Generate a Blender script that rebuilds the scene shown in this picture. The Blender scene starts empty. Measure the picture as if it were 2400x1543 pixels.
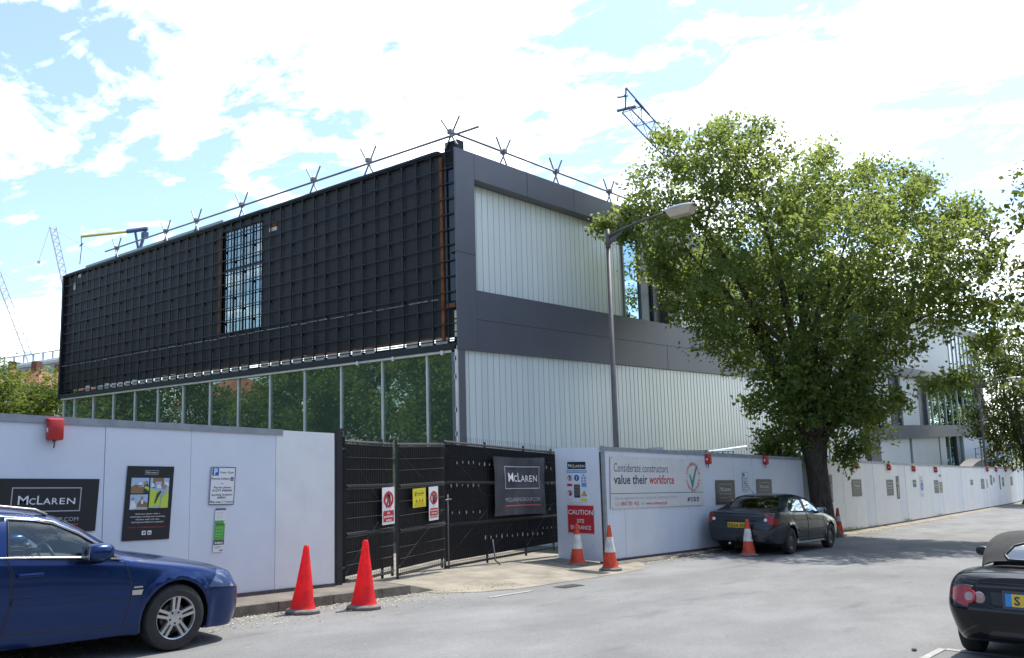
import bpy, bmesh, math, random
import numpy as np
from mathutils import Vector, Matrix, Euler

R = math.radians
SC = bpy.context.scene
COL = SC.collection
rng = random.Random(7)

# ------------------------------------------------------------------ camera, world, sun, exposure
def cam_setup():
    cd = bpy.data.cameras.new('camera')
    cd.sensor_width = 36.0
    cd.lens = 36.0 * 2010.6 / 2400.0
    cd.clip_start = 0.05
    cd.clip_end = 4000
    o = bpy.data.objects.new('camera', cd)
    COL.objects.link(o)
    p, r, y = R(7.617), R(-1.595), R(50.404)
    fwd = Vector((math.sin(y) * math.cos(p), math.cos(y) * math.cos(p), math.sin(p)))
    right = Vector((math.cos(y), -math.sin(y), 0))
    up = right.cross(fwd)
    r2 = right * math.cos(r) + up * math.sin(r)
    u2 = -right * math.sin(r) + up * math.cos(r)
    m = Matrix((r2, u2, -fwd)).transposed()
    o.matrix_world = m.to_4x4()
    SC.camera = o
cam_setup()

SUN_EL, SUN_AZ = R(60.0), R(1.5)          # azimuth measured from +X (down the street) towards +Y
sun_dir = Vector((math.cos(SUN_EL) * math.cos(SUN_AZ), math.cos(SUN_EL) * math.sin(SUN_AZ), math.sin(SUN_EL)))

CLOUD_OFF = (2.3, 0.4, 0)
SKY_TINT = (1.30, 1.48, 1.60, 1)
CLOUD_COL = (30, 29.8, 29.2, 1)
SKY_STRENGTH = 0.10
def world_setup():
    w = bpy.data.worlds.new('World'); SC.world = w
    w.use_nodes = True
    nt = w.node_tree; nt.nodes.clear()
    N, L = nt.nodes, nt.links
    out = N.new('ShaderNodeOutputWorld'); bg = N.new('ShaderNodeBackground')
    sky = N.new('ShaderNodeTexSky'); sky.sky_type = 'NISHITA'; sky.sun_disc = False
    sky.sun_elevation = SUN_EL
    sky.sun_rotation = R(90.0) - SUN_AZ
    sky.air_density = 1.0; sky.dust_density = 1.0; sky.ozone_density = 1.2
    # clouds: wispy layers on a plane high above, seen by direction
    tc = N.new('ShaderNodeTexCoord')
    sep = N.new('ShaderNodeSeparateXYZ'); L.new(tc.outputs['Generated'], sep.inputs[0])
    zz = N.new('ShaderNodeMath'); zz.operation = 'ADD'; zz.inputs[1].default_value = 0.16
    L.new(sep.outputs['Z'], zz.inputs[0])
    zm = N.new('ShaderNodeMath'); zm.operation = 'MAXIMUM'; zm.inputs[1].default_value = 0.05
    L.new(zz.outputs[0], zm.inputs[0])
    dx = N.new('ShaderNodeMath'); dx.operation = 'DIVIDE'; L.new(sep.outputs['X'], dx.inputs[0]); L.new(zm.outputs[0], dx.inputs[1])
    dy = N.new('ShaderNodeMath'); dy.operation = 'DIVIDE'; L.new(sep.outputs['Y'], dy.inputs[0]); L.new(zm.outputs[0], dy.inputs[1])
    cb = N.new('ShaderNodeCombineXYZ'); L.new(dx.outputs[0], cb.inputs[0]); L.new(dy.outputs[0], cb.inputs[1])
    mp = N.new('ShaderNodeMapping'); mp.inputs['Rotation'].default_value = (0, 0, R(40)); mp.inputs['Scale'].default_value = (1.6, 1.0, 1)
    mp.inputs['Location'].default_value = CLOUD_OFF
    L.new(cb.outputs[0], mp.inputs[0])
    n1 = N.new('ShaderNodeTexNoise'); n1.inputs['Scale'].default_value = 1.15; n1.inputs['Detail'].default_value = 9; n1.inputs['Roughness'].default_value = 0.64; n1.inputs['Distortion'].default_value = 0.35
    L.new(mp.outputs[0], n1.inputs['Vector'])
    # more cloud towards the sun side (+X), more blue towards the left
    grad = N.new('ShaderNodeMath'); grad.operation = 'MULTIPLY_ADD'; grad.inputs[1].default_value = 0.10; grad.inputs[2].default_value = -0.04
    gy = N.new('ShaderNodeMath'); gy.operation = 'MULTIPLY_ADD'; gy.inputs[1].default_value = 0.45; L.new(sep.outputs['Y'], gy.inputs[0]); L.new(sep.outputs['X'], gy.inputs[2])
    L.new(gy.outputs[0], grad.inputs[0])
    n2 = N.new('ShaderNodeTexNoise'); n2.inputs['Scale'].default_value = 4.2; n2.inputs['Detail'].default_value = 8; n2.inputs['Roughness'].default_value = 0.6; n2.inputs['Distortion'].default_value = 0.6
    L.new(mp.outputs[0], n2.inputs['Vector'])
    fine = N.new('ShaderNodeMath'); fine.operation = 'MULTIPLY_ADD'; fine.inputs[1].default_value = 0.42; L.new(n2.outputs['Fac'], fine.inputs[0])
    n1s = N.new('ShaderNodeMath'); n1s.operation = 'MULTIPLY_ADD'; n1s.inputs[1].default_value = 0.80; n1s.inputs[2].default_value = -0.10; L.new(n1.outputs['Fac'], n1s.inputs[0]); L.new(n1s.outputs[0], fine.inputs[2])
    add = N.new('ShaderNodeMath'); add.operation = 'ADD'; L.new(fine.outputs[0], add.inputs[0]); L.new(grad.outputs[0], add.inputs[1])
    ramp = N.new('ShaderNodeValToRGB')
    ramp.color_ramp.elements[0].position = 0.505; ramp.color_ramp.elements[0].color = (0.035, 0.035, 0.035, 1)
    ramp.color_ramp.elements[1].position = 0.77; ramp.color_ramp.elements[1].color = (1, 1, 1, 1)
    L.new(add.outputs[0], ramp.inputs[0])
    mix = N.new('ShaderNodeMixRGB'); L.new(ramp.outputs[0], mix.inputs[0])
    tint = N.new('ShaderNodeMixRGB'); tint.blend_type = 'MULTIPLY'; tint.inputs[0].default_value = 1.0
    L.new(sky.outputs[0], tint.inputs[1]); tint.inputs[2].default_value = SKY_TINT
    L.new(tint.outputs[0], mix.inputs[1]); mix.inputs[2].default_value = CLOUD_COL
    L.new(mix.outputs[0], bg.inputs['Color'])
    bg.inputs['Strength'].default_value = SKY_STRENGTH
    L.new(bg.outputs[0], out.inputs['Surface'])
world_setup()

def sun_setup():
    sd = bpy.data.lights.new('sun', 'SUN'); sd.energy = 4.2; sd.angle = R(0.53); sd.color = (1.0, 0.955, 0.88)
    o = bpy.data.objects.new('sun', sd); COL.objects.link(o)
    o.rotation_euler = sun_dir.to_track_quat('Z', 'Y').to_euler()
    o.location = (0, 0, 60)
sun_setup()
SC.view_settings.view_transform = 'Standard'
try: SC.view_settings.look = 'None'
except Exception: pass
SC.view_settings.exposure = 0.66
SC.view_settings.gamma = 1.0
SC.render.engine = 'CYCLES'
SC.cycles.max_bounces = 8
SC.cycles.transparent_max_bounces = 16
SC.cycles.use_denoising = True

# ------------------------------------------------------------------ terrain
def g(X):                                  # the street falls away down the hill
    X = max(-30.0, min(200.0, X))
    return -1.74 - 0.0545 * X + 0.00009 * X * X
def slope(X): return -0.0545 + 0.00018 * X

def at(x, y, X=None, Y=None):              # where a sight line of the survey photo meets a facade plane
    p, r, yw = R(7.617), R(-1.595), R(50.404)
    cx, cy, f = 1200, 771.5, 2010.6
    fwd = Vector((math.sin(yw) * math.cos(p), math.cos(yw) * math.cos(p), math.sin(p)))
    right = Vector((math.cos(yw), -math.sin(yw), 0)); up = right.cross(fwd)
    r2 = right * math.cos(r) + up * math.sin(r); u2 = -right * math.sin(r) + up * math.cos(r)
    d = r2 * ((x - cx) / f) - u2 * ((y - cy) / f) + fwd
    return d * (Y / d.y) if Y is not None else d * (X / d.x)

# ------------------------------------------------------------------ materials
MATS = {}
def mat(name, col, rough=0.5, metal=0.0, spec=0.5, var=0.0, vscale=8.0, bump=0.0, bscale=60.0, coat=0.0, col2=None, stretch=None, detail=6, lo=0.35, hi=0.65, dist=0.0):
    if name in MATS: return MATS[name]
    m = bpy.data.materials.new(name); m.use_nodes = True
    nt = m.node_tree; N, L = nt.nodes, nt.links
    b = N['Principled BSDF']
    b.inputs['Base Color'].default_value = (*col, 1)
    b.inputs['Roughness'].default_value = rough
    b.inputs['Metallic'].default_value = metal
    b.inputs['Specular IOR Level'].default_value = spec
    if coat: b.inputs['Coat Weight'].default_value = coat; b.inputs['Coat Roughness'].default_value = 0.03
    tc = None
    if var or col2 or bump:
        tc = N.new('ShaderNodeTexCoord'); src = tc.outputs['Object']
        if stretch:
            mp = N.new('ShaderNodeMapping'); mp.inputs['Scale'].default_value = stretch; L.new(src, mp.inputs[0]); src = mp.outputs[0]
    if var or col2:
        n = N.new('ShaderNodeTexNoise'); n.inputs['Scale'].default_value = vscale; n.inputs['Detail'].default_value = detail
        n.inputs['Roughness'].default_value = 0.62; n.inputs['Distortion'].default_value = dist
        L.new(src, n.inputs['Vector'])
        rp = N.new('ShaderNodeValToRGB')
        c2 = col2 if col2 else tuple(min(1, c * (1 + var)) for c in col)
        c1 = col if col2 else tuple(c * (1 - var) for c in col)
        rp.color_ramp.elements[0].position = lo; rp.color_ramp.elements[0].color = (*c1, 1)
        rp.color_ramp.elements[1].position = hi; rp.color_ramp.elements[1].color = (*c2, 1)
        L.new(n.outputs['Fac'], rp.inputs[0]); L.new(rp.outputs[0], b.inputs['Base Color'])
    if bump:
        nb = N.new('ShaderNodeTexNoise'); nb.inputs['Scale'].default_value = bscale; nb.inputs['Detail'].default_value = 5
        L.new(src, nb.inputs['Vector'])
        bp = N.new('ShaderNodeBump'); bp.inputs['Strength'].default_value = bump; bp.inputs['Distance'].default_value = 0.02
        L.new(nb.outputs['Fac'], bp.inputs['Height']); L.new(bp.outputs[0], b.inputs['Normal'])
    MATS[name] = m
    return m

def spots(m, scale, p0, p1, k, stretch=(1, 1, 1), detail=4):     # sparse scuffs, splashes and stains with a shape of their own
    nt = m.node_tree; N, L = nt.nodes, nt.links; b = N['Principled BSDF']; s_ = b.inputs['Base Color']
    tc = N.new('ShaderNodeTexCoord'); mp = N.new('ShaderNodeMapping'); mp.inputs['Scale'].default_value = stretch; L.new(tc.outputs['Object'], mp.inputs[0])
    n = N.new('ShaderNodeTexNoise'); n.inputs['Scale'].default_value = scale; n.inputs['Detail'].default_value = detail; n.inputs['Roughness'].default_value = .65; L.new(mp.outputs[0], n.inputs['Vector'])
    r_ = N.new('ShaderNodeValToRGB'); r_.color_ramp.elements[0].position = p0; r_.color_ramp.elements[1].position = p1; r_.color_ramp.elements[0].color = (1, 1, 1, 1); r_.color_ramp.elements[1].color = (*k, 1); L.new(n.outputs['Fac'], r_.inputs[0])
    mx = N.new('ShaderNodeMixRGB'); mx.blend_type = 'MULTIPLY'; mx.inputs[0].default_value = 1
    if s_.links: L.new(s_.links[0].from_socket, mx.inputs[1])
    else: mx.inputs[1].default_value = s_.default_value
    L.new(r_.outputs[0], mx.inputs[2]); L.new(mx.outputs[0], s_)
    return m

def glass_mat(name, tint, refl=0.2, rough=0.0, gcol=(1, 1, 1), waves=0.0, dust=None):
    if name in MATS: return MATS[name]
    m = bpy.data.materials.new(name); m.use_nodes = True
    nt = m.node_tree; N, L = nt.nodes, nt.links; N.clear()
    out = N.new('ShaderNodeOutputMaterial'); mx = N.new('ShaderNodeMixShader')
    tr = N.new('ShaderNodeBsdfTransparent'); tr.inputs[0].default_value = (*tint, 1)
    gl = N.new('ShaderNodeBsdfGlossy'); gl.inputs['Roughness'].default_value = rough; gl.inputs['Color'].default_value = (*gcol, 1)
    fr = N.new('ShaderNodeFresnel'); fr.inputs['IOR'].default_value = 1.5
    ml = N.new('ShaderNodeMath'); ml.operation = 'MULTIPLY_ADD'; ml.inputs[1].default_value = 1.0; ml.inputs[2].default_value = refl; ml.use_clamp = True
    if waves:
        tc = N.new('ShaderNodeTexCoord'); nb = N.new('ShaderNodeTexNoise'); nb.inputs['Scale'].default_value = 0.8; nb.inputs['Detail'].default_value = 1
        L.new(tc.outputs['Object'], nb.inputs['Vector'])
        bp = N.new('ShaderNodeBump'); bp.inputs['Strength'].default_value = waves; bp.inputs['Distance'].default_value = 0.02
        L.new(nb.outputs['Fac'], bp.inputs['Height']); L.new(bp.outputs[0], gl.inputs['Normal'])
    L.new(fr.outputs[0], ml.inputs[0]); L.new(ml.outputs[0], mx.inputs[0])
    L.new(tr.outputs[0], mx.inputs[1]); L.new(gl.outputs[0], mx.inputs[2]); L.new(mx.outputs[0], out.inputs['Surface'])
    if dust:
        df = N.new('ShaderNodeBsdfDiffuse'); df.inputs[0].default_value = (*dust, 1); m2 = N.new('ShaderNodeMixShader'); m2.inputs[0].default_value = .085; L.new(mx.outputs[0], m2.inputs[1]); L.new(df.outputs[0], m2.inputs[2]); L.new(m2.outputs[0], out.inputs['Surface'])
    MATS[name] = m
    return m

def leaf_mat(name, c1, c2, trans=0.5, tcol=(0.28, 0.36, 0.04)):
    if name in MATS: return MATS[name]
    m = bpy.data.materials.new(name); m.use_nodes = True
    nt = m.node_tree; N, L = nt.nodes, nt.links; N.clear()
    out = N.new('ShaderNodeOutputMaterial'); mx = N.new('ShaderNodeMixShader'); mx.inputs[0].default_value = trans
    pb = N.new('ShaderNodeBsdfPrincipled'); pb.inputs['Roughness'].default_value = 0.5; pb.inputs['Specular IOR Level'].default_value = 0.3
    tl = N.new('ShaderNodeBsdfTranslucent')
    at_ = N.new('ShaderNodeAttribute'); at_.attribute_name = 'hue'
    rp = N.new('ShaderNodeValToRGB'); rp.color_ramp.elements[0].color = (*c1, 1); rp.color_ramp.elements[1].color = (*c2, 1)
    L.new(at_.outputs['Fac'], rp.inputs[0]); L.new(rp.outputs[0], pb.inputs['Base Color'])
    r2 = N.new('ShaderNodeValToRGB'); r2.color_ramp.elements[0].color = tuple(c * 0.55 for c in tcol) + (1,); r2.color_ramp.elements[1].color = (*tcol, 1)
    L.new(at_.outputs['Fac'], r2.inputs[0]); L.new(r2.outputs[0], tl.inputs[0])
    L.new(pb.outputs[0], mx.inputs[1]); L.new(tl.outputs[0], mx.inputs[2]); L.new(mx.outputs[0], out.inputs['Surface'])
    MATS[name] = m
    return m

# ------------------------------------------------------------------ object helpers
def link(o): COL.objects.link(o); return o
def tag(o, label=None, cat=None, group=None, kind=None):
    if label: o['label'] = label
    if cat: o['category'] = cat
    if group: o['group'] = group
    if kind: o['kind'] = kind
    return o
def empty(name, loc=(0, 0, 0), rot=None, label=None, cat=None, group=None):
    o = bpy.data.objects.new(name, None); o.empty_display_size = 0.2
    o.location = loc
    if rot is not None: o.rotation_euler = rot
    link(o); return tag(o, label, cat, group)
def copy_tree(o, parent=None):
    c = o.copy(); COL.objects.link(c)
    if parent: c.parent = parent
    for ch in list(o.children): copy_tree(ch, c)
    return c

class MB:
    """collects shapes into one mesh"""
    def __init__(s): s.v = []; s.f = []; s.m = []; s.cur = 0; s.cutpts = []
    def add(s, vs, fs):
        b = len(s.v); s.cutpts.append((b, len(s.f))); s.v += [tuple(v) for v in vs]
        for f in fs: s.f.append([i + b for i in f]); s.m.append(s.cur)
    def box(s, x0, y0, z0, x1, y1, z1):
        v = [(x0, y0, z0), (x1, y0, z0), (x1, y1, z0), (x0, y1, z0), (x0, y0, z1), (x1, y0, z1), (x1, y1, z1), (x0, y1, z1)]
        s.add(v, [(0, 3, 2, 1), (4, 5, 6, 7), (0, 1, 5, 4), (1, 2, 6, 5), (2, 3, 7, 6), (3, 0, 4, 7)])
    def hexa(s, v):                      # 8 corners, bottom ring then top ring
        s.add(v, [(0, 3, 2, 1), (4, 5, 6, 7), (0, 1, 5, 4), (1, 2, 6, 5), (2, 3, 7, 6), (3, 0, 4, 7)])
    def bevbox(s, x0, y0, z0, x1, y1, z1, b):
        bm = bmesh.new(); bmesh.ops.create_cube(bm, size=1)
        for v in bm.verts: v.co = ((x0 + x1) / 2 + v.co.x * (x1 - x0), (y0 + y1) / 2 + v.co.y * (y1 - y0), (z0 + z1) / 2 + v.co.z * (z1 - z0))
        bmesh.ops.bevel(bm, geom=bm.edges[:], offset=b, segments=2, affect='EDGES', profile=0.5)
        s.frombm(bm); bm.free()
    def frombm(s, bm):
        bm.verts.index_update(); s.add([v.co[:] for v in bm.verts], [[v.index for v in f.verts] for f in bm.faces])
    def quad(s, a, b, c, d): s.add([a, b, c, d], [(0, 1, 2, 3)])
    def poly(s, pts): s.add(pts, [tuple(range(len(pts)))])
    def tube(s, path, r, n=6, cap=True, r_end=None):
        P = [Vector(p) for p in path]; k = len(P)
        rs = r if isinstance(r, (list, tuple)) else [r + ((r_end - r) * i / (k - 1) if r_end is not None else 0) for i in range(k)]
        vs = []; prev = None
        for i in range(k):
            t = (P[min(i + 1, k - 1)] - P[max(i - 1, 0)]).normalized()
            if prev is None:
                a = Vector((0, 0, 1)) if abs(t.z) < 0.9 else Vector((1, 0, 0)); u = t.cross(a).normalized()
            else:
                u = (prev - t * prev.dot(t)).normalized()
            w = t.cross(u); prev = u
            for j in range(n):
                an = 2 * math.pi * j / n
                vs.append(P[i] + (u * math.cos(an) + w * math.sin(an)) * rs[i])
        fs = []
        for i in range(k - 1):
            for j in range(n):
                fs.append((i * n + j, i * n + (j + 1) % n, (i + 1) * n + (j + 1) % n, (i + 1) * n + j))
        if cap: fs.append(tuple(range(n - 1, -1, -1))); fs.append(tuple((k - 1) * n + j for j in range(n)))
        s.add(vs, fs)
    def lathe(s, prof, n=24, axis='z', c=(0, 0, 0), close=False):
        vs = []; k = len(prof)
        for (r, h) in prof:
            for j in range(n):
                a = 2 * math.pi * j / n
                x, y = r * math.cos(a), r * math.sin(a)
                if axis == 'z': p = (x, y, h)
                elif axis == 'y': p = (x, h, y)
                else: p = (h, x, y)
                vs.append((p[0] + c[0], p[1] + c[1], p[2] + c[2]))
        fs = []
        for i in range(k - 1 + (1 if close else 0)):
            i2 = (i + 1) % k
            for j in range(n): fs.append((i * n + j, i * n + (j + 1) % n, i2 * n + (j + 1) % n, i2 * n + j))
        s.add(vs, fs)
    def build_each(s, name, mats, parent=None, smooth=False, per=1):   # every shape a mesh object of its own
        out = []; C = s.cutpts[::per] + [(len(s.v), len(s.f))]
        for (v0, f0), (v1, f1) in zip(C[:-1], C[1:]):
            k = MB(); k.v = s.v[v0:v1]; k.f = [[i - v0 for i in f] for f in s.f[f0:f1]]; k.m = s.m[f0:f1]; out.append(k.build(name, mats, parent, smooth))
        return out
    def build(s, name, mats, parent=None, smooth=False, origin=None):
        me = bpy.data.meshes.new(name)
        o = bpy.data.objects.new(name, me)
        off = Vector(origin) if origin is not None else Vector((0, 0, 0))
        if parent is not None and origin is None:
            inv = PINV.get(parent.name)
            if inv is not None: s.v = [tuple(inv @ Vector(v)) for v in s.v]
        if origin is not None: s.v = [tuple(Vector(v) - off) for v in s.v]; o.location = off
        me.from_pydata(s.v, [], s.f)
        for m in (mats if isinstance(mats, (list, tuple)) else [mats]): me.materials.append(m)
        me.polygons.foreach_set('material_index', s.m)
        if smooth: me.polygons.foreach_set('use_smooth', [True] * len(me.polygons))
        me.validate(); me.update()
        if smooth == 'auto':
            try:
                me.set_sharp_from_angle(angle=R(38))
            except Exception: pass
        link(o)
        if parent is not None: o.parent = parent
        return o
PINV = {}       # things whose parts are given in world coordinates
def wthing(name, loc, label=None, cat=None, group=None):
    o = empty(name, loc, None, label, cat, group)
    PINV[o.name] = Matrix.Translation(-Vector(loc))
    return o

# ------------------------------------------------------------------ lettering
_txt_cache = {}
def text_geo(s, bold=0.0, space=1.0):
    key = (s, bold, space)
    if key in _txt_cache: return _txt_cache[key]
    c = bpy.data.curves.new('lettering', 'FONT'); c.body = s; c.size = 1.0; c.offset = bold; c.resolution_u = 2; c.space_character = space
    o = bpy.data.objects.new('lettering', c); COL.objects.link(o)
    dg = bpy.context.evaluated_depsgraph_get(); dg.update()
    me = bpy.data.meshes.new_from_object(o.evaluated_get(dg))
    tb_ = bmesh.new(); tb_.from_mesh(me); bmesh.ops.triangulate(tb_, faces=tb_.faces[:]); tb_.to_mesh(me); tb_.free()
    vs = [v.co.copy() for v in me.vertices]; fs = [list(p.vertices) for p in me.polygons]
    bpy.data.objects.remove(o); bpy.data.curves.remove(c); bpy.data.meshes.remove(me)
    _txt_cache[key] = (vs, fs); return vs, fs

class Sign:
    """flat board standing in its own local frame: x right, y up, z out of the face"""
    def __init__(s, name, org, u, v, label, cat, group=None):
        u = Vector(u).normalized(); n = u.cross(Vector(v)).normalized(); v = n.cross(u).normalized()
        m = Matrix((u, v, n)).transposed().to_4x4(); m.translation = Vector(org)
        s.root = empty(name, (0, 0, 0), None, label, cat, group); s.root.matrix_world = m
        s.parts = {}
    def part(s, name, material, layer=1):
        k = (name, layer)
        if k not in s.parts: s.parts[k] = (MB(), material, layer)
        return s.parts[k][0], 0.006 + 0.0022 * layer
    def board(s, x0, y0, x1, y1, material, name='board', t=0.006):
        mb = MB(); mb.box(x0, y0, 0, x1, y1, t); mb.build(name, material, s.root)
    def rect(s, name, material, x0, y0, x1, y1, layer=1):
        mb, z = s.part(name, material, layer); mb.quad((x0, y0, z), (x1, y0, z), (x1, y1, z), (x0, y1, z))
    def frame(s, name, material, x0, y0, x1, y1, w, layer=1):
        for a in ((x0, y0, x1, y0 + w), (x0, y1 - w, x1, y1), (x0, y0 + w, x0 + w, y1 - w), (x1 - w, y0 + w, x1, y1 - w)): s.rect(name, material, *a, layer=layer)
    def poly(s, name, material, pts, layer=1):
        mb, z = s.part(name, material, layer); mb.poly([(p[0], p[1], z) for p in pts])
    def disc(s, name, material, cx, cy, r, layer=1, n=24, ry=None):
        ry = ry or r
        s.poly(name, material, [(cx + r * math.cos(2 * math.pi * i / n), cy + ry * math.sin(2 * math.pi * i / n)) for i in range(n)], layer)
    def ring(s, name, material, cx, cy, r, w, layer=1, n=32):
        mb, z = s.part(name, material, layer)
        for i in range(n):
            a, b = 2 * math.pi * i / n, 2 * math.pi * (i + 1) / n
            mb.quad((cx + (r - w) * math.cos(a), cy + (r - w) * math.sin(a), z), (cx + r * math.cos(a), cy + r * math.sin(a), z), (cx + r * math.cos(b), cy + r * math.sin(b), z), (cx + (r - w) * math.cos(b), cy + (r - w) * math.sin(b), z))
    def bar(s, name, material, p, q, w, layer=1):
        d = Vector((q[0] - p[0], q[1] - p[1])).normalized(); nx, ny = -d.y * w / 2, d.x * w / 2
        s.poly(name, material, [(p[0] - nx, p[1] - ny), (q[0] - nx, q[1] - ny), (q[0] + nx, q[1] + ny), (p[0] + nx, p[1] + ny)], layer)
    def text(s, name, material, txt, x0, x1, y, h=None, align='fit', bold=0.0, layer=1, rot=0.0, squash=None):
        """fit: stretch into x0..x1 at cap height h standing on base line y; c: centred at (x0+x1)/2; l: from x0"""
        vs, fs = text_geo(txt, bold)
        if not vs: return
        mnx = min(v.x for v in vs); mxx = max(v.x for v in vs)
        cap = 0.729
        W = max(1e-4, mxx - mnx)
        sy = (h / cap) if h else (x1 - x0) / W
        sx = (x1 - x0) / W if align == 'fit' else sy * (squash or 1.0)
        if align != 'fit' and W * sx > (x1 - x0) > 0: sx = (x1 - x0) / W
        ox = x0 if align in ('fit', 'l') else (x0 + x1) / 2 - W * sx / 2
        mb, z = s.part(name, material, layer)
        P = [(ox + (v.x - mnx) * sx, y + v.y * sy) for v in vs]
        if rot:
            cx = (x0 + x1) / 2; cr, sr = math.cos(rot), math.sin(rot)
            P = [(cx + (p[0] - cx) * cr - (p[1] - y) * sr, y + (p[0] - cx) * sr + (p[1] - y) * cr) for p in P]
        mb.add([(p[0], p[1], z) for p in P], fs)
    def done(s):
        for (name, layer), (mb, material, _) in s.parts.items(): mb.build(name, material, s.root)
        return s.root
def rsign(name, x0, x1, zlo, zhi, Y, label, cat, group=None, out=0.012):
    """a sign fixed to the hoarding; its lower edge runs with the slope of the street"""
    sl = (g(x1) - g(x0)) / (x1 - x0)
    n = Sign(name, (x0, Y - out, zlo), (1, 0, sl), (0, 0, 1), label, cat, group)
    n.w = (x1 - x0) * math.hypot(1, sl); n.h = zhi - zlo
    return n

# ------------------------------------------------------------------ palette
M_ = mat
ROAD = M_('road asphalt', (0.185, 0.185, 0.181), 0.9, var=0.16, vscale=0.55, bump=0.25, bscale=90, lo=0.3, hi=0.7, stretch=(0.5, 1.2, 1))
def road_material():
    m = ROAD; nt = m.node_tree; N, L = nt.nodes, nt.links; b = N['Principled BSDF']
    src = [l for l in L if l.to_socket == b.inputs['Base Color']][0].from_socket
    tc = N.new('ShaderNodeTexCoord')
    def nz(scale, det, stretch, p0, p1, c0, c1):
        mp = N.new('ShaderNodeMapping'); mp.inputs['Scale'].default_value = stretch; L.new(tc.outputs['Object'], mp.inputs[0])
        n = N.new('ShaderNodeTexNoise'); n.inputs['Scale'].default_value = scale; n.inputs['Detail'].default_value = det; n.inputs['Roughness'].default_value = .6; L.new(mp.outputs[0], n.inputs['Vector'])
        r_ = N.new('ShaderNodeValToRGB'); r_.color_ramp.elements[0].position = p0; r_.color_ramp.elements[1].position = p1
        r_.color_ramp.elements[0].color = (c0, c0, c0, 1); r_.color_ramp.elements[1].color = (c1, c1, c1, 1); L.new(n.outputs['Fac'], r_.inputs[0]); return r_.outputs[0]
    for args in ((1.1, 5, (.45, 1.5, 1), .58, .72, 1.0, .72), (.5, 6, (1, 1.6, 1), .40, .62, .86, 1.06), (140, 2, (1, 1, 1), .35, .68, .80, 1.18), (26, 3, (1, 1, 1), .3, .7, .88, 1.10), (.22, 2, (1, 2.2, 1), .35, .65, .93, 1.08)):
        mx = N.new('ShaderNodeMixRGB'); mx.blend_type = 'MULTIPLY'; mx.inputs[0].default_value = 1; L.new(src, mx.inputs[1]); L.new(nz(*args), mx.inputs[2]); src = mx.outputs[0]
    L.new(src, b.inputs['Base Color'])
road_material()
PAVE = M_('pavement', (0.15, 0.132, 0.108), 0.92, var=0.25, vscale=2.2, bump=0.3, bscale=60)
DUST = M_('dusty concrete', (0.235, 0.21, 0.165), 0.95, var=0.28, vscale=1.6, bump=0.35, bscale=45)
KERB = M_('kerb stone', (0.125, 0.108, 0.09), 0.9, var=0.35, vscale=5, bump=0.4, bscale=40)
EARTH = M_('grass and earth', (0.07, 0.085, 0.035), 0.95, col2=(.15, .135, .085), vscale=0.5)
PAINT = M_('worn road paint', (0.33, 0.325, 0.31), 0.85, var=0.22, vscale=14)
WHITE = M_('white hoarding paint', (0.655, 0.69, 0.755), 0.42, var=0.035, vscale=1.4)
WHITE2 = M_('cream hoarding paint', (0.745, 0.745, 0.75), 0.42, var=0.04, vscale=2.2)
WHITE3 = M_('grey white hoarding paint', (0.68, 0.70, 0.745), 0.42, var=0.04, vscale=1.8)
SEAM = M_('panel joint', (0.35, 0.36, 0.38), 0.7)
CAPG = M_('grey capping', (0.26, 0.275, 0.30), 0.5, var=0.15, vscale=5)
PLINTH = M_('dark plinth board', (0.075, 0.07, 0.07), 0.75, var=0.3, vscale=6)
CLAD = M_('grey cladding panel', (0.105, 0.108, 0.132), 0.42, var=0.05, vscale=0.8)
for m_ in (WHITE, WHITE2, WHITE3):
    spots(m_, 7, .66, .70, (.90, .89, .87), (1, 1, .55)); spots(m_, 1.3, .58, .80, (.93, .925, .91), (1, 1, .35)); spots(m_, 38, .72, .74, (.72, .70, .68))
for m_ in (CLAD,): spots(m_, 2.4, .62, .75, (.90, .90, .91), (1, 1, .4))
spots(MATS['road asphalt'], 3.0, .66, .72, (.80, .80, .81), (.6, 1.4, 1)); spots(MATS['road asphalt'], 60, .68, .71, (.62, .61, .60))
CLADG = M_('cladding joint', (0.035, 0.036, 0.04), 0.7)
SOFF = M_('soffit panel', (0.11, 0.11, 0.115), 0.5)
MEMB = M_('black breather membrane', (0.017, 0.0152, 0.0165), 0.55, spec=.35, var=0.22, vscale=1.2, bump=0.15, bscale=3)
RAIL = M_('black cladding rail', (0.013, 0.015, 0.020), 0.5, spec=.35, var=0.2, vscale=3)
RUST = M_('orange insulation', (0.19, 0.062, 0.018), 0.9, var=0.35, vscale=3)
FOAM = M_('pale insulation', (0.62, 0.59, 0.52), 0.9, var=0.15, vscale=6)
FOIL = M_('silver tape', (0.17, 0.19, 0.20), 0.45, metal=0.3, var=0.7, vscale=9)
ALU = M_('pale aluminium', (0.72, 0.70, 0.67), 0.45, metal=0.0, var=0.1, vscale=2)
DALU = M_('grey aluminium', (0.17, 0.175, 0.19), 0.4, metal=0.3)
GALV = M_('galvanised tube', (0.20, 0.19, 0.20), 0.45, metal=0.5, var=0.25, vscale=5)
ROOFM = M_('roof membrane', (0.20, 0.20, 0.20), 0.85)
FLASH = M_('pale flashing', (0.36, 0.40, 0.39), 0.5)
CONC = M_('concrete', (0.32, 0.31, 0.29), 0.9, var=0.15, vscale=2)
GREENW = M_('pale green wall', (0.50, 0.70, 0.57), 0.7)
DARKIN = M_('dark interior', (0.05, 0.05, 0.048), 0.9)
DUCT = M_('service duct', (0.33, 0.34, 0.34), 0.4, metal=0.5)
GLASSA = glass_mat('green tinted glazing', (0.66, 0.86, 0.75), refl=0.22, gcol=(0.80, 0.97, 0.88), waves=0.06, dust=(0.36, 0.42, 0.39))
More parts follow.
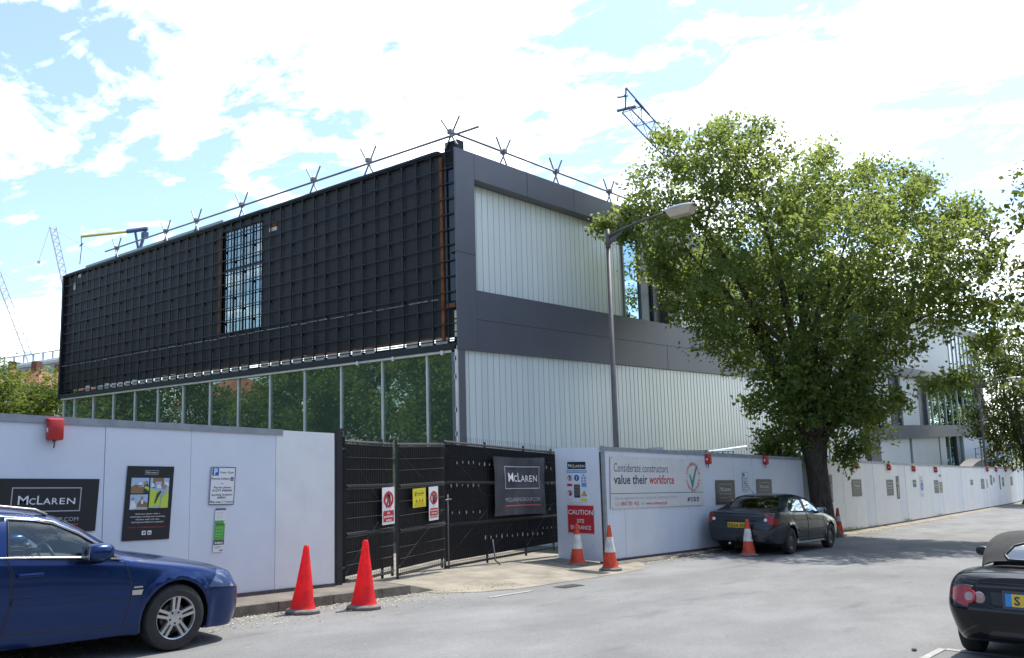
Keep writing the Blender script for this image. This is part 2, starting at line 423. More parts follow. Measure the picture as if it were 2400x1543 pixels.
GLASSB = glass_mat('window glazing', (0.10, 0.16, 0.19), refl=0.45, gcol=(0.85, 0.97, 1.0), waves=0.03)
GLASSW = glass_mat('upper window glazing', (0.86, 0.94, 0.90), refl=0.30, gcol=(0.8, 0.95, 0.95), waves=0.05)
STEEL = M_('painted lamp steel', (0.11, 0.10, 0.096), 0.5, metal=0.3, var=0.15, vscale=4)
LAMPS = M_('lamp casing', (0.36, 0.37, 0.38), 0.4, metal=0.2)
DIFF = M_('lamp bowl', (0.55, 0.45, 0.36), 0.25)
BLACKM = M_('black gate steel', (0.022, 0.023, 0.027), 0.32, var=0.2, vscale=4)
WIRE = M_('black coated wire', (0.045, 0.045, 0.05), 0.18, spec=.8)
SHEET = M_('black sheeting', (0.009, 0.009, 0.011), 0.5, spec=.25, var=0.3, vscale=3)
RED = M_('red box plastic', (0.44, 0.022, 0.022), 0.35, var=0.12, vscale=9)
DRED = M_('dark maroon plastic', (0.10, 0.02, 0.035), 0.35)
BLUE = M_('blue paint', (0.02, 0.14, 0.36), 0.4, var=0.2, vscale=4)
DKBLUE = M_('dark blue paint', (0.02, 0.05, 0.14), 0.4)
YEL = M_('yellow paint', (0.55, 0.48, 0.12), 0.4)
CWHITE = M_('crane white', (0.55, 0.50, 0.54), 0.5)
CBLUE = M_('crane blue', (0.06, 0.10, 0.20), 0.5)
CONW = M_('container paint', (0.50, 0.60, 0.64), 0.5, var=0.12, vscale=4)
PBLACK = M_('printed black', (0.017, 0.017, 0.021), 0.35)
PGREY = M_('printed dark grey', (0.052, 0.050, 0.050), 0.4)
PWHITE = M_('printed white', (0.74, 0.74, 0.74), 0.5)
PLGREY = M_('printed light grey', (0.42, 0.42, 0.43), 0.5)
PRED = M_('printed red', (0.45, 0.022, 0.035), 0.45)
PORNG = M_('printed orange', (0.62, 0.10, 0.05), 0.5)
PBLUE = M_('printed blue', (0.012, 0.11, 0.42), 0.45)
PMBLUE = M_('printed mid blue', (0.10, 0.30, 0.60), 0.45)
PNAVY = M_('printed navy', (0.03, 0.04, 0.09), 0.5)
PYEL = M_('printed yellow', (0.68, 0.57, 0.03), 0.5)
PGRN = M_('printed green', (0.09, 0.36, 0.06), 0.5)
PTEAL = M_('printed teal', (0.04, 0.22, 0.20), 0.5)
PSKIN = M_('printed skin', (0.42, 0.23, 0.16), 0.5)
PBROWN = M_('printed brown', (0.25, 0.15, 0.07), 0.5)
PHIVIS = M_('printed hi-vis', (0.50, 0.62, 0.06), 0.5)
PSKY = M_('printed pale blue', (0.38, 0.50, 0.64), 0.5)

def channel_glass_mat():
    m = bpy.data.materials.new('channel glass'); m.use_nodes = True
    nt = m.node_tree; N, L = nt.nodes, nt.links; b = N['Principled BSDF']
    b.inputs['Roughness'].default_value = 0.25; b.inputs['IOR'].default_value = 1.85
    tc = N.new('ShaderNodeTexCoord'); sp = N.new('ShaderNodeSeparateXYZ'); L.new(tc.outputs['Object'], sp.inputs[0])
    # each plank a touch different; a dark joint is modelled as geometry
    dv = N.new('ShaderNodeMath'); dv.operation = 'DIVIDE'; dv.inputs[1].default_value = PLANK; L.new(sp.outputs['X'], dv.inputs[0])
    fl = N.new('ShaderNodeMath'); fl.operation = 'FLOOR'; L.new(dv.outputs[0], fl.inputs[0])
    wn = N.new('ShaderNodeTexWhiteNoise'); wn.noise_dimensions = '1D'; L.new(fl.outputs[0], wn.inputs['W'])
    # fine vertical reeding of the cast glass
    sn = N.new('ShaderNodeMath'); sn.operation = 'MULTIPLY'; sn.inputs[1].default_value = 2 * math.pi / (PLANK / 5); L.new(sp.outputs['X'], sn.inputs[0])
    s2 = N.new('ShaderNodeMath'); s2.operation = 'SINE'; L.new(sn.outputs[0], s2.inputs[0])
    ma = N.new('ShaderNodeMath'); ma.operation = 'MULTIPLY_ADD'; ma.inputs[1].default_value = 0.10; L.new(s2.outputs[0], ma.inputs[0]); L.new(wn.outputs[0], ma.inputs[2])
    rp = N.new('ShaderNodeValToRGB'); rp.color_ramp.elements[0].color = (0.77, 0.80, 0.775, 1); rp.color_ramp.elements[1].color = (0.84, 0.865, 0.835, 1)
    L.new(ma.outputs[0], rp.inputs[0]); L.new(rp.outputs[0], b.inputs['Base Color'])
    return m
PLANK = 0.262
CHAN = channel_glass_mat()
JOINT = M_('glass joint', (0.33, 0.36, 0.355), 0.5)

# ------------------------------------------------------------------ ground, street
def kerbY(X):        # line of the kerb on the building side
    pts = [(-30, 9.95), (6, 9.9), (9.7, 9.95), (15, 10.02), (22, 10.05), (30, 10.05), (38, 10.4), (48, 10.85), (60, 11.35), (70, 11.9), (90, 13.6), (120, 18), (200, 38)]
    return float(np.interp(X, [p[0] for p in pts], [p[1] for p in pts]))
def hoardY(X):
    pts = [(15.4, 10.38), (31, 10.40), (38, 10.72), (47.5, 11.2), (58, 11.62), (68.4, 12.05), (80, 13.0), (110, 17.0)]
    return float(np.interp(X, [p[0] for p in pts], [p[1] for p in pts]))

def sheet(name, xs, yf, zf, material, kind='structure', nx=None):
    mb = MB(); rows = []
    for x in xs:
        ys = yf(x); rows.append([(x, y, zf(x, y)) for y in ys])
    k = len(rows[0]); vs = [p for r_ in rows for p in r_]
    fs = [(i * k + j, (i + 1) * k + j, (i + 1) * k + j + 1, i * k + j + 1) for i in range(len(rows) - 1) for j in range(k - 1)]
    mb.add(vs, fs); o = mb.build(name, material); o['kind'] = kind
    return o
gx = [-600, -200, -80, -30] + list(range(-20, 121, 5)) + [140, 170, 200, 300, 600, 1500]
sheet('ground', gx, lambda x: [-600, -100, -20, 0, 10, 25, 50, 100, 200, 400, 900], lambda x, y: g(x) - 0.05, EARTH)
rx = [-30 + 2 * i for i in range(76)]
sheet('road', rx, lambda x: [0.55, 2.5, 5, 7.5, 9.0, kerbY(x)], lambda x, y: g(x), ROAD)
sheet('pavement', [-30 + 2 * i for i in range(20)] + [9.42], lambda x: [kerbY(x) + 0.13, 10.4, 11.2], lambda x, y: g(x) + 0.125, PAVE)
sheet('near_pavement', rx, lambda x: [-2.5, -1, 0.40], lambda x, y: g(x) + 0.12, PAVE)
def kerb(name, xs, yl, lab):
    mb = MB()
    for i in range(len(xs) - 1):
        a, b = xs[i], xs[i + 1]
        a2, b2 = a + 0.006, b - 0.006
        for (p, q, h) in ((a2, b2, 0.13),):
            ya, yb = yl(p), yl(q); za, zb = g(p), g(q)
            hh = [min(h, max(0.02, h)) for _ in (0, 1)]
            mb.hexa([(p, ya, za - 0.1), (q, yb, zb - 0.1), (q, yb + 0.13, zb - 0.1), (p, ya + 0.13, za - 0.1),
                     (p, ya + 0.015, za + hh[0]), (q, yb + 0.015, zb + hh[1]), (q, yb + 0.13, zb + hh[1]), (p, ya + 0.13, za + hh[0])])
    return tag(mb.build(name, KERB), kind='structure')
kerb('kerb', [-29.6 + 0.915 * i for i in range(43)] + [9.41], kerbY, '')
kerb('near_kerb', [-29.6 + 0.915 * i for i in range(140)], lambda x: 0.41, '')
# dropped crossover in front of the gate, dusty concrete running up to the gate line
def apz(x, y):
    t = min(1, max(0, (y - kerbY(x)) / 1.2))
    e = min(1, max(0, (x - 9.72) / 0.6))
    return g(x) + 0.006 + 0.05 * t
sheet('pavement_crossover', [9.72, 10.3, 11, 12, 13, 14, 15, 15.45, 16.2], lambda x: [kerbY(x) - 0.85 * min(1, max(0, (x - 9.4) / 1.2)) * min(1, max(0.0, (16.4 - x) / 1.5)), kerbY(x) - 0.2, kerbY(x) + 0.4, 10.9, 11.6, 12.6, 15], apz, DUST)
mb = MB()      # end block of the kerb sloping into the crossover
mb.hexa([(9.41, kerbY(9.4), g(9.4) - .1), (9.95, kerbY(9.9) - .02, g(9.95) - .1), (9.95, kerbY(9.9) + .9, g(9.95) - .1), (9.41, kerbY(9.4) + .9, g(9.4) - .1),
         (9.41, kerbY(9.4) + .015, g(9.4) + .13), (9.92, kerbY(9.9) + .0, g(9.95) + .015), (9.92, kerbY(9.9) + .9, g(9.95) + .06), (9.41, kerbY(9.4) + .9, g(9.4) + .13)])
tag(mb.build('dropped_kerb', DUST), kind='structure')
# strip of verge between kerb line and hoarding to the right of the gate
sheet('pavement_strip', [29.0 + 1.5 * i for i in range(52)], lambda x: [kerbY(x) - 0.12, kerbY(x) + .1, hoardY(x) + 0.1], lambda x, y: g(x) + (0.006 if y < kerbY(x) - 0.05 else 0.03), DUST)
sheet('pavement_edge', [15.5 + 1.5 * i for i in range(10)], lambda x: [kerbY(x) + 0.02, kerbY(x) + .12, hoardY(x) + 0.1], lambda x, y: g(x) + (0.006 if y < kerbY(x) + 0.05 else 0.04), KERB)
# parking bay markings and worn lane line
mb = MB()
def rline(x0, y0, x1, y1, w, z=0.008):
    d = Vector((x1 - x0, y1 - y0)).normalized(); nx, ny = -d.y * w / 2, d.x * w / 2
    k = max(1, int(math.hypot(x1 - x0, y1 - y0) / 1.5))
    for i in range(k):
        a, b = i / k, (i + 1) / k
        p = (x0 + (x1 - x0) * a, y0 + (y1 - y0) * a); q = (x0 + (x1 - x0) * b, y0 + (y1 - y0) * b)
        mb.quad((p[0] - nx, p[1] - ny, g(p[0]) + z), (q[0] - nx, q[1] - ny, g(q[0]) + z), (q[0] + nx, q[1] + ny, g(q[0]) + z), (p[0] + nx, p[1] + ny, g(p[0]) + z))
rline(8.55, 2.62, 10.15, 2.60, 0.075); rline(10.15, 2.56, 10.15, 1.2, 0.08)
rline(9.9, 8.78, 10.95, 8.80, 0.07); rline(33.5, 9.0, 34.6, 9.05, 0.08)
tag(mb.build('road_marking', PAINT), kind='structure')
# ------------------------------------------------------------------ the new building
XA, YB = 17.03, 16.0
bld = wthing('sports_building', (XA, YB, g(XA)), 'large dark framed building under construction with a black unclad flank and ribbed glass street front', 'building')
def bpart(mb, name, m, smooth=False, lab=None):
    o = mb.build(name, m, bld, smooth)
    if lab: o['label'] = lab
    return o
YE = 41.2
def bparts(mb, name, m, smooth=False): return mb.build_each(name, m, bld, smooth)
def subs(mb, name, m, parent, smooth=False, per=1):
    mb.v = [tuple(Vector(v) - Vector(bld.location)) for v in mb.v]
    for o in mb.build_each(name, m, None, smooth, per): o.parent = parent
def sub(mb, name, m, parent, smooth=False):
    # a sub-part in world coordinates under a part of the building
    mb.v = [tuple(Vector(v) - Vector(bld.location)) for v in mb.v]
    o = mb.build(name, m, None, smooth); o.parent = parent
    return o
# flank: membrane wall with window opening, grid of rails, brackets
WY0, WY1, WZ0, WZ1 = 25.495, 27.915, 4.25, 8.05
xm = XA + 0.125
mb = MB()
for (y0, y1, z0, z1) in ((16.06, WY0, 2.98, 8.30), (WY1, YE, 2.98, 8.30), (WY0, WY1, 2.98, WZ0), (WY0, WY1, WZ1, 8.30)):
    mb.box(xm, y0, z0, xm + 0.12, y1, z1)
mb.box(xm, WY0 - .05, WZ0, xm + 0.5, WY0, WZ1); mb.box(xm, WY1, WZ0, xm + 0.5, WY1 + 0.05, WZ1)
flank = bpart(mb, 'flank_wall', MEMB)
mb = MB(); mb.box(XA - 0.02, 16.06, 2.62, XA + 0.5, YE, 2.80); 
mb.box(XA - 0.04, YE - 0.10, 2.58, XA + 0.6, YE + 0.05, 8.36)
bpart(mb, 'flank_sill_beam', RAIL)
ys = [16.42 + 0.605 * i for i in range(41)]
mb = MB()
for y in ys: mb.box(XA + 0.052, y - 0.018, 2.80, XA + 0.085, y + 0.018, 8.30)
subs(mb, 'vertical_rail', RAIL, flank)
zs = [2.9 + 0.447 * i for i in range(12)] + [8.30]
mb = MB()
for z in zs: mb.box(XA + .02, 16.1, z - 0.014, XA + 0.05, YE - 0.1, z + 0.014)
subs(mb, 'horizontal_rail', RAIL, flank)
mb = MB()
for i, y in enumerate(ys):
    for j, z in enumerate(zs):
        if (i + 2 * j) % 3 == 0: mb.box(XA + 0.06, y + 0.021, z - 0.10, XA + 0.12, y + 0.055, z - 0.02)
mb.v = [tuple(Vector(v) - Vector(bld.location)) for v in mb.v]; o = mb.build('bracket', BLACKM, None); o.parent = flank; o['kind'] = 'stuff'
mb = MB()
for i in range(41):
    y = ys[i]
    if i < 39:
        h = 0.15 + 0.06 * rng.random(); y0 = y + 0.05 + rng.uniform(0, .1)
        if y < 37.5 or i % 3 == 0:
            if rng.random() < .9: mb.hexa([(xm - .012, y0, 2.82), (xm + 0, y0, 2.82), (xm, y + .56, 2.82), (xm - .012, y + .56, 2.82), (xm - .012, y0, 2.82 + h + rng.uniform(-.03, .03)), (xm, y0, 2.82 + h), (xm, y + .56, 2.82 + h * 1.1), (xm - .012, y + .56, 2.82 + h * 1.1 + rng.uniform(-.03, .03))])
for (z0, z1) in ((2.98, 3.10), (3.14, 3.46), (3.50, 3.72)): mb.box(xm - .012, 16.10, z0, xm, 16.24, z1)
mb.box(xm - .01, 24.6, 7.55, xm, 25.05, 7.68); mb.box(xm - .01, 40.2, 7.6, xm, 40.4, 7.9); mb.box(xm - .01, 39.7, 8.1, xm, 39.95, 8.25)
subs(mb, 'exposed_insulation', FOAM, flank)
mb = MB()
y = 16.75
while y < YE - .5:
    l = rng.uniform(.25, .8); zj = 4.075 + rng.uniform(-.012, .012)
    mb.box(XA - .008, y, zj - .008, XA - .002, y + l, zj + .012 + rng.uniform(0, .012)); y += l + rng.uniform(.03, .2)
sub(mb, 'silver_tape', FOIL, flank)
mb = MB()
mb.box(XA + 0.105, 28.06, 4.15, XA + 0.12, 28.18, 8.1); mb.box(XA + 0.055, 16.585, 2.9, XA + 0.13, 16.68, 8.2)
mb.box(XA + 0.105, 24.6, 7.70, XA + 0.135, 25.1, 7.82); mb.box(XA + .06, 16.15, 3.80, XA + .13, 16.5, 3.92)
for i in range(26): mb.box(xm - .03, ys[i] + .06, 2.985, xm - .004, ys[i] + .57, 3.02 + .01 * rng.random())
subs(mb, 'orange_insulation', RUST, flank)
mb = MB(); mb.box(XA + .10, 16.07, 4.0, XA + .13, 16.52, 8.0); sub(mb, 'corner_glass_strip', M_('dark navy panel', (.008, .012, .024), .22), flank)
mb = MB(); mb.box(XA + .12, 16.02, 8.05, XA + .4, 16.5, 8.62); 
for k in range(6): mb.tube([(XA + .05, 16.12 + .06 * k, 8.4), (XA + .0, 16.1 + .07 * k, 8.05), (XA + .04, 16.15 + .05 * k, 7.78)], .012, 5)
sub(mb, 'loose_membrane', SHEET, flank)
# window in the flank
mb = MB(); mb.box(xm + .06, WY0, WZ0, xm + .08, WY1, WZ1); win = bpart(mb, 'flank_window', GLASSW)
mb = MB()
nb = 5
for i in range(nb): 
    y = WY0 + (WY1 - WY0) * i / (nb - 1); mb.box(xm + .03, y - .025, WZ0, xm + .058, y + .025, WZ1)
for z in (WZ0, 6.6, WZ1): mb.box(xm + .032, WY0, z - .03, xm + .056, WY1, z + .03)
sub(mb, 'window_frame', RAIL, win)
mb = MB(); mb.box(xm + .12, WY0 + .02, WZ0 + .02, xm + .14, WY1 - .02, 6.55); mb.box(xm + 2.6, WY0 - 3, WZ0 - .4, xm + 2.7, WY1 + 2, 8.2); sub(mb, 'window_blind', M_('window blind', (.50, .62, .53), .8), win)
# glazing of the ground floor
mull = [16.15, 17.36, 19.25, 21.16, 23.01, 24.92, 26.83, 28.66, 30.54, 32.44, 34.30, 36.15, 38.0, 39.85, 40.95]
mb = MB(); mb.box(XA + .16, 16.12, g(XA) - .1, XA + .18, YE - .05, 2.6); glz = bpart(mb, 'flank_glazing', GLASSA)
mb = MB()
for i, y in enumerate(mull): 
    w = .045 if i else .07
    mb.box(XA + .10, y - w / 2, g(XA), XA + .155, y + w / 2, 2.615)
mb.box(XA + .03, 16.15, 2.55, XA + .154, YE - .1, 2.614)
subs(mb, 'mullion', ALU, glz)
mb = MB()
for z in (-.4, .25, .9, 1.8, 2.3): mb.box(XA - .02, 16.08, z, XA + .06, 16.16, z + .12)
for y in (16.6, 18.6, 20.2): mb.box(XA - .02, y, 2.5, XA + .02, y + .08, 2.64)
subs(mb, 'fixing_clip', PWHITE, glz)
# storey slabs, columns, far glazing seen through the glass
mb = MB(); 
mb.box(XA + .62, 16.5, 2.66, 49, YE - .2, 2.96); bpart(mb, 'floor_slab', CONC)
mb = MB(); mb.box(XA + .5, 16.62, -3.2, 49, YE - .1, -2.95); bpart(mb, 'ground_slab', CONC)
mb = MB()
for x in (20.5, 27.0): 
    for y in (20.2, 24.2, 28.3, 32.5, 36.7): mb.box(x - .2, y - .2, -2.95, x + .2, y + .2, 2.66)
for y in (16.35, 19.05, 21.45, 24.4, 28.0, 31.4, 35.0): mb.box(XA + .42, y - .22, -2.95, XA + .62, y + .22, 2.62)
mb.tube([(19.5, 29.8, -2.9), (19.9, 27.3, 2.6)], .14, 8)
bparts(mb, 'column', GREENW)
mb = MB()
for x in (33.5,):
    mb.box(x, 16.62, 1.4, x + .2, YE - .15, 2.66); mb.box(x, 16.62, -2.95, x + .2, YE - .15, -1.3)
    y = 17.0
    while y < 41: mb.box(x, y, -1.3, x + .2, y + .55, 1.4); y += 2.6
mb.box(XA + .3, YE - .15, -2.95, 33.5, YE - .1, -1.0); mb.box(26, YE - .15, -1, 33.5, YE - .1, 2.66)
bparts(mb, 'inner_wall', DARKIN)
mb = MB()
for y in (17.5, 19.5, 22.5, 25.0, 27.8, 31.0, 34.0): mb.box(19, y, 2.15 + .1 * (int(y) % 3), 33, y + .35, 2.5)
for x in (20.2, 23.5, 26.5, 30): mb.tube([(x, 17, 2.2), (x, 40, 2.2)], .13, 8)
for y in range(17, 40): mb.box(18.4, y, 2.52, 33, y + .06, 2.62)
bparts(mb, 'service_duct', DUCT)
# street front: frame column, bands
YF = YB
mb = MB()
mb.box(XA, YF, 2.612, 17.82, YF + .055, 8.36); mb.box(17.5, YF + .055, 2.612, 17.82, YF + .6, 8.36)
col_o = bpart(mb, 'corner_pier', CLAD)
mb = MB(); mb.box(XA - .003, YF - .003, 5.34, 17.823, YF + .3, 5.36); sub(mb, 'panel_joint', CLADG, col_o)
XEND = 86.0
mb = MB(); mb.box(17.83, YF, 7.585, XEND, YF + .6, 8.36); top_o = bpart(mb, 'roof_band', CLAD)
mb = MB()
for x in (20.28, 22.76, 25.8, 28.48, 31.2, 34, 37, 40): mb.box(x, YF - .003, 7.58, x + .014, YF + .1, 8.362)
sub(mb, 'panel_joint', CLADG, top_o)
mb = MB(); mb.box(17.83, YF + .004, 2.612, 51.0, YF + .6, 4.335); mid_o = bpart(mb, 'storey_band', CLAD)
mb = MB(); mb.box(17.83, YF + .001, 3.492, 51, YF + .1, 3.508)
for x in (28.48, 36.0): mb.box(x, YF + .0, 2.61, x + .014, YF + .1, 3.49)
mb.box(24.85, YF, 2.61, 24.862, YF + .1, 4.337)
sub(mb, 'panel_joint', CLADG, mid_o)
mb = MB(); mb.box(17.82, YF + .45, 7.32, XEND, YF + .7, 7.584); bpart(mb, 'soffit_trim', SOFF)
def planks(name, x0, x1, y, z0, z1, lab=None):
    mb = MB(); mb.box(x0, y, z0, x1, y + .06, z1); o = bpart(mb, name, CHAN)
    m2 = MB(); x = x0 + PLANK * .3
    i0 = math.ceil(x0 / PLANK)
    while i0 * PLANK < x1 - .02:
        xx = i0 * PLANK; m2.box(xx - .005, y - .008, z0, xx + .005, y + .001, z1); i0 += 1
    sub(m2, 'glass_joint', JOINT, o); return o
planks('channel_glass', 17.82, 26.2, YF + .43, 4.2, 7.6)
planks('channel_glass', 29.6, 51.0, YF + .43, 4.2, 7.6)
planks('channel_glass', 17.30, 50.9, YF + .12, g(51) - .4, 2.62)
mb = MB(); mb.box(26.2, YF + .36, 4.3, 26.28, YF + .6, 7.6); mb.box(27.38, YF + .36, 4.3, 27.44, YF + .6, 7.6); bparts(mb, 'window_post', DALU)
mb = MB(); mb.box(26.28, YF + .44, 4.3, 27.38, YF + .47, 7.6); w2 = bpart(mb, 'street_window', glass_mat('sky glass', (0.02, 0.05, 0.06), refl=0.55, gcol=(0.62, 0.86, 1.0)))
mb = MB(); mb.box(27.44, YF + .40, 4.3, 28.15, YF + .9, 7.6); bpart(mb, 'dark_reveal', M_('dark teal reveal', (.012, .03, .036), .25))
mb = MB(); mb.box(28.15, YF + .30, 4.3, 28.8, YF + .9, 7.6); mb.box(28.8, YF + .05, 4.33, 29.6, YF + .8, 7.6); bparts(mb, 'window_pier', CLAD)
mb = MB(); mb.box(XA + .03, YF + .02, g(XA), XA + .28, YF + .3, 2.61); bpart(mb, 'corner_trim', DALU)
mb = MB(); mb.box(XA - .02, YF + .05, g(XA), XA + .03, YF + .13, 2.72); bpart(mb, 'corner_strip', ALU)
# parapet and roof
mb = MB(); mb.box(XA + .2, 16.3, 8.10, XEND, YE, 8.2); bpart(mb, 'roof', ROOFM)
mb = MB(); mb.box(XA - .01, 16.7, 8.33, XA + .35, YE - .1, 8.40); 
for y in ys: mb.box(XA + .05, y - .02, 8.2, XA + .4, y + .02, 8.33)
bpart(mb, 'parapet_rail', RAIL)
mb = MB()
for (a, b) in ((28.0, 31.9), (31.95, 36.3), (36.35, 39.2)): mb.box(XA + .1, a, 8.30, XA + .14, b, 8.55)
bparts(mb, 'parapet_flashing', FLASH)
mb = MB()
for (a, b, d) in ((16.9, 17.7, .0), (17.75, 20.1, .02), (20.15, 23.0, .0), (23.05, 25.2, .02), (25.25, 27.9, .0)): mb.box(XA + .08 + d, a, 8.32, XA + .11 + d, b, 8.45)
bparts(mb, 'parapet_board', SHEET)
# white gutter pipe and further wing along the street
mb = MB(); mb.tube([(43.6, YF - .05, -.35), (50.85, YF - .05, -.02)], .09, 8); mb.tube([(27.4, 14.8, -.56), (32.2, 14.8, -.36)], .05, 6); bparts(mb, 'white_pipe', PWHITE, True)
mb = MB(); mb.hexa([(51.05, YF - .1, g(52) - .3), (53.05, YF - .1, g(52) - .3), (53.05, YF + .6, g(52) - .3), (51.05, YF + .6, g(52) - .3), (50.95, YF - .1, 7.55), (52.2, YF - .1, 7.55), (52.2, YF + .6, 7.55), (50.95, YF + .6, 7.55)])
bpart(mb, 'wing_pier', CLAD)
mb = MB()
mb.box(52.3, YF - .12, -.36, 83.0, YF + .5, .48); mb.box(52.3, YF - .12, 3.62, 83.0, YF + .5, 4.22)
bparts(mb, 'wing_band', CLAD)
WHC = M_('pale panel', (0.60, 0.61, 0.605), 0.5, var=0.03, vscale=.5)
mb = MB()
for (a, b, z0, z1) in ((52.9, 56.2, .48, 3.62), (58.1, 62.4, .48, 3.62), (53, 59.5, -6, -.36), (60.1, 66.7, -6, -.36), (67.1, 68.7, -6, -.36), (74.1, 83.0, -6, -.36), (52.2, 71.9, 4.22, 7.6), (80.6, 83, .48, 3.62)):
    mb.box(a, YF + .1, z0, b, YF + .3, z1)
bparts(mb, 'wing_panel', WHC)
mb = MB()
for (a, b, z0, z1) in ((56.2, 58.1, .48, 3.62), (62.4, 64.4, .48, 3.62), (59.5, 60.1, -6, -.36), (66.7, 67.1, -6, -.36)): mb.box(a, YF + .2, z0, b, YF + .4, z1)
mb.box(56.0, YF + .02, .48, 56.5, YF + .4, 3.62)
mb.box(57.9, YF + .0, .48, 58.25, YF + .4, 3.62); mb.box(64.1, YF + .0, .48, 64.6, YF + .4, 3.62); mb.box(72.0, YF + .1, -6, 72.9, YF + .4, -.36)
bparts(mb, 'wing_dark_panel', CLAD)
mb = MB()
mb.box(64.6, YF + .25, .48, 80.6, YF + .28, 3.62); mb.box(68.7, YF + .25, -6, 72.0, YF + .28, -.36); mb.box(72.9, YF + .25, -6, 74.1, YF + .28, -.36)
wg = bpart(mb, 'wing_glazing', glass_mat('teal glazing', (0.12, 0.25, 0.24), refl=0.30, gcol=(0.7, 0.95, 0.9)))
mb = MB()
for x in (66.3, 68.2, 70.1, 72, 73.9, 75.8, 77.7, 79.6): mb.box(x - .04, YF + .18, .48, x + .04, YF + .24, 3.62)
for x in (70.2,): mb.box(x - .05, YF + .18, -6, x + .05, YF + .24, -.36)
subs(mb, 'mullion', ALU, wg)
mb = MB(); mb.box(71.9, YF + .12, 4.22, 83, YF + .3, 7.6); ug = bpart(mb, 'upper_strip_glazing', M_('pale strip glass', (.52, .60, .66), .15))
mb = MB()
for i in range(9): x = 72 + 1.25 * i; mb.box(x - .05, YF + .06, 4.22, x + .05, YF + .118, 7.6)
subs(mb, 'mullion', DALU, ug)
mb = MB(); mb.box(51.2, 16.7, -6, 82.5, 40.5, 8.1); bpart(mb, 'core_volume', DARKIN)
# outside escape stair at the far end of the wing
mb = MB()
for i in range(14): mb.box(77 + .42 * i, YF - .5, 3.2 - .24 * i, 77.5 + .42 * i, YF - .14, 3.26 - .24 * i)
mb.tube([(76.8, YF - .5, 3.2), (83, YF - .5, -.2)], .14, 4); mb.tube([(76.8, YF - .5, 4.2), (83, YF - .5, .8)], .05, 4)
for i in range(14): mb.tube([(77 + .42 * i, YF - .5, 3.2 - .24 * i), (77 + .42 * i, YF - .5, 4.1 - .23 * i)], .03, 4)
bpart(mb, 'stair', BLACKM)
# scaffold tower beyond the wing
sc_ = wthing('scaffold_tower', (84.5, 15.5, g(84)), 'dark scaffold tower at the far end of the white street front', 'scaffolding')
mb = MB()
for x in (83.6, 85.6, 87.6):
    for y in (14.6, 15.6): mb.tube([(x, y, g(x)), (x, y, 9.4)], .06, 5)
for z in (-3.5, -1.5, .5, 2.5, 4.5, 6.5, 8.3, 9.2):
    for y in (14.6, 15.6): mb.tube([(83.2, y, z), (88, y, z)], .05, 5)
mb.build('scaffold_tube', BLACKM, sc_)
mb = MB()
for z in (-1.5, .5, 2.5, 4.5, 6.5, 8.3): mb.box(83.3, 14.6, z + .06, 87.9, 15.6, z + .1)
mb.build('scaffold_board', M_('scaffold boards', (.22, .17, .11), .9), sc_)
sheet('site_ground', [16.9, 40, 60, 90], lambda x: [11.3, 15.9], lambda x, y: g(x) - .03, EARTH)

# ------------------------------------------------------------------ scaffold rails along the roof edge
def roof_rail(name, label, axis, start, end, zr, stands, endpts):
    t = wthing(name, (start[0], start[1], 8.3), label, 'guard rail', 'temporary scaffold rails along the roof edge')
    mb = MB(); mb.tube([(start[0], start[1], zr), (end[0], end[1], zr + (endpts or 0))], .032, 7); mb.build('handrail_tube', GALV, t, True)
    for (p, s_) in stands:
        mb = MB()
        for k, sg in enumerate((1, -1)):
            o_ = .06 * (1 if k else -1)
            if axis == 'y':
                a = (XA - .0 + .02 + o_, p - sg * .32 * s_, zr - .46); b = (XA + .02 + o_, p + sg * .32 * s_, zr + .42)
            else:
                a = (p - sg * .34 * s_, YF + .0 + .1 + o_, zr - .46); b = (p + sg * .34 * s_, YF + .1 + o_, zr + .42)
            mb.tube([a, b], .027, 6)
        mb.bevbox(*( (XA - .06, p - .07, zr - .07, XA + .12, p + .07, zr + .07) if axis == 'y' else (p - .07, YF - .0, zr - .07, p + .07, YF + .2, zr + .07)), .02)
        mb.build('cross_stand', GALV, t)
roof_rail('roof_rail', 'grey scaffold rail on crossed tubes along the roof edge above the black flank', 'y', (XA, 37.1), (XA, 15.08), 8.84, [(36.1, .8), (31.98, .8), (29.68, .8), (26.62, .9), (22.45, .9), (19.7, .9), (16.17, .95)], -.14)
roof_rail('roof_rail', 'grey scaffold rail on crossed tubes along the roof edge above the glass street front', 'x', (17.1, YF + .1), (31.0, YF + .1), 8.80, [(19.3, .75), (21.95, .75), (25.1, .75), (28.2, .7)], -.05)

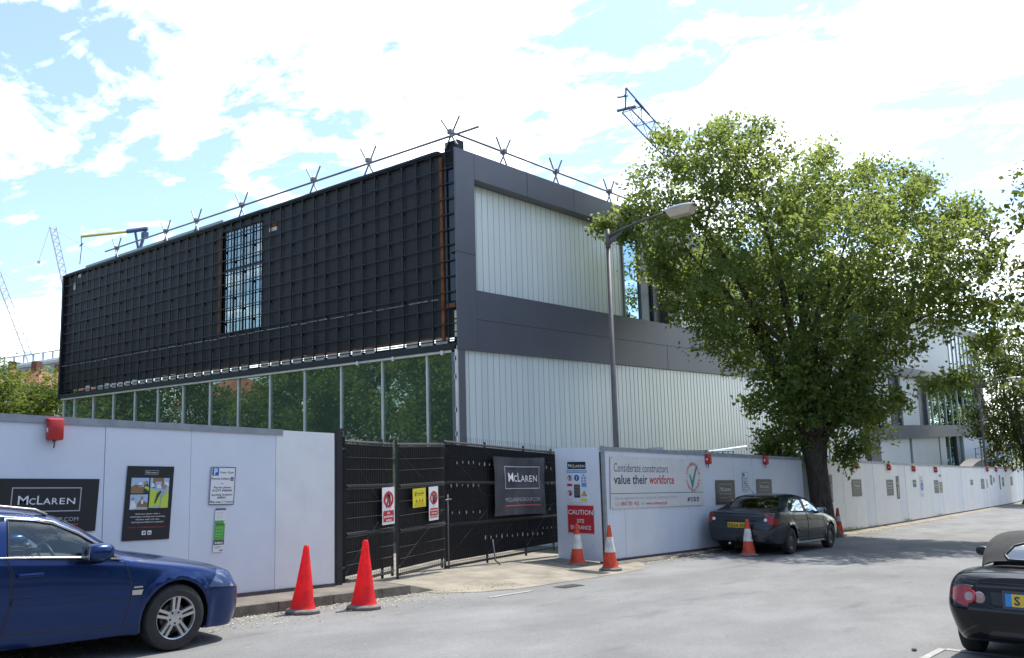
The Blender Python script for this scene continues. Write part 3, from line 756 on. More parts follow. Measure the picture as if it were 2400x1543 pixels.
# ------------------------------------------------------------------ hoardings
HH = 2.44
def hoarding(name, label, xs, Yfun, mats, cap=True, capto=None, plinth=True, gap=0.07):
    X0 = xs[0]
    t = wthing(name, (xs[0], Yfun(xs[0]), g(xs[0])), label, 'hoarding')
    for i in range(len(xs) - 1):
        a, b = xs[i] + .003, xs[i + 1] - .003
        mb = MB(); ya, yb = Yfun(a), Yfun(b)
        j = rng.uniform(-.006, .006)
        mb.hexa([(a, ya + j, g(a) + gap), (b, yb + j, g(b) + gap), (b, yb + j + .02, g(b) + gap), (a, ya + j + .02, g(a) + gap), (a, ya + j, g(a) + HH), (b, yb + j, g(b) + HH), (b, yb + j + .02, g(b) + HH), (a, ya + j + .02, g(a) + HH)])
        m = mats[i % len(mats)] if isinstance(mats, list) else mats
        mb.build('hoarding_panel', m, t)
    mb = MB()
    for x in xs: mb.box(x - .05, Yfun(x) + .035, g(x) - .1, x + .05, Yfun(x) + .12, g(x) + HH - .1)
    mb.build_each('timber_post', PLINTH, t)
    def run(y0, y1, z0, z1, nm, m, xend):
        mb = MB(); pts = [x for x in xs if x <= xend + .01]
        if pts[-1] < xend: pts.append(xend)
        for a, b in zip(pts[:-1], pts[1:]):
            ya, yb = Yfun(a), Yfun(b)
            mb.hexa([(a, ya + y0, g(a) + z0), (b, yb + y0, g(b) + z0), (b, yb + y1, g(b) + z1 * 0 + z0), (a, ya + y1, g(a) + z0), (a, ya + y0, g(a) + z1), (b, yb + y0, g(b) + z1), (b, yb + y1, g(b) + z1), (a, ya + y1, g(a) + z1)])
        mb.build(nm, m, t)
    if cap: run(-.022, .05, HH - .075, HH + .012, 'capping', CAPG, capto or xs[-1])
    if plinth: run(-.03, .03, -.05, gap + .015, 'plinth_board', PLINTH, xs[-1])
    return t
hoarding('site_hoarding', 'white timber hoarding left of the black gate, behind the blue estate car', [-1.2 + .0, .02, 1.24, 2.46, 3.8, 5.02, 6.17, 7.51, 8.58], lambda x: 10.75, [WHITE] * 7 + [WHITE2], capto=7.62, gap=.16)
hoarding('site_hoarding', 'white hoarding with the wide cream banner, right of the black gate', [15.44, 16.24, 17.70, 19.19, 20.5, 21.7, 22.9, 24.1, 25.3, 26.55], hoardY, [WHITE, WHITE3, WHITE])
hoarding('site_hoarding', 'long white hoarding curving away down the street beyond the big tree', [28.6] + [28.9 + 1.22 * i for i in range(0, 45)], hoardY, [WHITE2, WHITE2, WHITE2, WHITE2, WHITE3, WHITE2, WHITE2, WHITE2, WHITE3, WHITE2])
# recess of the hoarding round the trunk and the return beside the gate
def panel_line(name, label, pts, m, capm=True):
    t = wthing(name, (pts[0][0], pts[0][1], g(pts[0][0])), label, 'hoarding')
    mb = MB(); mc = MB()
    for (a, b) in zip(pts[:-1], pts[1:]):
        d = Vector((b[0] - a[0], b[1] - a[1])).normalized(); n = Vector((-d.y, d.x)) * .02
        for (mm, z0, z1, e) in ((mb, .05, HH - .01, 1.0), (mc, HH - .01, HH + .02, 1.7)):
            mm.hexa([(a[0], a[1], g(a[0]) + z0), (b[0], b[1], g(b[0]) + z0), (b[0] + n.x * e, b[1] + n.y * e, g(b[0]) + z0), (a[0] + n.x * e, a[1] + n.y * e, g(a[0]) + z0),
                     (a[0], a[1], g(a[0]) + z1), (b[0], b[1], g(b[0]) + z1), (b[0] + n.x * e, b[1] + n.y * e, g(b[0]) + z1), (a[0] + n.x * e, a[1] + n.y * e, g(a[0]) + z1)])
    mb.build('hoarding_panel', m, t)
    if capm: mc.build('capping', CAPG, t)
    return t
panel_line('site_hoarding', 'white hoarding stepped back behind the trunk of the big tree', [(26.56, 10.43), (27.0, 11.1), (28.3, 11.1), (28.58, 10.43)], WHITE3)
panel_line('site_hoarding', 'narrow white hoarding return beside the gate, carrying the red caution board', [(15.40, 11.60), (15.36, 10.41)], WHITE, capm=False)
mb = MB(); mb.box(15.37, 10.30, g(15.4) - .05, 15.435, 10.365, g(15.4) + HH + .02); mb.build('hoarding_corner_post', CAPG, None, origin=(15.4, 10.33, g(15.4)))
tag(bpy.data.objects['hoarding_corner_post'], 'thin grey post at the corner of the white hoarding by the caution board', 'post')

# ------------------------------------------------------------------ black mesh gates
def gate_leaf(name, label, p, q, zt, bars, sheetf=True, foot=.10, folds=(0.06, .78, 1.56, 2.30), spikes=True, dots=None):
    """p, q: plan ends; zt: top above the street at each end"""
    t = wthing(name, (p[0], p[1], g(p[0])), label, 'gate', 'black mesh site gates')
    L = math.hypot(q[0] - p[0], q[1] - p[1]); d = Vector(((q[0] - p[0]) / L, (q[1] - p[1]) / L, 0)); n = Vector((d.y, -d.x, 0))
    if n.y > 0 and abs(n.y) > abs(n.x): n = -n
    zb = max(g(p[0]), g(q[0])) + foot
    def P(s, o, z): return Vector((p[0], p[1], 0)) + d * s + n * o + Vector((0, 0, z))
    ztop0, ztop1 = g(p[0]) + zt[0], g(q[0]) + zt[1]
    zt_ = lambda s: ztop0 + (ztop1 - ztop0) * s / L
    mb = MB()
    for s in bars: mb.tube([P(s, 0, zb - .05), P(s, 0, zt_(s) - .03)], .032, 4)
    for z in (zb + .02, ): mb.tube([P(.02, 0, z), P(L - .02, 0, z)], .024, 4)
    mb.tube([P(.02, 0, zt_(0) - .10), P(L - .02, 0, zt_(L) - .10)], .022, 4)
    for a, b in zip(bars[:-1], bars[1:]):
        mb.tube([P(a, .015, zt_(a) - .2), P(b, .015, zt_(b) - 1.15)], .018, 4); mb.tube([P(a, .015, zb + .15), P(b, .015, zb + 1.0)], .018, 4)
    mb.build('gate_frame', BLACKM, t)
    mb = MB(); mt = MB(); s = .05; H = zt[0]
    while s < L - .03:
        zt0 = zt_(s); path = []
        path.append(P(s, .045, zb - .02))
        for fz in folds:
            z = zb + (zt0 - .06 - zb) * (fz / 2.36)
            path += [P(s, .045, z - .035), P(s, .105, z), P(s, .045, z + .035)]
        path.append(P(s, .045, zt0 + (.03 if spikes else -.02)))
        mb.tube([path[0], path[-1]], .003, 3, cap=False)
        for k in range(len(folds)): mt.tube(path[1 + 3 * k:4 + 3 * k], .006, 4, cap=False)
        s += .062
    for fz in [f + o for f in folds for o in (-.035, .035)] + [.3, .5, 1.05, 1.3, 1.85, 2.05]:
        f = fz / 2.36; mb.tube([P(.03, .05, zb + (zt_(0) - .06 - zb) * f), P(L - .03, .05, zb + (zt_(L) - .06 - zb) * f)], .0035, 3)
    mb.cur = 1; mb.add(mt.v, mt.f); mb.build('wire_mesh', [M_('black mesh wire', (.02, .02, .022), .4), M_('pale mesh fold', (.10, .10, .105), .2, spec=.8)], t)  # bright look of the folds put into a paler, glossier colour
    if sheetf:
        mb = MB(); k = 14
        vs = []; fs = []
        for i in range(k + 1):
            s = .03 + (L - .06) * i / k
            for j in range(9):
                z = zb + .12 + (zt_(s) - .14 - zb - .12) * j / 8
                vs.append(P(s, .028 + rng.uniform(-.008, .004), z))
        for i in range(k):
            for j in range(8): fs.append((i * 9 + j, (i + 1) * 9 + j, (i + 1) * 9 + j + 1, i * 9 + j + 1))
        mb.add(vs, fs); mb.build('sheeting', SHEET, t, True)
    if dots:
        mb = MB()
        for (s, z, r_) in dots:
            c = P(s, .053, g(p[0] + d.x * s) + z); pts = []
            for i in range(10):
                a = 2 * math.pi * i / 10; pts.append(c + d * (r_ * .8 * math.cos(a)) + Vector((0, 0, r_ * 1.5 * math.sin(a))))
            mb.poly(pts)
        mb.build('eyelet', M_('pale hole fill', (.26, .26, .26), .5), t)  # pale discs painted for the bright ground showing through holes in the sheeting
    return t, P, d, n
PG1 = (8.93, 10.98); PG2 = (10.22, 11.22); PG3 = (11.75, 11.52)
g1 = gate_leaf('mesh_gate', 'black mesh gate leaf nearest the white hoarding, with the walking man sign', PG1, PG2, (2.44, 2.44), [.03, 1.0, 1.28])
g2 = gate_leaf('mesh_gate', 'black mesh gate leaf in the middle, with the yellow notice', (10.30, 11.235), PG3, (2.44, 2.50), [.03, 1.42])
dots = [(.35 + .16 * i + .03 * rng.random(), 2.06 + .03 * rng.random() - .004 * i, rng.uniform(.018, .03)) for i in range(20)]
dots += [(1.15 + .17 * i, .58 + .02 * rng.random(), rng.uniform(.02, .032)) for i in range(12)] + [(.18 + .16 * i, 1.62 + .01 * rng.random(), rng.uniform(.018, .03)) for i in range(6)] + [(3.0 + .14 * i, 1.66, .022) for i in range(4)] + [(.2 + .2 * i, 1.1, rng.uniform(.014, .026)) for i in range(5)] + [(3.0 + .16 * i, 1.1, .02) for i in range(3)] + [(3.05 + .15 * i, .7, .018) for i in range(3)]
g3 = gate_leaf('mesh_gate', 'long black sheeted gate beside the hoarding return, carrying the black banner', (12.1, 11.86), (15.85, 11.86), (2.57, 2.45), [.03, 1.25, 2.5, 3.48], dots=dots, foot=.06)
pt = wthing('gate_post', (8.72, 10.86, g(8.7)), 'black gate post where the left hoarding ends', 'post')
mb = MB(); mb.box(8.66, 10.8, g(8.7) - .1, 8.78, 10.9, g(8.7) + 2.48); mb.build('post_shaft', BLACKM, pt)
mb = MB(); mb.box(8.62, 10.78, g(8.7) + 2.485, 8.92, 10.92, g(8.7) + 2.52); mb.tube([(8.78, 10.84, g(8.7) + 2.2), (8.95, 10.96, g(8.7) + 2.2)], .02, 5); mb.tube([(8.78, 10.84, g(8.7) + .35), (8.95, 10.96, g(8.7) + .35)], .02, 5); mb.build_each('hinge', BLACKM, pt)
bo = wthing('gate_bolt', (12.15, 11.74, g(12.1)), 'pale drop bolt and latch where the black gates meet', 'latch')
mb = MB(); mb.tube([(12.13, 11.76, g(12.1) + .05), (12.13, 11.76, g(12.1) + 1.45)], .014, 8); mb.tube([(11.8, 11.50, g(12) + 1.36), (12.2, 11.74, g(12) + 1.35)], .018, 6); mb.tube([(13.25, 11.62, g(13.2) + .55), (13.3, 11.6, g(13.2) + .14), (13.33, 11.5, g(13.2) + .06)], .016, 6); mb.build('bolt_rod', M_('dull steel', (.12, .12, .12), .5, metal=.4), bo, True)

# ------------------------------------------------------------------ company boards
def wordmark(s, part, m, x0, x1, y, h, layer=1):
    W = x1 - x0      # capitals of two sizes
    for ch, a, b, k in (('M', 0, .175, 1), ('C', .19, .30, .72), ('L', .325, .42, 1), ('A', .43, .565, .72), ('R', .585, .69, .72), ('E', .72, .815, .72), ('N', .85, 1.0, .72)):
        s.text(part, m, ch, x0 + W * a, x0 + W * b, y, h * k, bold=.006, layer=layer)
SMLG = 'printed boards on the white hoarding'
# large board at the left, partly behind the car
s = rsign('company_board', 2.99, 4.925, g(3.95) + 1.15, g(3.95) + 1.77, 10.75, 'large black board with framed company name, behind the blue car', 'sign')
s.board(0, 0, s.w, s.h, PBLACK)
x0 = s.w - .985; x1 = s.w - .205
s.frame('logo_frame', PLGREY, x0, .24, x1, .52, .012); wordmark(s, 'wordmark', PWHITE, x0 + .075, x1 - .065, .325, .105)
s.text('web_address', PLGREY, 'MCLARENGROUP.COM', x0 + .0, x1 - .01, .125, .05); s.rect('underline', PORNG, x0, .082, x1 - .01, .092)
s.done()
# careers poster
s = rsign('careers_poster', 5.256, 5.88, g(5.57) + .975, g(5.57) + 1.90, 10.75, 'black portrait poster with three photos of people in hard hats', 'poster')
W, H = s.w, s.h; s.board(0, 0, W, H, PBLACK)
s.frame('logo_frame', PLGREY, W * .37, H * .885, W * .66, H * .945, .004); wordmark(s, 'wordmark', PWHITE, W * .40, W * .63, H * .903, .024)
def photo(x0, y0, x1, y1, bg): s.rect('photo', bg, x0 * W, y0 * H, x1 * W, y1 * H, 1)
photo(.10, .63, .47, .84, PSKY); photo(.10, .41, .47, .615, PLGREY); photo(.50, .43, .91, .84, PGREY)
pp = lambda nm, m, pts, l: s.poly(nm, m, [(a * W, b * H) for a, b in pts], l)
pp('photo_figure_dark', PBROWN, [(.10, .63), (.10, .72), (.2, .75), (.34, .72), (.40, .70), (.47, .72), (.47, .63)], 2); pp('photo_figure_dark', PGREY, [(.36, .63), (.38, .78), (.40, .80), (.44, .79), (.47, .70), (.47, .63)], 3)
s.disc('photo_face', PSKIN, .28 * W, .735 * H, .04 * W, 4, 12, .032 * H); s.disc('photo_face', PSKIN, .40 * W, .77 * H, .035 * W, 4, 12, .025 * H); pp('photo_helmet', PWHITE, [(.23, .745), (.245, .775), (.28, .785), (.315, .775), (.33, .745)], 5); pp('photo_vest', PHIVIS, [(.37, .70), (.39, .73), (.47, .715), (.47, .66), (.42, .69)], 5)
pp('photo_figure_dark', PGREY, [(.23, .41), (.26, .50), (.32, .54), (.34, .58), (.36, .58), (.38, .53), (.47, .50), (.47, .41)], 2); pp('photo_shirt', PWHITE, [(.10, .42), (.12, .53), (.17, .54), (.22, .48), (.26, .43)], 3); pp('photo_shirt', PWHITE, [(.33, .49), (.335, .545), (.37, .545), (.375, .49)], 3); s.disc('photo_face', PSKIN, .16 * W, .555 * H, .03 * W, 4, 12, .02 * H); s.disc('photo_face', PBROWN, .35 * W, .58 * H, .02 * W, 4, 12, .016 * H); s.rect('photo_table', PLGREY, .24 * W, .412 * H, .47 * W, .445 * H, 4)
pp('photo_wall', PBROWN, [(.56, .70), (.56, .84), (.79, .84), (.79, .73), (.75, .73), (.75, .79), (.61, .79), (.61, .70)], 2)
pp('photo_vest', PHIVIS, [(.50, .44), (.51, .67), (.57, .69), (.63, .66), (.65, .45)], 3); pp('photo_vest', PHIVIS, [(.62, .47), (.64, .66), (.70, .67), (.74, .64), (.73, .46)], 2); pp('photo_vest', PHIVIS, [(.74, .43), (.755, .60), (.80, .66), (.88, .67), (.91, .60), (.91, .43)], 4)
pp('photo_figure_dark', PGREY, [(.61, .50), (.66, .63), (.73, .67), (.75, .65), (.69, .58), (.63, .49)], 5); s.disc('photo_face', PSKIN, .81 * W, .73 * H, .05 * W, 5, 12, .045 * H); pp('photo_shirt', PLGREY, [(.77, .60), (.80, .65), (.86, .68), (.85, .63), (.79, .57)], 6)
pp('photo_helmet', PWHITE, [(.51, .72), (.52, .765), (.55, .77), (.58, .755), (.585, .715)], 6); pp('photo_helmet', PWHITE, [(.635, .70), (.645, .74), (.68, .755), (.72, .74), (.735, .695)], 6); pp('photo_helmet', PWHITE, [(.79, .76), (.81, .785), (.86, .79), (.895, .765), (.90, .73), (.86, .735)], 6)
for i, (t_, a, b) in enumerate((('Build your career within a', .24, .76), ('challenging, exciting and rewarding', .13, .87), ('industry, with a job that', .25, .75), ('will help you fulfil your potential', .16, .84))): s.text('headline', PWHITE, t_, a * W, b * W, (.345 - .037 * i) * H, .017, bold=.012)
s.text('contact_line', PORNG, 'contact: careers@mclarengroup.com', .11 * W, .87 * W, .168 * H, .014)
for a in (.40, .52): s.rect('social_icon', PWHITE, a * W, .07 * H, (a + .085) * W, .125 * H)
s.poly('icon_mark', PBLACK, [(.42 * W, .085 * H), (.445 * W, .083 * H), (.47 * W, .105 * H), (.46 * W, .112 * H), (.445 * W, .108 * H), (.425 * W, .11 * H), (.435 * W, .097 * H)], 2); s.text('icon_mark', PBLACK, 'in', .535 * W, .59 * W, .085 * H, .022, bold=.03, layer=2)
s.done()
# parking plate and the pay notice
s = rsign('parking_sign', 6.436, 6.818, g(6.63) + 1.39, g(6.63) + 1.90, 10.75, 'white parking plate with blue letter above the green notice', 'sign')
W, H = s.w, s.h; s.board(0, 0, W, H, PWHITE); s.frame('border', PNAVY, 0, 0, W, H, .010)
s.rect('parking_symbol', PBLUE, .06 * W, .77 * H, .32 * W, .97 * H); s.text('symbol_letter', PWHITE, 'P', .125 * W, .27 * W, .795 * H, .085, bold=.03, layer=2)
for t_, a, b, y, h in (('8 am - 8 pm', .38, .92, .835, .026), ('Permit holders', .05, .78, .665, .028), ('or', .43, .53, .545, .020), ('Pay by phone', .16, .84, .435, .028), ('01273 458458', .11, .88, .352, .028), ('quoting location', .08, .91, .243, .027), ('84855', .32, .66, .165, .028), ('Max stay 11 hours', .05, .95, .055, .028)): s.text('lettering', PBLACK, t_, a * W, b * W, y * H, h, bold=.014)
s.rect('zone_box', PNAVY, .81 * W, .635 * H, .93 * W, .735 * H); s.text('zone_letter', PWHITE, 'C', .84 * W, .90 * W, .655 * H, .032, bold=.02, layer=2)
s.done()
s = rsign('payment_notice', 6.512, 6.668, g(6.59) + .755, g(6.59) + 1.335, 10.75, 'narrow green and white payment notice below the parking plate', 'sign')
W, H = s.w, s.h; s.board(0, 0, W, H, PWHITE)
s.rect('header', PNAVY, 0, .955 * H, W, H); s.text('header_text', PWHITE, 'pay by phone', .12 * W, .9 * W, .967 * H, .010, layer=2)
s.rect('green_panel', PGRN, 0, .27 * H, W, .72 * H); s.rect('code_panel', PGREY, 0, .165 * H, W, .268 * H); s.text('code', PWHITE, '84855', .10 * W, .90 * W, .185 * H, .030, bold=.03, layer=2)
s.text('green_title', PBLACK, 'pay here', .15 * W, .88 * W, .62 * H, .018, bold=.03, layer=2)
for i in range(6): s.disc('pictogram', M_('printed pale green', (.25, .55, .2), .5), (.25 + .25 * (i % 3)) * W, (.55 - .07 * (i // 3)) * H, .012, 2, 12)
for i, y in enumerate((.40, .35)): s.rect('small_line', M_('printed pale green', (.25, .55, .2), .5), .1 * W, y * H, (.8 - .2 * i) * W, (y + .015) * H, 2)
for i, y in enumerate((.90, .87, .84, .80, .77, .13, .115, .10, .085)): s.rect('small_line', PLGREY, .12 * W, y * H, (.88 - .08 * (i % 3)) * W, (y + .006) * H, 1)
s.poly('corner_badge', PBLUE, [(.58 * W, .02 * H), (.62 * W, .045 * H), (.78 * W, .05 * H), (.74 * W, .022 * H)]); s.poly('corner_badge', PRED, [(.76 * W, .025 * H), (.8 * W, .05 * H), (.95 * W, .05 * H), (.92 * W, .025 * H)]); s.rect('corner_badge', PWHITE, .86 * W, .65 * H, .98 * W, .71 * H, 2)
s.done()
# signs on the gate leaves
def gsign(name, gl, s0, w, zlo, h, label, cat, group=None, out=.10):
    t, P, d, n = gl; o = P(s0, out, 0); o.z = g(o.x) + zlo
    q = Sign(name, o, d, (0, 0, 1), label, cat, group); q.w = w; q.h = h; return q
def prohib(s, cx, cy, r, w, slash=True, nm='prohibition_ring', layer=3):
    s.ring(nm, PRED, cx, cy, r, w, layer)
    if slash: a = math.radians(45); s.bar(nm, PRED, (cx - (r - w * .5) * math.cos(a), cy + (r - w * .5) * math.sin(a)), (cx + (r - w * .5) * math.cos(a), cy - (r - w * .5) * math.sin(a)), w * .9, layer)
def man(s, cx, cy, k, nm='walking_man', layer=2):
    f = lambda pts: s.poly(nm, PBLACK, [(cx + a * k, cy + b * k) for a, b in pts], layer)
    s.disc(nm, PBLACK, cx - .02 * k, cy + .40 * k, .075 * k, layer, 14); f([(-.12, .28), (.06, .32), (.13, .22), (.12, -.05), (-.08, -.05)]); f([(.06, .32), (.17, .2), (.22, -.08), (.18, -.08), (.10, .12)]); f([(-.10, .28), (-.26, .02), (-.38, .02), (-.38, .06), (-.27, .07), (-.10, .16)])
    f([(-.08, -.05), (.02, -.05), (-.10, -.28), (-.14, -.46), (-.24, -.46), (-.19, -.26)]); f([(.0, -.05), (.12, -.05), (.12, -.26), (.16, -.46), (.06, -.46), (.04, -.26)])
def hand(s, cx, cy, k, nm='raised_hand', layer=2):
    s.poly(nm, PBLACK, [(cx + a * k, cy + b * k) for a, b in ((-.18, .0), (-.2, -.25), (-.08, -.42), (.08, -.42), (.17, -.22), (.17, .02))], layer)
    for i, (a, b, l) in enumerate(((-.15, 0, .30), (-.05, .02, .40), (.05, .02, .38), (.14, 0, .30))): s.bar(nm, PBLACK, (cx + a * k, cy + b * k), (cx + (a + (a * .35)) * k, cy + (b + l) * k), .07 * k, layer)
    s.bar(nm, PBLACK, (cx + .14 * k, cy - .2 * k), (cx + .3 * k, cy + .02 * k), .08 * k, layer)
s = gsign('prohibition_sign', g1, .88, .335, .98, .615, 'white and red sign with crossed out walking man on the black gate', 'sign')
W, H = s.w, s.h; s.board(0, 0, W, H, PWHITE); s.rect('red_panel', PRED, .07 * W, .07 * H, .93 * W, .37 * H)
for t_, a, b, y in (('No', .40, .60, .275), ('pedestrian', .13, .87, .185), ('access', .28, .72, .09)): s.text('lettering', PWHITE, t_, a * W, b * W, y * H, .044, bold=.02, layer=2)
man(s, .5 * W, .67 * H, .30); prohib(s, .5 * W, .67 * H, .40 * W, .042); s.done()
s = gsign('prohibition_sign', g2, .86, .30, 1.0, .60, 'white and red sign with crossed out hand beside the yellow notice', 'sign')
W, H = s.w, s.h; s.board(0, 0, W, H, PWHITE); s.rect('red_panel', PRED, .09 * W, .08 * H, .93 * W, .36 * H)
for t_, a, b, y in (('No admittance', .13, .87, .275), ('authorised', .22, .80, .19), ('personnel only', .12, .90, .105)): s.text('lettering', PWHITE, t_, a * W, b * W, y * H, .034, bold=.02, layer=2)
hand(s, .55 * W, .68 * H, .27); prohib(s, .5 * W, .67 * H, .40 * W, .034); s.done()
s = gsign('security_notice', g2, .36, .40, 1.24, .33, 'yellow security notice with small pictograms on the black gate', 'sign')
W, H = s.w, s.h; s.board(0, 0, W, H, PYEL)
s.poly('shield', PBLACK, [(.13 * W, .80 * H), (.32 * W, .80 * H), (.30 * W, .68 * H), (.225 * W, .57 * H), (.15 * W, .68 * H)]); s.bar('shield_mark', PYEL, (.225 * W, .79 * H), (.225 * W, .61 * H), .012, 2); s.bar('shield_mark', PYEL, (.16 * W, .74 * H), (.29 * W, .74 * H), .010, 2)
s.text('lettering', PBLACK, 'site security', .37 * W, .86 * W, .70 * H, .034, bold=.02); s.text('lettering', PGREY, '24 hours', .38 * W, .72 * W, .60 * H, .020)
for i in range(3): s.poly('pictogram', PGREY, [((.28 + .23 * i - .07) * W, .28 * H), ((.28 + .23 * i + .07) * W, .28 * H), ((.28 + .23 * i) * W, .48 * H)]); s.poly('pictogram', PYEL, [((.28 + .23 * i - .045) * W, .30 * H), ((.28 + .23 * i + .045) * W, .30 * H), ((.28 + .23 * i) * W, .44 * H)], 2); s.disc('pictogram', PBLACK, (.28 + .23 * i) * W, .34 * H, .010, 3, 10)
for y in (.88, .20, .16, .10, .065): s.rect('small_line', M_('printed ochre', (.45, .36, .02), .5), .1 * W, y * H, .92 * W, (y + .018) * H)
s.done()
# black banner tied to the long gate
t_, P_, d_, n_ = g3
ban = wthing('company_banner', P_(1.35, .14, g(13.5) + 1.0), 'creased black banner with framed white company name tied to the gate', 'banner')
BW, BH = 1.72, 1.22
rngb = random.Random(3)
def bz(a, b): return .009 * math.sin(a * 9 + b * 2) * (1 - abs(2 * a - 1)) + .006 * math.sin(b * 11 + a * 5) + .03 * (1 - b) * math.sin(a * 3.1)
def bpt(a, b, off=0.0):
    o = P_(1.35, .14, 0); sgx = a * BW
    e = .03 * math.sin(b * 3.14) * (1 if a < .5 else -1) * abs(2 * a - 1)
    p = o + d_ * (sgx + e) + n_ * (bz(a, b) + off); p.z = g(13.5) + 1.00 - .047 * (a * BW) + b * BH + .02 * math.sin(a * 3.14) * (1 - 2 * b); return p
mb = MB(); NU, NV = 40, 28
mb.add([bpt(i / NU, j / NV) for i in range(NU + 1) for j in range(NV + 1)], [(i * (NV + 1) + j, (i + 1) * (NV + 1) + j, (i + 1) * (NV + 1) + j + 1, i * (NV + 1) + j + 1) for i in range(NU) for j in range(NV)])
BANM = M_('banner vinyl', (0.034, 0.034, 0.040), 0.38, var=0.30, vscale=2.2, col2=(0.085, 0.085, 0.092), stretch=(1, 1, .5), bump=.2, bscale=5)
mb.build('banner_sheet', BANM, ban, True)
def bconv(fn, nm, m):
    # lettering laid on the creased sheet
    class Q: pass
    tmp = Sign.__new__(Sign); tmp.parts = {}
    fn(tmp); mbx = MB()
    for (k, l), (mm, _, _) in tmp.parts.items():
        mbx.add([bpt(v[0] / BW, v[1] / BH, .022) for v in mm.v], mm.f)
    mbx.build(nm, m, ban)
def subdivbar(s, nm, m, x0, y0, x1, y1, n):
    for i in range(n):
        if x1 - x0 > y1 - y0: s.rect(nm, m, x0 + (x1 - x0) * i / n, y0, x0 + (x1 - x0) * (i + 1) / n, y1)
        else: s.rect(nm, m, x0, y0 + (y1 - y0) * i / n, x1, y0 + (y1 - y0) * (i + 1) / n)
def f_(s):
    for a in ((.30, .545, 1.50, .565), (.30, 1.01, 1.50, 1.03), (.30, .56, .32, 1.01), (1.48, .56, 1.50, 1.01)): subdivbar(s, 'a', PWHITE, *a, 24)
bconv(f_, 'logo_frame', PLGREY)
bconv(lambda s: wordmark(s, 'a', PWHITE, .41, 1.41, .70, .20), 'wordmark', PWHITE)
bconv(lambda s: s.text('a', PWHITE, 'MCLARENGROUP.COM', .31, 1.49, .28, .085), 'web_address', PLGREY)
bconv(lambda s: subdivbar(s, 'a', PORNG, .29, .185, 1.50, .205, 30), 'underline', PORNG)
# site rules and the red caution board on the return (facing the gate)
def retsign(name, y_left, w, zlo, h, label, cat):
    q = Sign(name, (15.372, y_left, g(15.4) + zlo), (0, -1, 0), (0, 0, 1), label, cat); q.w = w; q.h = h; return q
s = retsign('caution_sign', 11.30, .72, .60, .62, 'red caution site entrance board behind the striped cone', 'sign')
W, H = s.w, s.h; s.board(0, 0, W, H, M_('pale pink border', (.62, .48, .48), .5)); s.rect('red_panel', PRED, .02, .022, W - .02, H - .022)
for t_, a, b, y, h in (('CAUTION', .05, .95, .66, .105), ('SITE', .36, .62, .38, .085), ('ENTRANCE', .13, .86, .16, .085)): s.text('lettering', PWHITE, t_, a * W, b * W, y * H, h, bold=.008, layer=2)
s.done()
s = retsign('site_rules_sign', 11.27, .53, 1.27, .86, 'white site rules panel with black name plate above the red caution board', 'sign')
W, H = s.w, s.h; s.board(0, 0, W, H, WHITE)
s.rect('name_plate', PBLACK, .04 * W, .82 * H, .96 * W, H); wordmark(s, 'wordmark', PWHITE, .10 * W, .90 * W, .865 * H, .075, 2)
s.rect('blue_strip', PMBLUE, 0, .725 * H, W, .795 * H); s.text('strip_text', PWHITE, 'SUMMARY SITE RULES', .05 * W, .95 * W, .742 * H, .03, bold=.02, layer=2)
man(s, .15 * W, .60 * H, .13); prohib(s, .15 * W, .60 * H, .062, .010)
s.disc('mandatory_disc', PBLUE, .49 * W, .60 * H, .068); s.bar('mandatory_mark', PWHITE, (.49 * W, .64 * H), (.49 * W, .585 * H), .016, 2); s.disc('mandatory_mark', PWHITE, .49 * W, .565 * H, .009, 2, 10)
for (a, b) in ((.84, .67), (.77, .60), (.91, .60), (.77, .53), (.91, .53)): s.disc('mandatory_disc', PBLUE, a * W, b * H, .026); s.disc('mandatory_mark', PWHITE, a * W, b * H, .012, 2, 10)
s.rect('blue_box', PMBLUE, .72 * W, .38 * H, .97 * W, .48 * H); s.rect('red_box', PRED, 0, .39 * H, .26 * W, .455 * H); s.rect('text_box', PGREY, .34 * W, .11 * H, .64 * W, .44 * H)
for i in range(6): s.rect('text_line', PLGREY, .37 * W, (.40 - .045 * i) * H, .61 * W, (.407 - .045 * i) * H, 2)
hand(s, .15 * W, .225 * H, .12); prohib(s, .14 * W, .225 * H, .062, .010)
s.poly('warning_triangle', PBLACK, [(.70 * W, .155 * H), (.98 * W, .155 * H), (.84 * W, .29 * H)]); s.poly('warning_triangle', PYEL, [(.735 * W, .165 * H), (.945 * W, .165 * H), (.84 * W, .27 * H)], 2); s.bar('warning_mark', PBLACK, (.84 * W, .24 * H), (.84 * W, .17 * H), .014, 3)
s.rect('yellow_box', PYEL, .68 * W, .03 * H, .97 * W, .09 * H); s.rect('text_line', PLGREY, .01 * W, .065 * H, .25 * W, .075 * H); s.rect('text_line', PLGREY, .06 * W, .045 * H, .2 * W, .055 * H)
s.done()
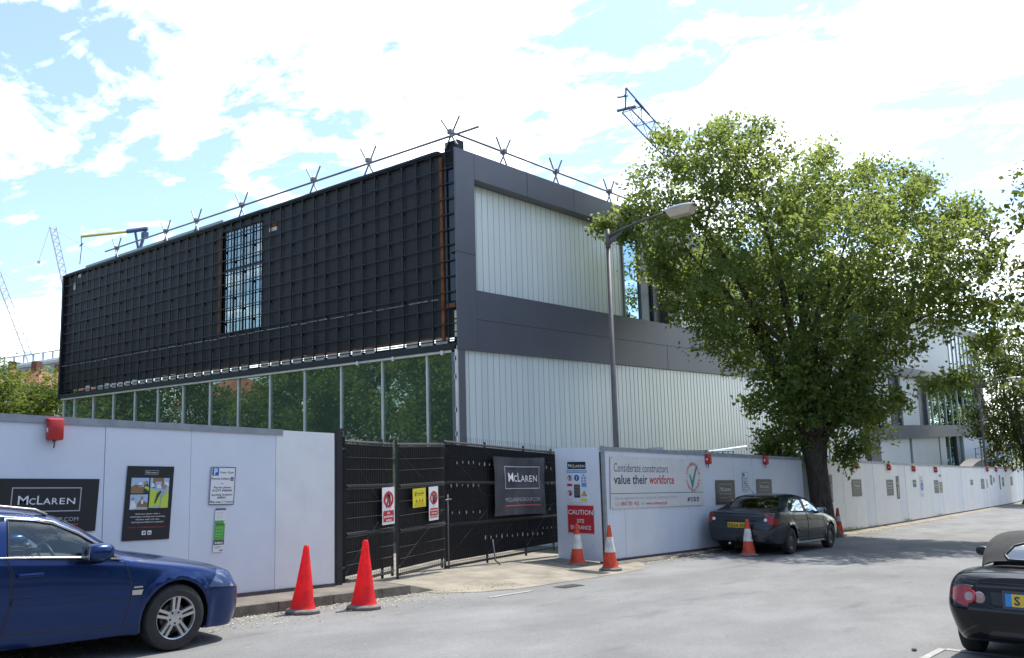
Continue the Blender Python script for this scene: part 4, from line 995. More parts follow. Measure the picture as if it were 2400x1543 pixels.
# wide constructors' banner
s = rsign('constructors_banner', 15.66, 19.86, g(17.8) + 1.245, g(17.8) + 2.365, 10.37, 'wide cream banner about considerate constructors with a red ring logo', 'banner')
W, H = s.w, s.h; BAN2 = M_('cream banner vinyl', (0.62, 0.61, 0.60), 0.45, var=0.04, vscale=1.5, bump=.25, bscale=3)
s.board(0, 0, W, H, BAN2, 'banner_sheet')
def cond(t_, m, x0, x1, y, h, b, nm='lettering'): s.text(nm, m, t_, x0 * W, x1 * W, y * H, h, bold=b)
cond('Considerate constructors', PNAVY, .03, .585, .70, .20, -.004); cond('value their', PBLACK, .03, .36, .47, .21, .016); cond('workforce', PRED, .38, .65, .47, .21, .016, 'red_lettering')
s.rect('divider', PTEAL, 0, .278 * H, W, .292 * H)
cond('We are registered with the Considerate Constructors Scheme', PLGREY, .035, .68, .165, .085, 0, 'small_lettering'); cond('Call:', PLGREY, .035, .085, .055, .085, 0, 'small_lettering'); cond('0800 783 1423', PRED, .095, .27, .055, .085, .004, 'red_lettering'); cond('visit', PLGREY, .29, .335, .055, .085, 0, 'small_lettering'); cond('www.ccscheme.org.uk', PRED, .345, .57, .055, .07, .006, 'red_lettering')
cx, cy = .875 * W, .615 * H; rr = .285
for word, a0, a1, flip in (('CONSIDERATE', 172, 8, False), ('CONSTRUCTORS', 190, 352, True)):
    for i, ch in enumerate(word):
        a = math.radians(a0 + (a1 - a0) * (i + .5) / len(word)); r_ = rr if not flip else rr + .075
        px, py = cx + r_ * math.cos(a), cy + r_ * math.sin(a)
        s.text('ring_lettering', PRED, ch, px - .032, px + .032, py, .078, bold=.03, rot=(a - math.pi / 2) if not flip else (a + math.pi / 2))
for a in (180, 0): s.disc('ring_dot', PRED, cx + (rr + .04) * math.cos(R(a)), cy + (rr + .04) * math.sin(R(a)), .014)
s.poly('tick', PTEAL, [(cx - .20, cy + .08), (cx - .13, cy + .05), (cx - .045, cy - .09), (cx + .13, cy + .22), (cx + .30, cy + .33), (cx + .16, cy + .12), (cx - .01, cy - .27), (cx - .055, cy - .27)])
for i in range(4):
    x = (.80 + .038 * i) * W; y = .085 * H
    if i == 0: s.poly('social_icon', PNAVY, [(x, y + .01), (x + .06, y), (x + .11, y + .05), (x + .125, y + .10), (x + .09, y + .11), (x + .06, y + .075), (x + .01, y + .11), (x + .02, y + .04)])
    elif i == 1: s.frame('social_icon', PNAVY, x, y, x + .11, y + .11, .014); s.ring('social_icon', PNAVY, x + .055, y + .055, .03, .012)
    else: s.rect('social_icon', PNAVY, x, y, x + .11, y + .11); s.text('social_letter', PWHITE, 'f' if i == 2 else 'in', x + .03, x + .085, y + .012, .08, bold=.03, layer=2)
for i in range(5):
    for yy in (.03, .97): s.disc('eyelet', PGREY, (.015 + .2425 * i) * W, yy * H, .012)
s.done()
# smaller boards along the hoarding
def co_board(x0, x1, zr0, zr1, label, detail=2, Y=None, m=PGREY):
    xm_ = (x0 + x1) / 2; s = rsign('company_board', x0, x1, g(x0) + zr0, g(x0) + zr1 - .0, (Y or hoardY(xm_)), label, 'sign', SMLG)
    W, H = s.w, s.h; s.board(0, 0, W, H, m)
    s.frame('logo_frame', PLGREY, .18 * W, .42 * H, .82 * W, .84 * H, .012 if detail > 1 else .018); wordmark(s, 'wordmark', PWHITE, .24 * W, .77 * W, .54 * H, .18 * H)
    if detail: s.text('web_address', PLGREY, 'MCLARENGROUP.COM', .18 * W, .82 * W, .23 * H, .075 * H)
    s.rect('underline', PORNG if detail > 1 else PLGREY, .18 * W, .15 * H, .82 * W, .165 * H)
    s.done()
co_board(20.58, 21.68, 1.13, 1.75, 'dark company board above the boot of the grey saloon')
co_board(23.06, 24.09, 1.24, 1.78, 'dark company board above the roof of the grey saloon')
co_board(30.95, 31.97, 1.19, 1.78, 'dark company board just right of the big trunk and striped cone')
co_board(35.44, 36.42, 1.15, 1.76, 'dark company board beside the tall photo poster', 1)
co_board(44.03, 44.96, 1.12, 1.72, 'dark company board beside the pale brown poster', 1)
co_board(56.5, 57.37, 1.17, 1.74, 'dark company board below the far pair of red boxes', 1)
co_board(59.64, 60.2, 1.36, 1.96, 'tall narrow grey board high on the far hoarding', 0)
co_board(64.05, 64.7, 1.23, 1.81, 'grey board right of the slim far poster', 0)
co_board(67.7, 68.43, 1.24, 1.83, 'last grey board before the far street tree', 0)
def small_sign(name, x0, x1, z0, z1, label, cat, m, fn=None, group=SMLG):
    s = rsign(name, x0, x1, g(x0) + z0, g(x0) + z1, hoardY((x0 + x1) / 2), label, cat, group); W, H = s.w, s.h
    s.board(0, 0, W, H, m)
    if fn: fn(s, W, H)
    s.done()
def lines(s, W, H, m=PLGREY, n=6, a=.12, b=.88, y0=.1, y1=.9, nm='small_line'):
    for i in range(n): y = y0 + (y1 - y0) * i / max(1, n - 1); s.rect(nm, m, a * W, y * H, (b - .12 * (i % 2)) * W, (y + .03) * H)
def f_park(s, W, H):
    s.frame('border', PNAVY, 0, 0, W, H, .008); s.rect('parking_symbol', PBLUE, .08 * W, .76 * H, .38 * W, .95 * H); lines(s, W, H, PGREY, 7, .15, .9, .08, .66)
small_sign('parking_sign', 22.2, 22.53, 1.46, 1.97, 'small white parking plate between the two boards above the saloon', 'sign', PWHITE, f_park)
small_sign('payment_notice', 22.32, 22.45, .98, 1.33, 'slim white notice under the small parking plate by the saloon', 'sign', PWHITE, lambda s, W, H: s.rect('header', PNAVY, 0, .85 * H, W, H))
def f_photo(s, W, H):
    r2 = random.Random(int(W * 1e4))
    for i in range(14):
        cx, cy = r2.uniform(.2, .8), r2.uniform(.3, .8); m = r2.choice([PLGREY, PHIVIS, PWHITE, PBROWN, PSKIN])
        s.poly('photo_patch', m, [((cx + r2.uniform(.05, .16) * math.cos(a)) * W, (cy + r2.uniform(.02, .06) * math.sin(a)) * H) for a in (0, 1.2, 2.4, 3.6, 4.9)], 1 + i % 3)
    lines(s, W, H, PLGREY, 3, .2, .8, .1, .22)
small_sign('photo_poster', 28.78, 29.0, 1.04, 1.93, 'tall dark photo poster half hidden by the big trunk', 'poster', PBLACK, f_photo)
small_sign('photo_poster', 37.04, 37.41, 1.0, 1.91, 'tall black photo poster right of a company board', 'poster', PBLACK, f_photo)
small_sign('notice', 39.95, 40.44, 1.44, 1.75, 'small dark notice left of the blue disc sign', 'sign', PGREY, lambda s, W, H: s.rect('title_bar', PLGREY, .2 * W, .5 * H, .8 * W, .65 * H))
def f_blue(s, W, H):
    s.disc('mandatory_disc', PBLUE, .5 * W, .50 * H, .42 * W, 1, 24, .22 * H); s.text('disc_letter', PWHITE, 'i', .43 * W, .57 * W, .42 * H, .16 * H, bold=.03, layer=2); lines(s, W, H, PLGREY, 4, .1, .9, .78, .95); s.rect('title_bar', PNAVY, .2 * W, .74 * H, .8 * W, .77 * H); lines(s, W, H, PLGREY, 2, .1, .9, .05, .12)
small_sign('mandatory_sign', 41.28, 41.8, 1.0, 1.93, 'white sign with a large blue disc on the hoarding', 'sign', PWHITE, f_blue)
small_sign('photo_poster', 45.3, 45.9, 1.12, 1.64, 'pale brown photo poster right of a company board', 'poster', M_('faded brown print', (.24, .21, .18), .5), f_photo)
small_sign('notice', 45.45, 45.75, 1.88, 2.0, 'tiny dark notice above the pale brown poster', 'sign', PGREY)
small_sign('notice', 53.3, 53.9, 1.42, 1.71, 'small dark notice alone on the plain far panels', 'sign', PGREY, lambda s, W, H: s.rect('title_bar', PLGREY, .2 * W, .5 * H, .8 * W, .65 * H))
small_sign('notice', 58.3, 58.62, 1.2, 1.71, 'pale mauve notice between two far boards', 'sign', M_('faded mauve print', (.42, .36, .42), .5))
small_sign('notice', 60.8, 61.1, 1.5, 1.83, 'small dark square notice right of the tall narrow board', 'sign', PNAVY)
small_sign('photo_poster', 63.0, 63.3, 1.05, 1.95, 'slim purple and black poster on the far hoarding', 'poster', M_('dark purple print', (.05, .03, .09), .5), f_photo)

# ------------------------------------------------------------------ red alarm boxes on the hoarding
def alarm_box():
    t = empty('alarm_box', (0, 0, 0))
    mb = MB(); mb.bevbox(-.085, -.115, 0, .085, 0, .255, .022); mb.build('casing', RED, t, 'auto')
    mb = MB(); mb.bevbox(-.092, -.05, .235, .092, .01, .262, .008); mb.build('lid', RED, t)
    mb = MB(); mb.tube([(0, -.05, -.0), (.0, -.05, -.05), (-.004, -.048, -.09)], .008, 6); mb.lathe([(0, -.015), (.022, -.012), (.022, .0), (0, .0)], 10, 'z', (0, -.05, 0)); mb.build('cable', PLINTH, t)
    mb = MB(); mb.box(-.087, -.075, .10, -.0855, -.035, .15); mb.build('label_plate', PWHITE, t)
    return t
boxes = [(4.39, 10.75, 2.165, 'red alarm box on the left hoarding above the company board', 1.0), (20.18, 0, 2.15, 'red alarm box just right of the wide cream banner', 1), (23.7, 0, 2.19, 'red alarm box above the grey saloon roof', 1), (31.5, 0, 2.15, 'red alarm box first right of the big trunk', 1), (35.95, 0, 2.13, 'red alarm box above the board beside the tall photo poster', 1), (40.08, 0, 2.11, 'red alarm box above the small dark notice and blue disc sign', 1), (44.55, 0, 2.09, 'red alarm box above the pale brown poster', 1.05), (58.6, 0, 2.18, 'red alarm box left one of the far close pair', 1.1), (61.8, 0, 2.18, 'red alarm box right one of the far close pair', 1.1), (65.6, 0, 2.19, 'dark maroon alarm box above the slim far posters', 1.1), (69.0, 0, 2.19, 'dark red alarm box last before the far street tree', 1.1)]
ab = alarm_box()
for i, (x, y, z, lab, k) in enumerate(boxes):
    o = ab if i == 0 else copy_tree(ab)
    o.location = (x, (y or hoardY(x)) - .012, g(x) + z); o.scale = (k, k, k)
    tag(o, lab, 'alarm box', 'red alarm boxes along the hoarding')
    if i in (9, 10):
        for c in o.children:
            if c.name.startswith(('casing', 'lid')): c.data = c.data.copy(); c.data.materials[0] = DRED

# ------------------------------------------------------------------ traffic cones
def cone_plastic(m, k):          # thin plastic lets some light through
    nt = m.node_tree; N, L = nt.nodes, nt.links; b = N['Principled BSDF']; out = [n for n in N if n.type == 'OUTPUT_MATERIAL'][0]
    tl = N.new('ShaderNodeBsdfTranslucent'); src = [l for l in L if l.to_socket == b.inputs['Base Color']][0].from_socket; L.new(src, tl.inputs[0])
    mx = N.new('ShaderNodeMixShader'); mx.inputs[0].default_value = k; L.new(b.outputs[0], mx.inputs[1]); L.new(tl.outputs[0], mx.inputs[2]); L.new(mx.outputs[0], out.inputs['Surface']); return m
CORG = cone_plastic(M_('faded red cone', (0.90, 0.040, 0.045), 0.5, var=0.12, vscale=5, bump=.1, bscale=12), .5)
CORG2 = cone_plastic(M_('orange cone plastic', (0.74, 0.095, 0.04), 0.5, var=0.22, vscale=6), .3)
for m_ in (CORG, CORG2): spots(m_, 9, .58, .72, (.72, .62, .58), (1, 1, .7)); spots(m_, 30, .66, .70, (.6, .55, .5))
CRUB = M_('dusty rubber base', (0.16, 0.14, 0.13), 0.9, var=0.3, vscale=9)
CWHT = M_('dirty reflective sleeve', (0.60, 0.58, 0.54), 0.6, var=0.25, vscale=7)
def cone(striped, seed):
    r2 = random.Random(seed); t = empty('traffic_cone', (0, 0, 0))
    mb = MB()
    a = .255; pts = []
    for i in range(8):
        an = math.pi / 8 + i * math.pi / 4; pts.append((a * 1.08 * math.cos(an), a * 1.08 * math.sin(an)))
    mb.add([(x, y, 0) for x, y in pts] + [(x, y, .035) for x, y in pts] + [(x * .93, y * .93, .05) for x, y in pts] + [(x * .8, y * .8, .062) for x, y in pts],
           [tuple(range(7, -1, -1))] + [(l * 8 + i, l * 8 + (i + 1) % 8, l * 8 + 8 + (i + 1) % 8, l * 8 + 8 + i) for l in range(3) for i in range(8)] + [tuple(range(24, 32))])
    mb.build('cone_base', CRUB, t)
    prof = lambda h: .178 + (.034 - .178) * ((h - .06) / .93) + .02 * math.exp(-(h - .06) / .03)
    mb = MB(); n = 28; hs = [.06, .075, .1, .14, .18, .22, .28, .36, .45, .55, .65, .75, .85, .93, .975, .99]
    def rad(h, an): return prof(h) + .010 * math.sin(3 * an + seed) * math.exp(-((h - .2) / .12) ** 2) + .004 * math.sin(2 * an + seed * 2) + (.004 if .92 < h < .98 else 0)
    def skin(mb, hs, off):
        vs = []
        for h in hs:
            for j in range(n):
                an = 2 * math.pi * j / n; rr = rad(h, an) + off; vs.append((rr * math.cos(an), rr * math.sin(an), h))
        mb.add(vs, [(i * n + j, i * n + (j + 1) % n, (i + 1) * n + (j + 1) % n, (i + 1) * n + j) for i in range(len(hs) - 1) for j in range(n)])
    skin(mb, hs, 0)
    mb.lathe([(.036, .975), (.030, 1.0), (.018, 1.0), (.018, .96)], 16); mb.build('cone_body', CORG2 if striped else CORG, t, True)
    if striped:
        mb = MB(); skin(mb, (.40, .45, .5, .55, .6, .65, .70, .74) if striped == 1 else (.52, .58, .64, .70), .0035); mb.build('reflective_sleeve', CWHT, t, True)
    return t
cones = [(7.16, 9.62, 0, .03, 'plain red traffic cone nearest the front of the blue car', 1.0), (7.95, 9.33, 0, -.02, 'plain red traffic cone at the foot of the black gate', 1.05), (14.72, 10.60, 1, .0, 'orange and white cone standing in front of the red caution board', .99), (14.45, 9.62, 1, -.02, 'orange and white cone at the hoarding corner below the cream banner', 1.0), (19.35, 9.0, 1, .0, 'orange and white cone behind the grey saloon, with a black scrawl', .98), (28.05, 9.95, 2, .02, 'red cone with a narrow white band in front of the grey saloon', 1.02), (69.5, 11.0, 0, 0, 'distant red cone beside the far street tree', 1.3)]
for i, (x, y, st, tilt, lab, k) in enumerate(cones):
    c = cone(st, i + 1); c.location = (x, y, g(x) + .006); c.scale = (k * .86,) * 3; c.rotation_euler = (0, math.atan(.053) + tilt * .5, rng.uniform(0, .5))
    tag(c, lab, 'traffic cone', 'traffic cones along the kerb')
    if i == 4:
        mb = MB(); 
        for (a, h, l) in ((-2.05, .50, .05), (-1.95, .47, .06), (-1.9, .52, .05), (-1.82, .48, .04)):
            r_ = .115 - .155 * (h - .5) + .004
            mb.tube([(r_ * math.cos(a), r_ * math.sin(a), h), (r_ * math.cos(a + .25), r_ * math.sin(a + .25), h + .02), (r_ * math.cos(a + .1), r_ * math.sin(a + .1), h - .03)], .007, 5)
        mb.build('scrawl', PBLACK, c)

# ------------------------------------------------------------------ street lamps
def street_lamp():
    t = empty('street_lamp', (0, 0, 0))           # local: base at 0, arm towards -Y
    H = 8.12
    mb = MB(); mb.tube([(0, 0, -.3), (0, 0, 1.2), (0, 0, 1.25), (0, 0, H - .35)], [.095, .09, .078, .056], 12); mb.build('pole', STEEL, t, True)
    mb = MB(); mb.tube([(0, 0, H - .42), (0, 0, H + .05)], .066, 12); mb.lathe([(.066, H + .05), (.05, H + .09), (0, H + .1)], 12); mb.build('collar', STEEL, t, True)
    mb = MB(); mb.tube([(0, .03, H - .12), (0, -.5, H + .03), (0, -1.1, H + .14), (0, -1.78, H + .21)], [.05, .035, .03, .028], 8); mb.add([(-.012, -.05, H - .35), (.012, -.05, H - .35), (.012, -.55, H + .02), (-.012, -.55, H + .02), (-.012, -.05, H - .12), (.012, -.05, H - .12), ], [(0, 1, 2, 3), (0, 3, 4), (1, 5, 2), (4, 3, 2, 5)]); mb.build('arm', STEEL, t, True)
    # head: curved casing above a translucent bowl
    hx = []; mb = MB(); n = 9; k = 10
    for i in range(k + 1):
        s = i / k; y = -1.70 - .86 * s; w = .19 * math.sin(math.pi * min(1, max(.0, .12 + .80 * s))) ** .45; h = .115 * math.sin(math.pi * (.14 + .76 * s)) ** .6; zc = H + .20 + .035 * s
        hx.append([(w * math.cos(math.pi * j / (n - 1)), y, zc + h * math.sin(math.pi * j / (n - 1))) for j in range(n)])
    vs = [p for r_ in hx for p in r_]; mb.add(vs, [(i * n + j, i * n + j + 1, (i + 1) * n + j + 1, (i + 1) * n + j) for i in range(k) for j in range(n - 1)] + [tuple(range(n)), tuple(k * n + j for j in range(n - 1, -1, -1))]); mb.build('lamp_head', LAMPS, t, True)
    mb = MB()
    mb.hexa([(-.13, -2.42, H + .05), (.13, -2.42, H + .05), (.13, -1.90, H + .03), (-.13, -1.90, H + .03), (-.18, -2.52, H + .232), (.18, -2.52, H + .232), (.18, -1.80, H + .208), (-.18, -1.80, H + .208)]); mb.build('lamp_bowl', DIFF, t)
    return t
sl = street_lamp(); sl.location = (18.5, 12.0, g(18.5)); sl.rotation_euler = (0, R(.3), 0); tag(sl, 'tall grey street lamp rising behind the cream banner', 'street lamp', 'street lamps behind the hoarding')
s2 = copy_tree(sl); s2.location = (63.5, 12.6, g(63.5) - .2); tag(s2, 'distant grey street lamp in front of the white wing', 'street lamp', 'street lamps behind the hoarding')

# ------------------------------------------------------------------ behind the hoarding
ct = wthing('site_container', (21, 13, g(22)), 'pale blue container whose top shows above the cream banner', 'container')
mb = MB(); zt = g(21.9) + 2.62
mb.hexa([(18.6, 12.6, g(19)), (24.55, 12.6, g(24)), (24.55, 14.9, g(24)), (18.6, 14.9, g(19)), (18.6, 12.6, zt), (24.55, 12.6, zt - .12), (24.55, 14.9, zt - .12), (18.6, 14.9, zt)]); mb.build('container_body', CONW, ct)
mb = MB()
mb.hexa([(18.6, 12.55, zt - .1), (24.6, 12.55, zt - .22), (24.6, 12.6, zt - .22), (18.6, 12.6, zt - .1), (18.6, 12.55, zt + .03), (24.6, 12.55, zt - .09), (24.6, 12.6, zt - .09), (18.6, 12.6, zt + .03)]); mb.box(20.95, 12.5, zt - .18, 21.75, 12.56, zt + .06); mb.build('top_rail', M_('white container rail', (.62, .68, .70), .5, var=.1, vscale=6), ct)
mb = MB()
for x in (21.2, 21.55): mb.lathe([(0, 12.494), (.055 if x < 21.4 else .035, 12.494), (.055 if x < 21.4 else .035, 12.499)], 14, 'y', (x, 0, zt - .05))
mb.box(24.35, 12.54, zt - .2, 24.42, 12.549, zt - .1); mb.build_each('lifting_hole', PBLACK, ct)
def site_lift(name, x, y, w, h, z0, lab, m=BLUE):
    t = wthing(name, (x, y, z0), lab, 'access lift'); mb = MB()
    mb.box(x, y, z0, x + w, y + 1.2, z0 + .12); mb.box(x + w * .3, y - .02, z0 + .2, x + w * .42, y, z0 + h * .8); mb.build('platform', m, t)
    mb = MB()
    for i in range(5):
        xx = x + w * i / 4
        for yy in (y, y + 1.2): mb.tube([(xx, yy, z0 + .1), (xx, yy, z0 + h)], .03, 5)
    for z in (z0 + h, z0 + h * .6):
        for yy in (y, y + 1.2): mb.tube([(x, yy, z), (x + w, yy, z)], .035, 5)
    mb.build('guard_rail', m, t)
    mb = MB()
    for i in range(3):
        za, zb_ = g(x) + (z0 - g(x)) * i / 3, g(x) + (z0 - g(x)) * (i + 1) / 3
        for yy in (y + .2, y + 1.0): mb.tube([(x + .1, yy, za), (x + w - .1, yy, zb_)], .04, 4); mb.tube([(x + w - .1, yy, za), (x + .1, yy, zb_)], .04, 4)
    mb.build('scissor_arms', m, t)
site_lift('scissor_lift', 37.2, 14.0, 1.9, 1.05, -1.2, 'blue lift guard rail above the hoarding just right of the trunk')
site_lift('scissor_lift', 26.9, 13.6, 1.6, .5, -.95, 'pale blue lift rail just left of the trunk above the hoarding', M_('pale blue paint', (.25, .4, .55), .4))
site_lift('scissor_lift', 72.5, 13.8, 7.5, 1.15, -2.45, 'long blue lift platform beyond the second street lamp')
hp = wthing('spoil_heap', (70, 14.6, -3), 'dark brown tarpaulined heap above the far hoarding', 'heap')
mb = MB(); ks = 9
for i in range(ks):
    x = 66.5 + 8 * i / (ks - 1); z = -2.75 + .75 * math.sin(math.pi * min(1, (i + .3) / ks)) ** .7
    mb.add([(x, 14.0, g(70)), (x, 14.2, z - .1), (x, 15.0, z), (x, 15.6, g(70))], [])
mb.f = [(i * 4 + j, (i + 1) * 4 + j, (i + 1) * 4 + j + 1, i * 4 + j + 1) for i in range(ks - 1) for j in range(3)] + [(0, 1, 2, 3)]; mb.m = [0] * len(mb.f)
mb.build('tarpaulin', M_('dark tarpaulin', (.04, .025, .025), .6), hp)
def pole(x, y, h, lab, head=True):
    t = wthing('light_pole', (x, y, g(x)), lab, 'pole', 'thin poles near the far street lamp'); mb = MB(); mb.tube([(x, y, g(x) - .2), (x, y, g(x) + h)], .06, 7); mb.build('pole', ALU, t)
    mb = MB()
    if head: mb.tube([(x - .5, y - .1, g(x) + h), (x + .4, y, g(x) + h + .02)], .06, 6); mb.bevbox(x - .7, y - .2, g(x) + h + .15, x - .25, y + .1, g(x) + h + .5, .05); mb.bevbox(x + .05, y - .2, g(x) + h + .3, x + .4, y + .1, g(x) + h + .65, .05)
    else: mb.lathe([(.06, g(x) + h), (.09, g(x) + h + .02), (0, g(x) + h + .1)], 8, 'z', (x, y, 0))
    mb.build('pole_head', PLINTH if head else ALU, t)
pole(67.5, 13.6, 4.4, 'thin pale pole with black floodlights by the far lamp'); pole(73, 13.6, 5.2, 'thin pale bare pole in front of the long blue lift', False)

# ------------------------------------------------------------------ cranes
def lattice(mb, A, B, w, h, n, up=Vector((0, 0, 1)), r=.07):
    A, B = Vector(A), Vector(B); d = (B - A).normalized(); s = d.cross(up).normalized(); u = s.cross(d).normalized(); L = (B - A).length
    T = lambda k: A + d * (L * k / n)
    for off in (s * w / 2, -s * w / 2): mb.tube([A + off, B + off], r, 5)
    mb.tube([A + u * h, B + u * h], r, 5)
    for k in range(n):
        a, b = T(k), T(k + 1); m = (a + b) / 2 + u * h
        for off in (s * w / 2, -s * w / 2): mb.tube([a + off, m], r * .55, 4); mb.tube([m, b + off], r * .55, 4)
        mb.tube([a + s * w / 2, a - s * w / 2], r * .55, 4); mb.tube([a + s * w / 2, b - s * w / 2], r * .4, 4)
c1 = wthing('tower_crane', (79, 34.5, 0), 'blue grey lattice crane jib poking up behind the big tree', 'crane')
mb = MB(); lattice(mb, (66.2, 40.3, 30.6), (79, 31.5, 15.5), 1.5, 1.45, 12, r=.075); mb.tube([(66.2, 40.3, 30.6), (66.0, 40.0, 32.6)], .08, 5); mb.tube([(66.0, 40.0, 32.6), (68.2, 38.9, 30.3)], .08, 5); mb.tube([(65.7, 40.9, 30.5), (66.9, 39.6, 30.9)], .16, 5); mb.tube([(65.3, 40.5, 31.6), (66.2, 40.0, 31.9)], .12, 5); mb.build('jib', CBLUE, c1)
mb = MB(); lattice(mb, (80, 32, -8), (80, 32, 15.5), 1.6, 1.4, 14, up=Vector((1, 0, 0)), r=.1); mb.build('mast', CBLUE, c1)
def luffer(base, tip, lab, n, w):
    t = wthing('luffing_crane', base, lab, 'crane', 'distant white luffing cranes'); mb = MB(); lattice(mb, base, tip, w, w, n, r=.10); mb.build('jib', CWHITE, t)
    mb = MB(); b, e = Vector(base), Vector(tip); mb.tube([e, b + (e - b) * .3 + Vector((8, -7, 8)), b + Vector((7, -6, 3))], .06, 4); mb.tube([e, e + Vector((-1.5, 1.5, -8))], .05, 4); mb.box(e.x - 1.75, e.y + 1.2, e.z - 8.6, e.x - 1.25, e.y + 1.7, e.z - 8); mb.build('rope', CWHITE, t)
    mb = MB(); lattice(mb, (base[0], base[1], -5), base, 2, 2, 16, up=Vector((1, 0, 0)), r=.18); mb.build('mast', CWHITE, t)
luffer((86.5, 204.0, 30), (81.8, 206.6, 53), 'white luffing crane jib showing above the left end of the roof', 14, 1.3)
luffer((82.5, 215, 20), (74.0, 218, 44), 'white luffing crane jib at the left edge of the photo', 16, 1.3)
sp = wthing('spider_crane', (19.9, 40.1, 8.2), 'small blue crane with a yellow boom on the roof', 'crane')
k = 42 / 60
Pk = lambda a: tuple(c * k for c in a)
mb = MB(); mb.tube([Pk((26.0, 60.38, 15.2)), Pk((28.07, 57.81, 15.45))], .07, 4); mb.build('boom', YEL, sp)
mb = MB(); mb.tube([Pk((28.0, 57.85, 15.45)), Pk((28.94, 56.75, 15.62))], .11, 4); mb.tube([Pk((28.40, 57.44, 15.4)), Pk((28.62, 57.3, 14.0)), (20.0, 40.2, 8.2)], .065, 5); mb.tube([Pk((28.86, 56.93, 15.5)), Pk((28.66, 57.2, 14.2)), (20.1, 40.0, 8.2)], .085, 5); mb.box(20.05, 39.7, 10.45, 20.3, 39.95, 10.75); mb.bevbox(19.5, 39.6, 8.25, 20.6, 40.8, 8.9, .08); mb.build('boom_base', CBLUE, sp)
mb = MB(); mb.tube([Pk((26.0, 60.38, 15.2)), Pk((26.03, 60.3, 14.5)), Pk((25.95, 60.3, 13.2))], .02, 4); mb.tube([Pk((25.95, 60.45, 14.5)), Pk((26.1, 60.25, 14.7))], .03, 4); mb.build('hook_line', PLINTH, sp)

# ------------------------------------------------------------------ far left: hospital block and houses
hs = wthing('hospital_building', (50, 166, 0), 'big pale grey building with a sloping roof edge and railing, far left', 'building')
mb = MB()
for i in range(13):
    a, b = i / 13, (i + 1) / 13
    f = lambda t: (44 + 26 * t, 184 - 35 * t, 14.6 + 3.6 * t * t)
    p, q = f(a), f(b); e = (12, 16)
    mb.hexa([(p[0], p[1], 0), (q[0], q[1], 0), (q[0] + e[0], q[1] + e[1], 0), (p[0] + e[0], p[1] + e[1], 0), p, q, (q[0] + e[0], q[1] + e[1], q[2]), (p[0] + e[0], p[1] + e[1], p[2])])
mb.build('wall', M_('pale grey render', (.36, .39, .43), .7), hs)
mb = MB(); mb.tube([(44 + 26 * t - .2, 184 - 35 * t - .2, 14.5 + 3.6 * t * t) for t in [i / 12 for i in range(13)]], .45, 6); mb.build('roof_edge', M_('white roof trim', (.66, .68, .70), .5), hs)
mb = MB()
for i in range(26):
    t = i / 25; x, y, z = 44 + 26 * t, 184 - 35 * t, 14.9 + 3.6 * t * t; mb.box(x - .12, y - .12, z, x + .12, y + .12, z + 1.35)
mb.tube([(44 + 26 * t, 184 - 35 * t, 16.25 + 3.6 * t * t) for t in [i / 12 for i in range(13)]], .12, 5); mb.build('railing', M_('rail grey', (.42, .42, .43), .5), hs)
mb = MB(); mb.hexa([(61.2, 159, 0), (63.8, 155.5, 0), (64.5, 156.5, 0), (61.7, 160, 0), (61.2, 159, 14.3), (63.8, 155.5, 14.3), (64.5, 156.5, 14.3), (61.7, 160, 14.3)]); mb.build('bay', M_('paler render', (.50, .53, .57), .7), hs)
def house(x, y, z, w, l, rot, lab):
    t = empty('house', (x, y, z - 7), (0, 0, rot), lab, 'house', 'houses with red hipped roofs, far left')
    mb = MB(); mb.box(-w / 2, -l / 2, -3, w / 2, l / 2, 5.2); mb.build('wall', M_('white render', (.62, .61, .58), .8), t)
    mb = MB(); e = .4; mb.add([(-w / 2 - e, -l / 2 - e, 5.1), (w / 2 + e, -l / 2 - e, 5.1), (w / 2 + e, l / 2 + e, 5.1), (-w / 2 - e, l / 2 + e, 5.1), (0, -l / 2 + w * .45, 7.6), (0, l / 2 - w * .45, 7.6)], [(0, 1, 4), (1, 2, 5, 4), (2, 3, 5), (3, 0, 4, 5), (3, 2, 1, 0)]); rf = mb.build('roof', M_('red roof tile', (.28, .10, .06), .85, var=.25, vscale=3), t)
    mb = MB(); mb.box(-.5, -l / 2 + w * .5, 6.8, .4, -l / 2 + w * .5 + .9, 8.6); c = mb.build('chimney', M_('brown chimney', (.16, .07, .05), .9), rf)
    for sx in (-1, 1):
        mb = MB(); mb.box(sx * w * .22 - .6, -l / 2 - .02, 2.4, sx * w * .22 + .6, -l / 2 + .02, 4.2); mb.build('window', M_('dark pane', (.05, .06, .07), .15), t)
    return t
house(43.6, 119.6, 10.6, 6.5, 8.0, R(-20), 'red roofed house with a chimney, leftmost of the far houses')
house(45.6, 117.6, 10.6, 5.6, 7.0, R(20), 'small red roofed house in the middle of the far row')
house(48.2, 117.0, 10.3, 7.0, 8.0, R(-15), 'brown roofed house next to the black building corner')
house(39.5, 123.0, 9.6, 7.0, 9.0, R(-10), 'orange roofed house at the left edge of the photo')

# ------------------------------------------------------------------ trees
LEAF = leaf_mat('street tree leaf', (0.048, 0.094, 0.030), (0.134, 0.172, 0.052), trans=0.50, tcol=(0.46, 0.57, 0.12))
LEAFD = leaf_mat('dark leaf', (0.022, 0.048, 0.012), (0.060, 0.088, 0.020), trans=0.36, tcol=(0.26, 0.33, 0.05))
LEAFB = leaf_mat('pale green leaf', (0.075, 0.125, 0.022), (0.15, 0.185, 0.04), trans=0.35, tcol=(0.34, 0.42, 0.05))
BARK = mat('bark', (0.075, 0.058, 0.043), 0.95, var=0.45, vscale=7, bump=0.9, bscale=22, stretch=(3.2, 3.2, .5))
TWIG = mat('twig bark', (0.05, 0.038, 0.028), 0.9)

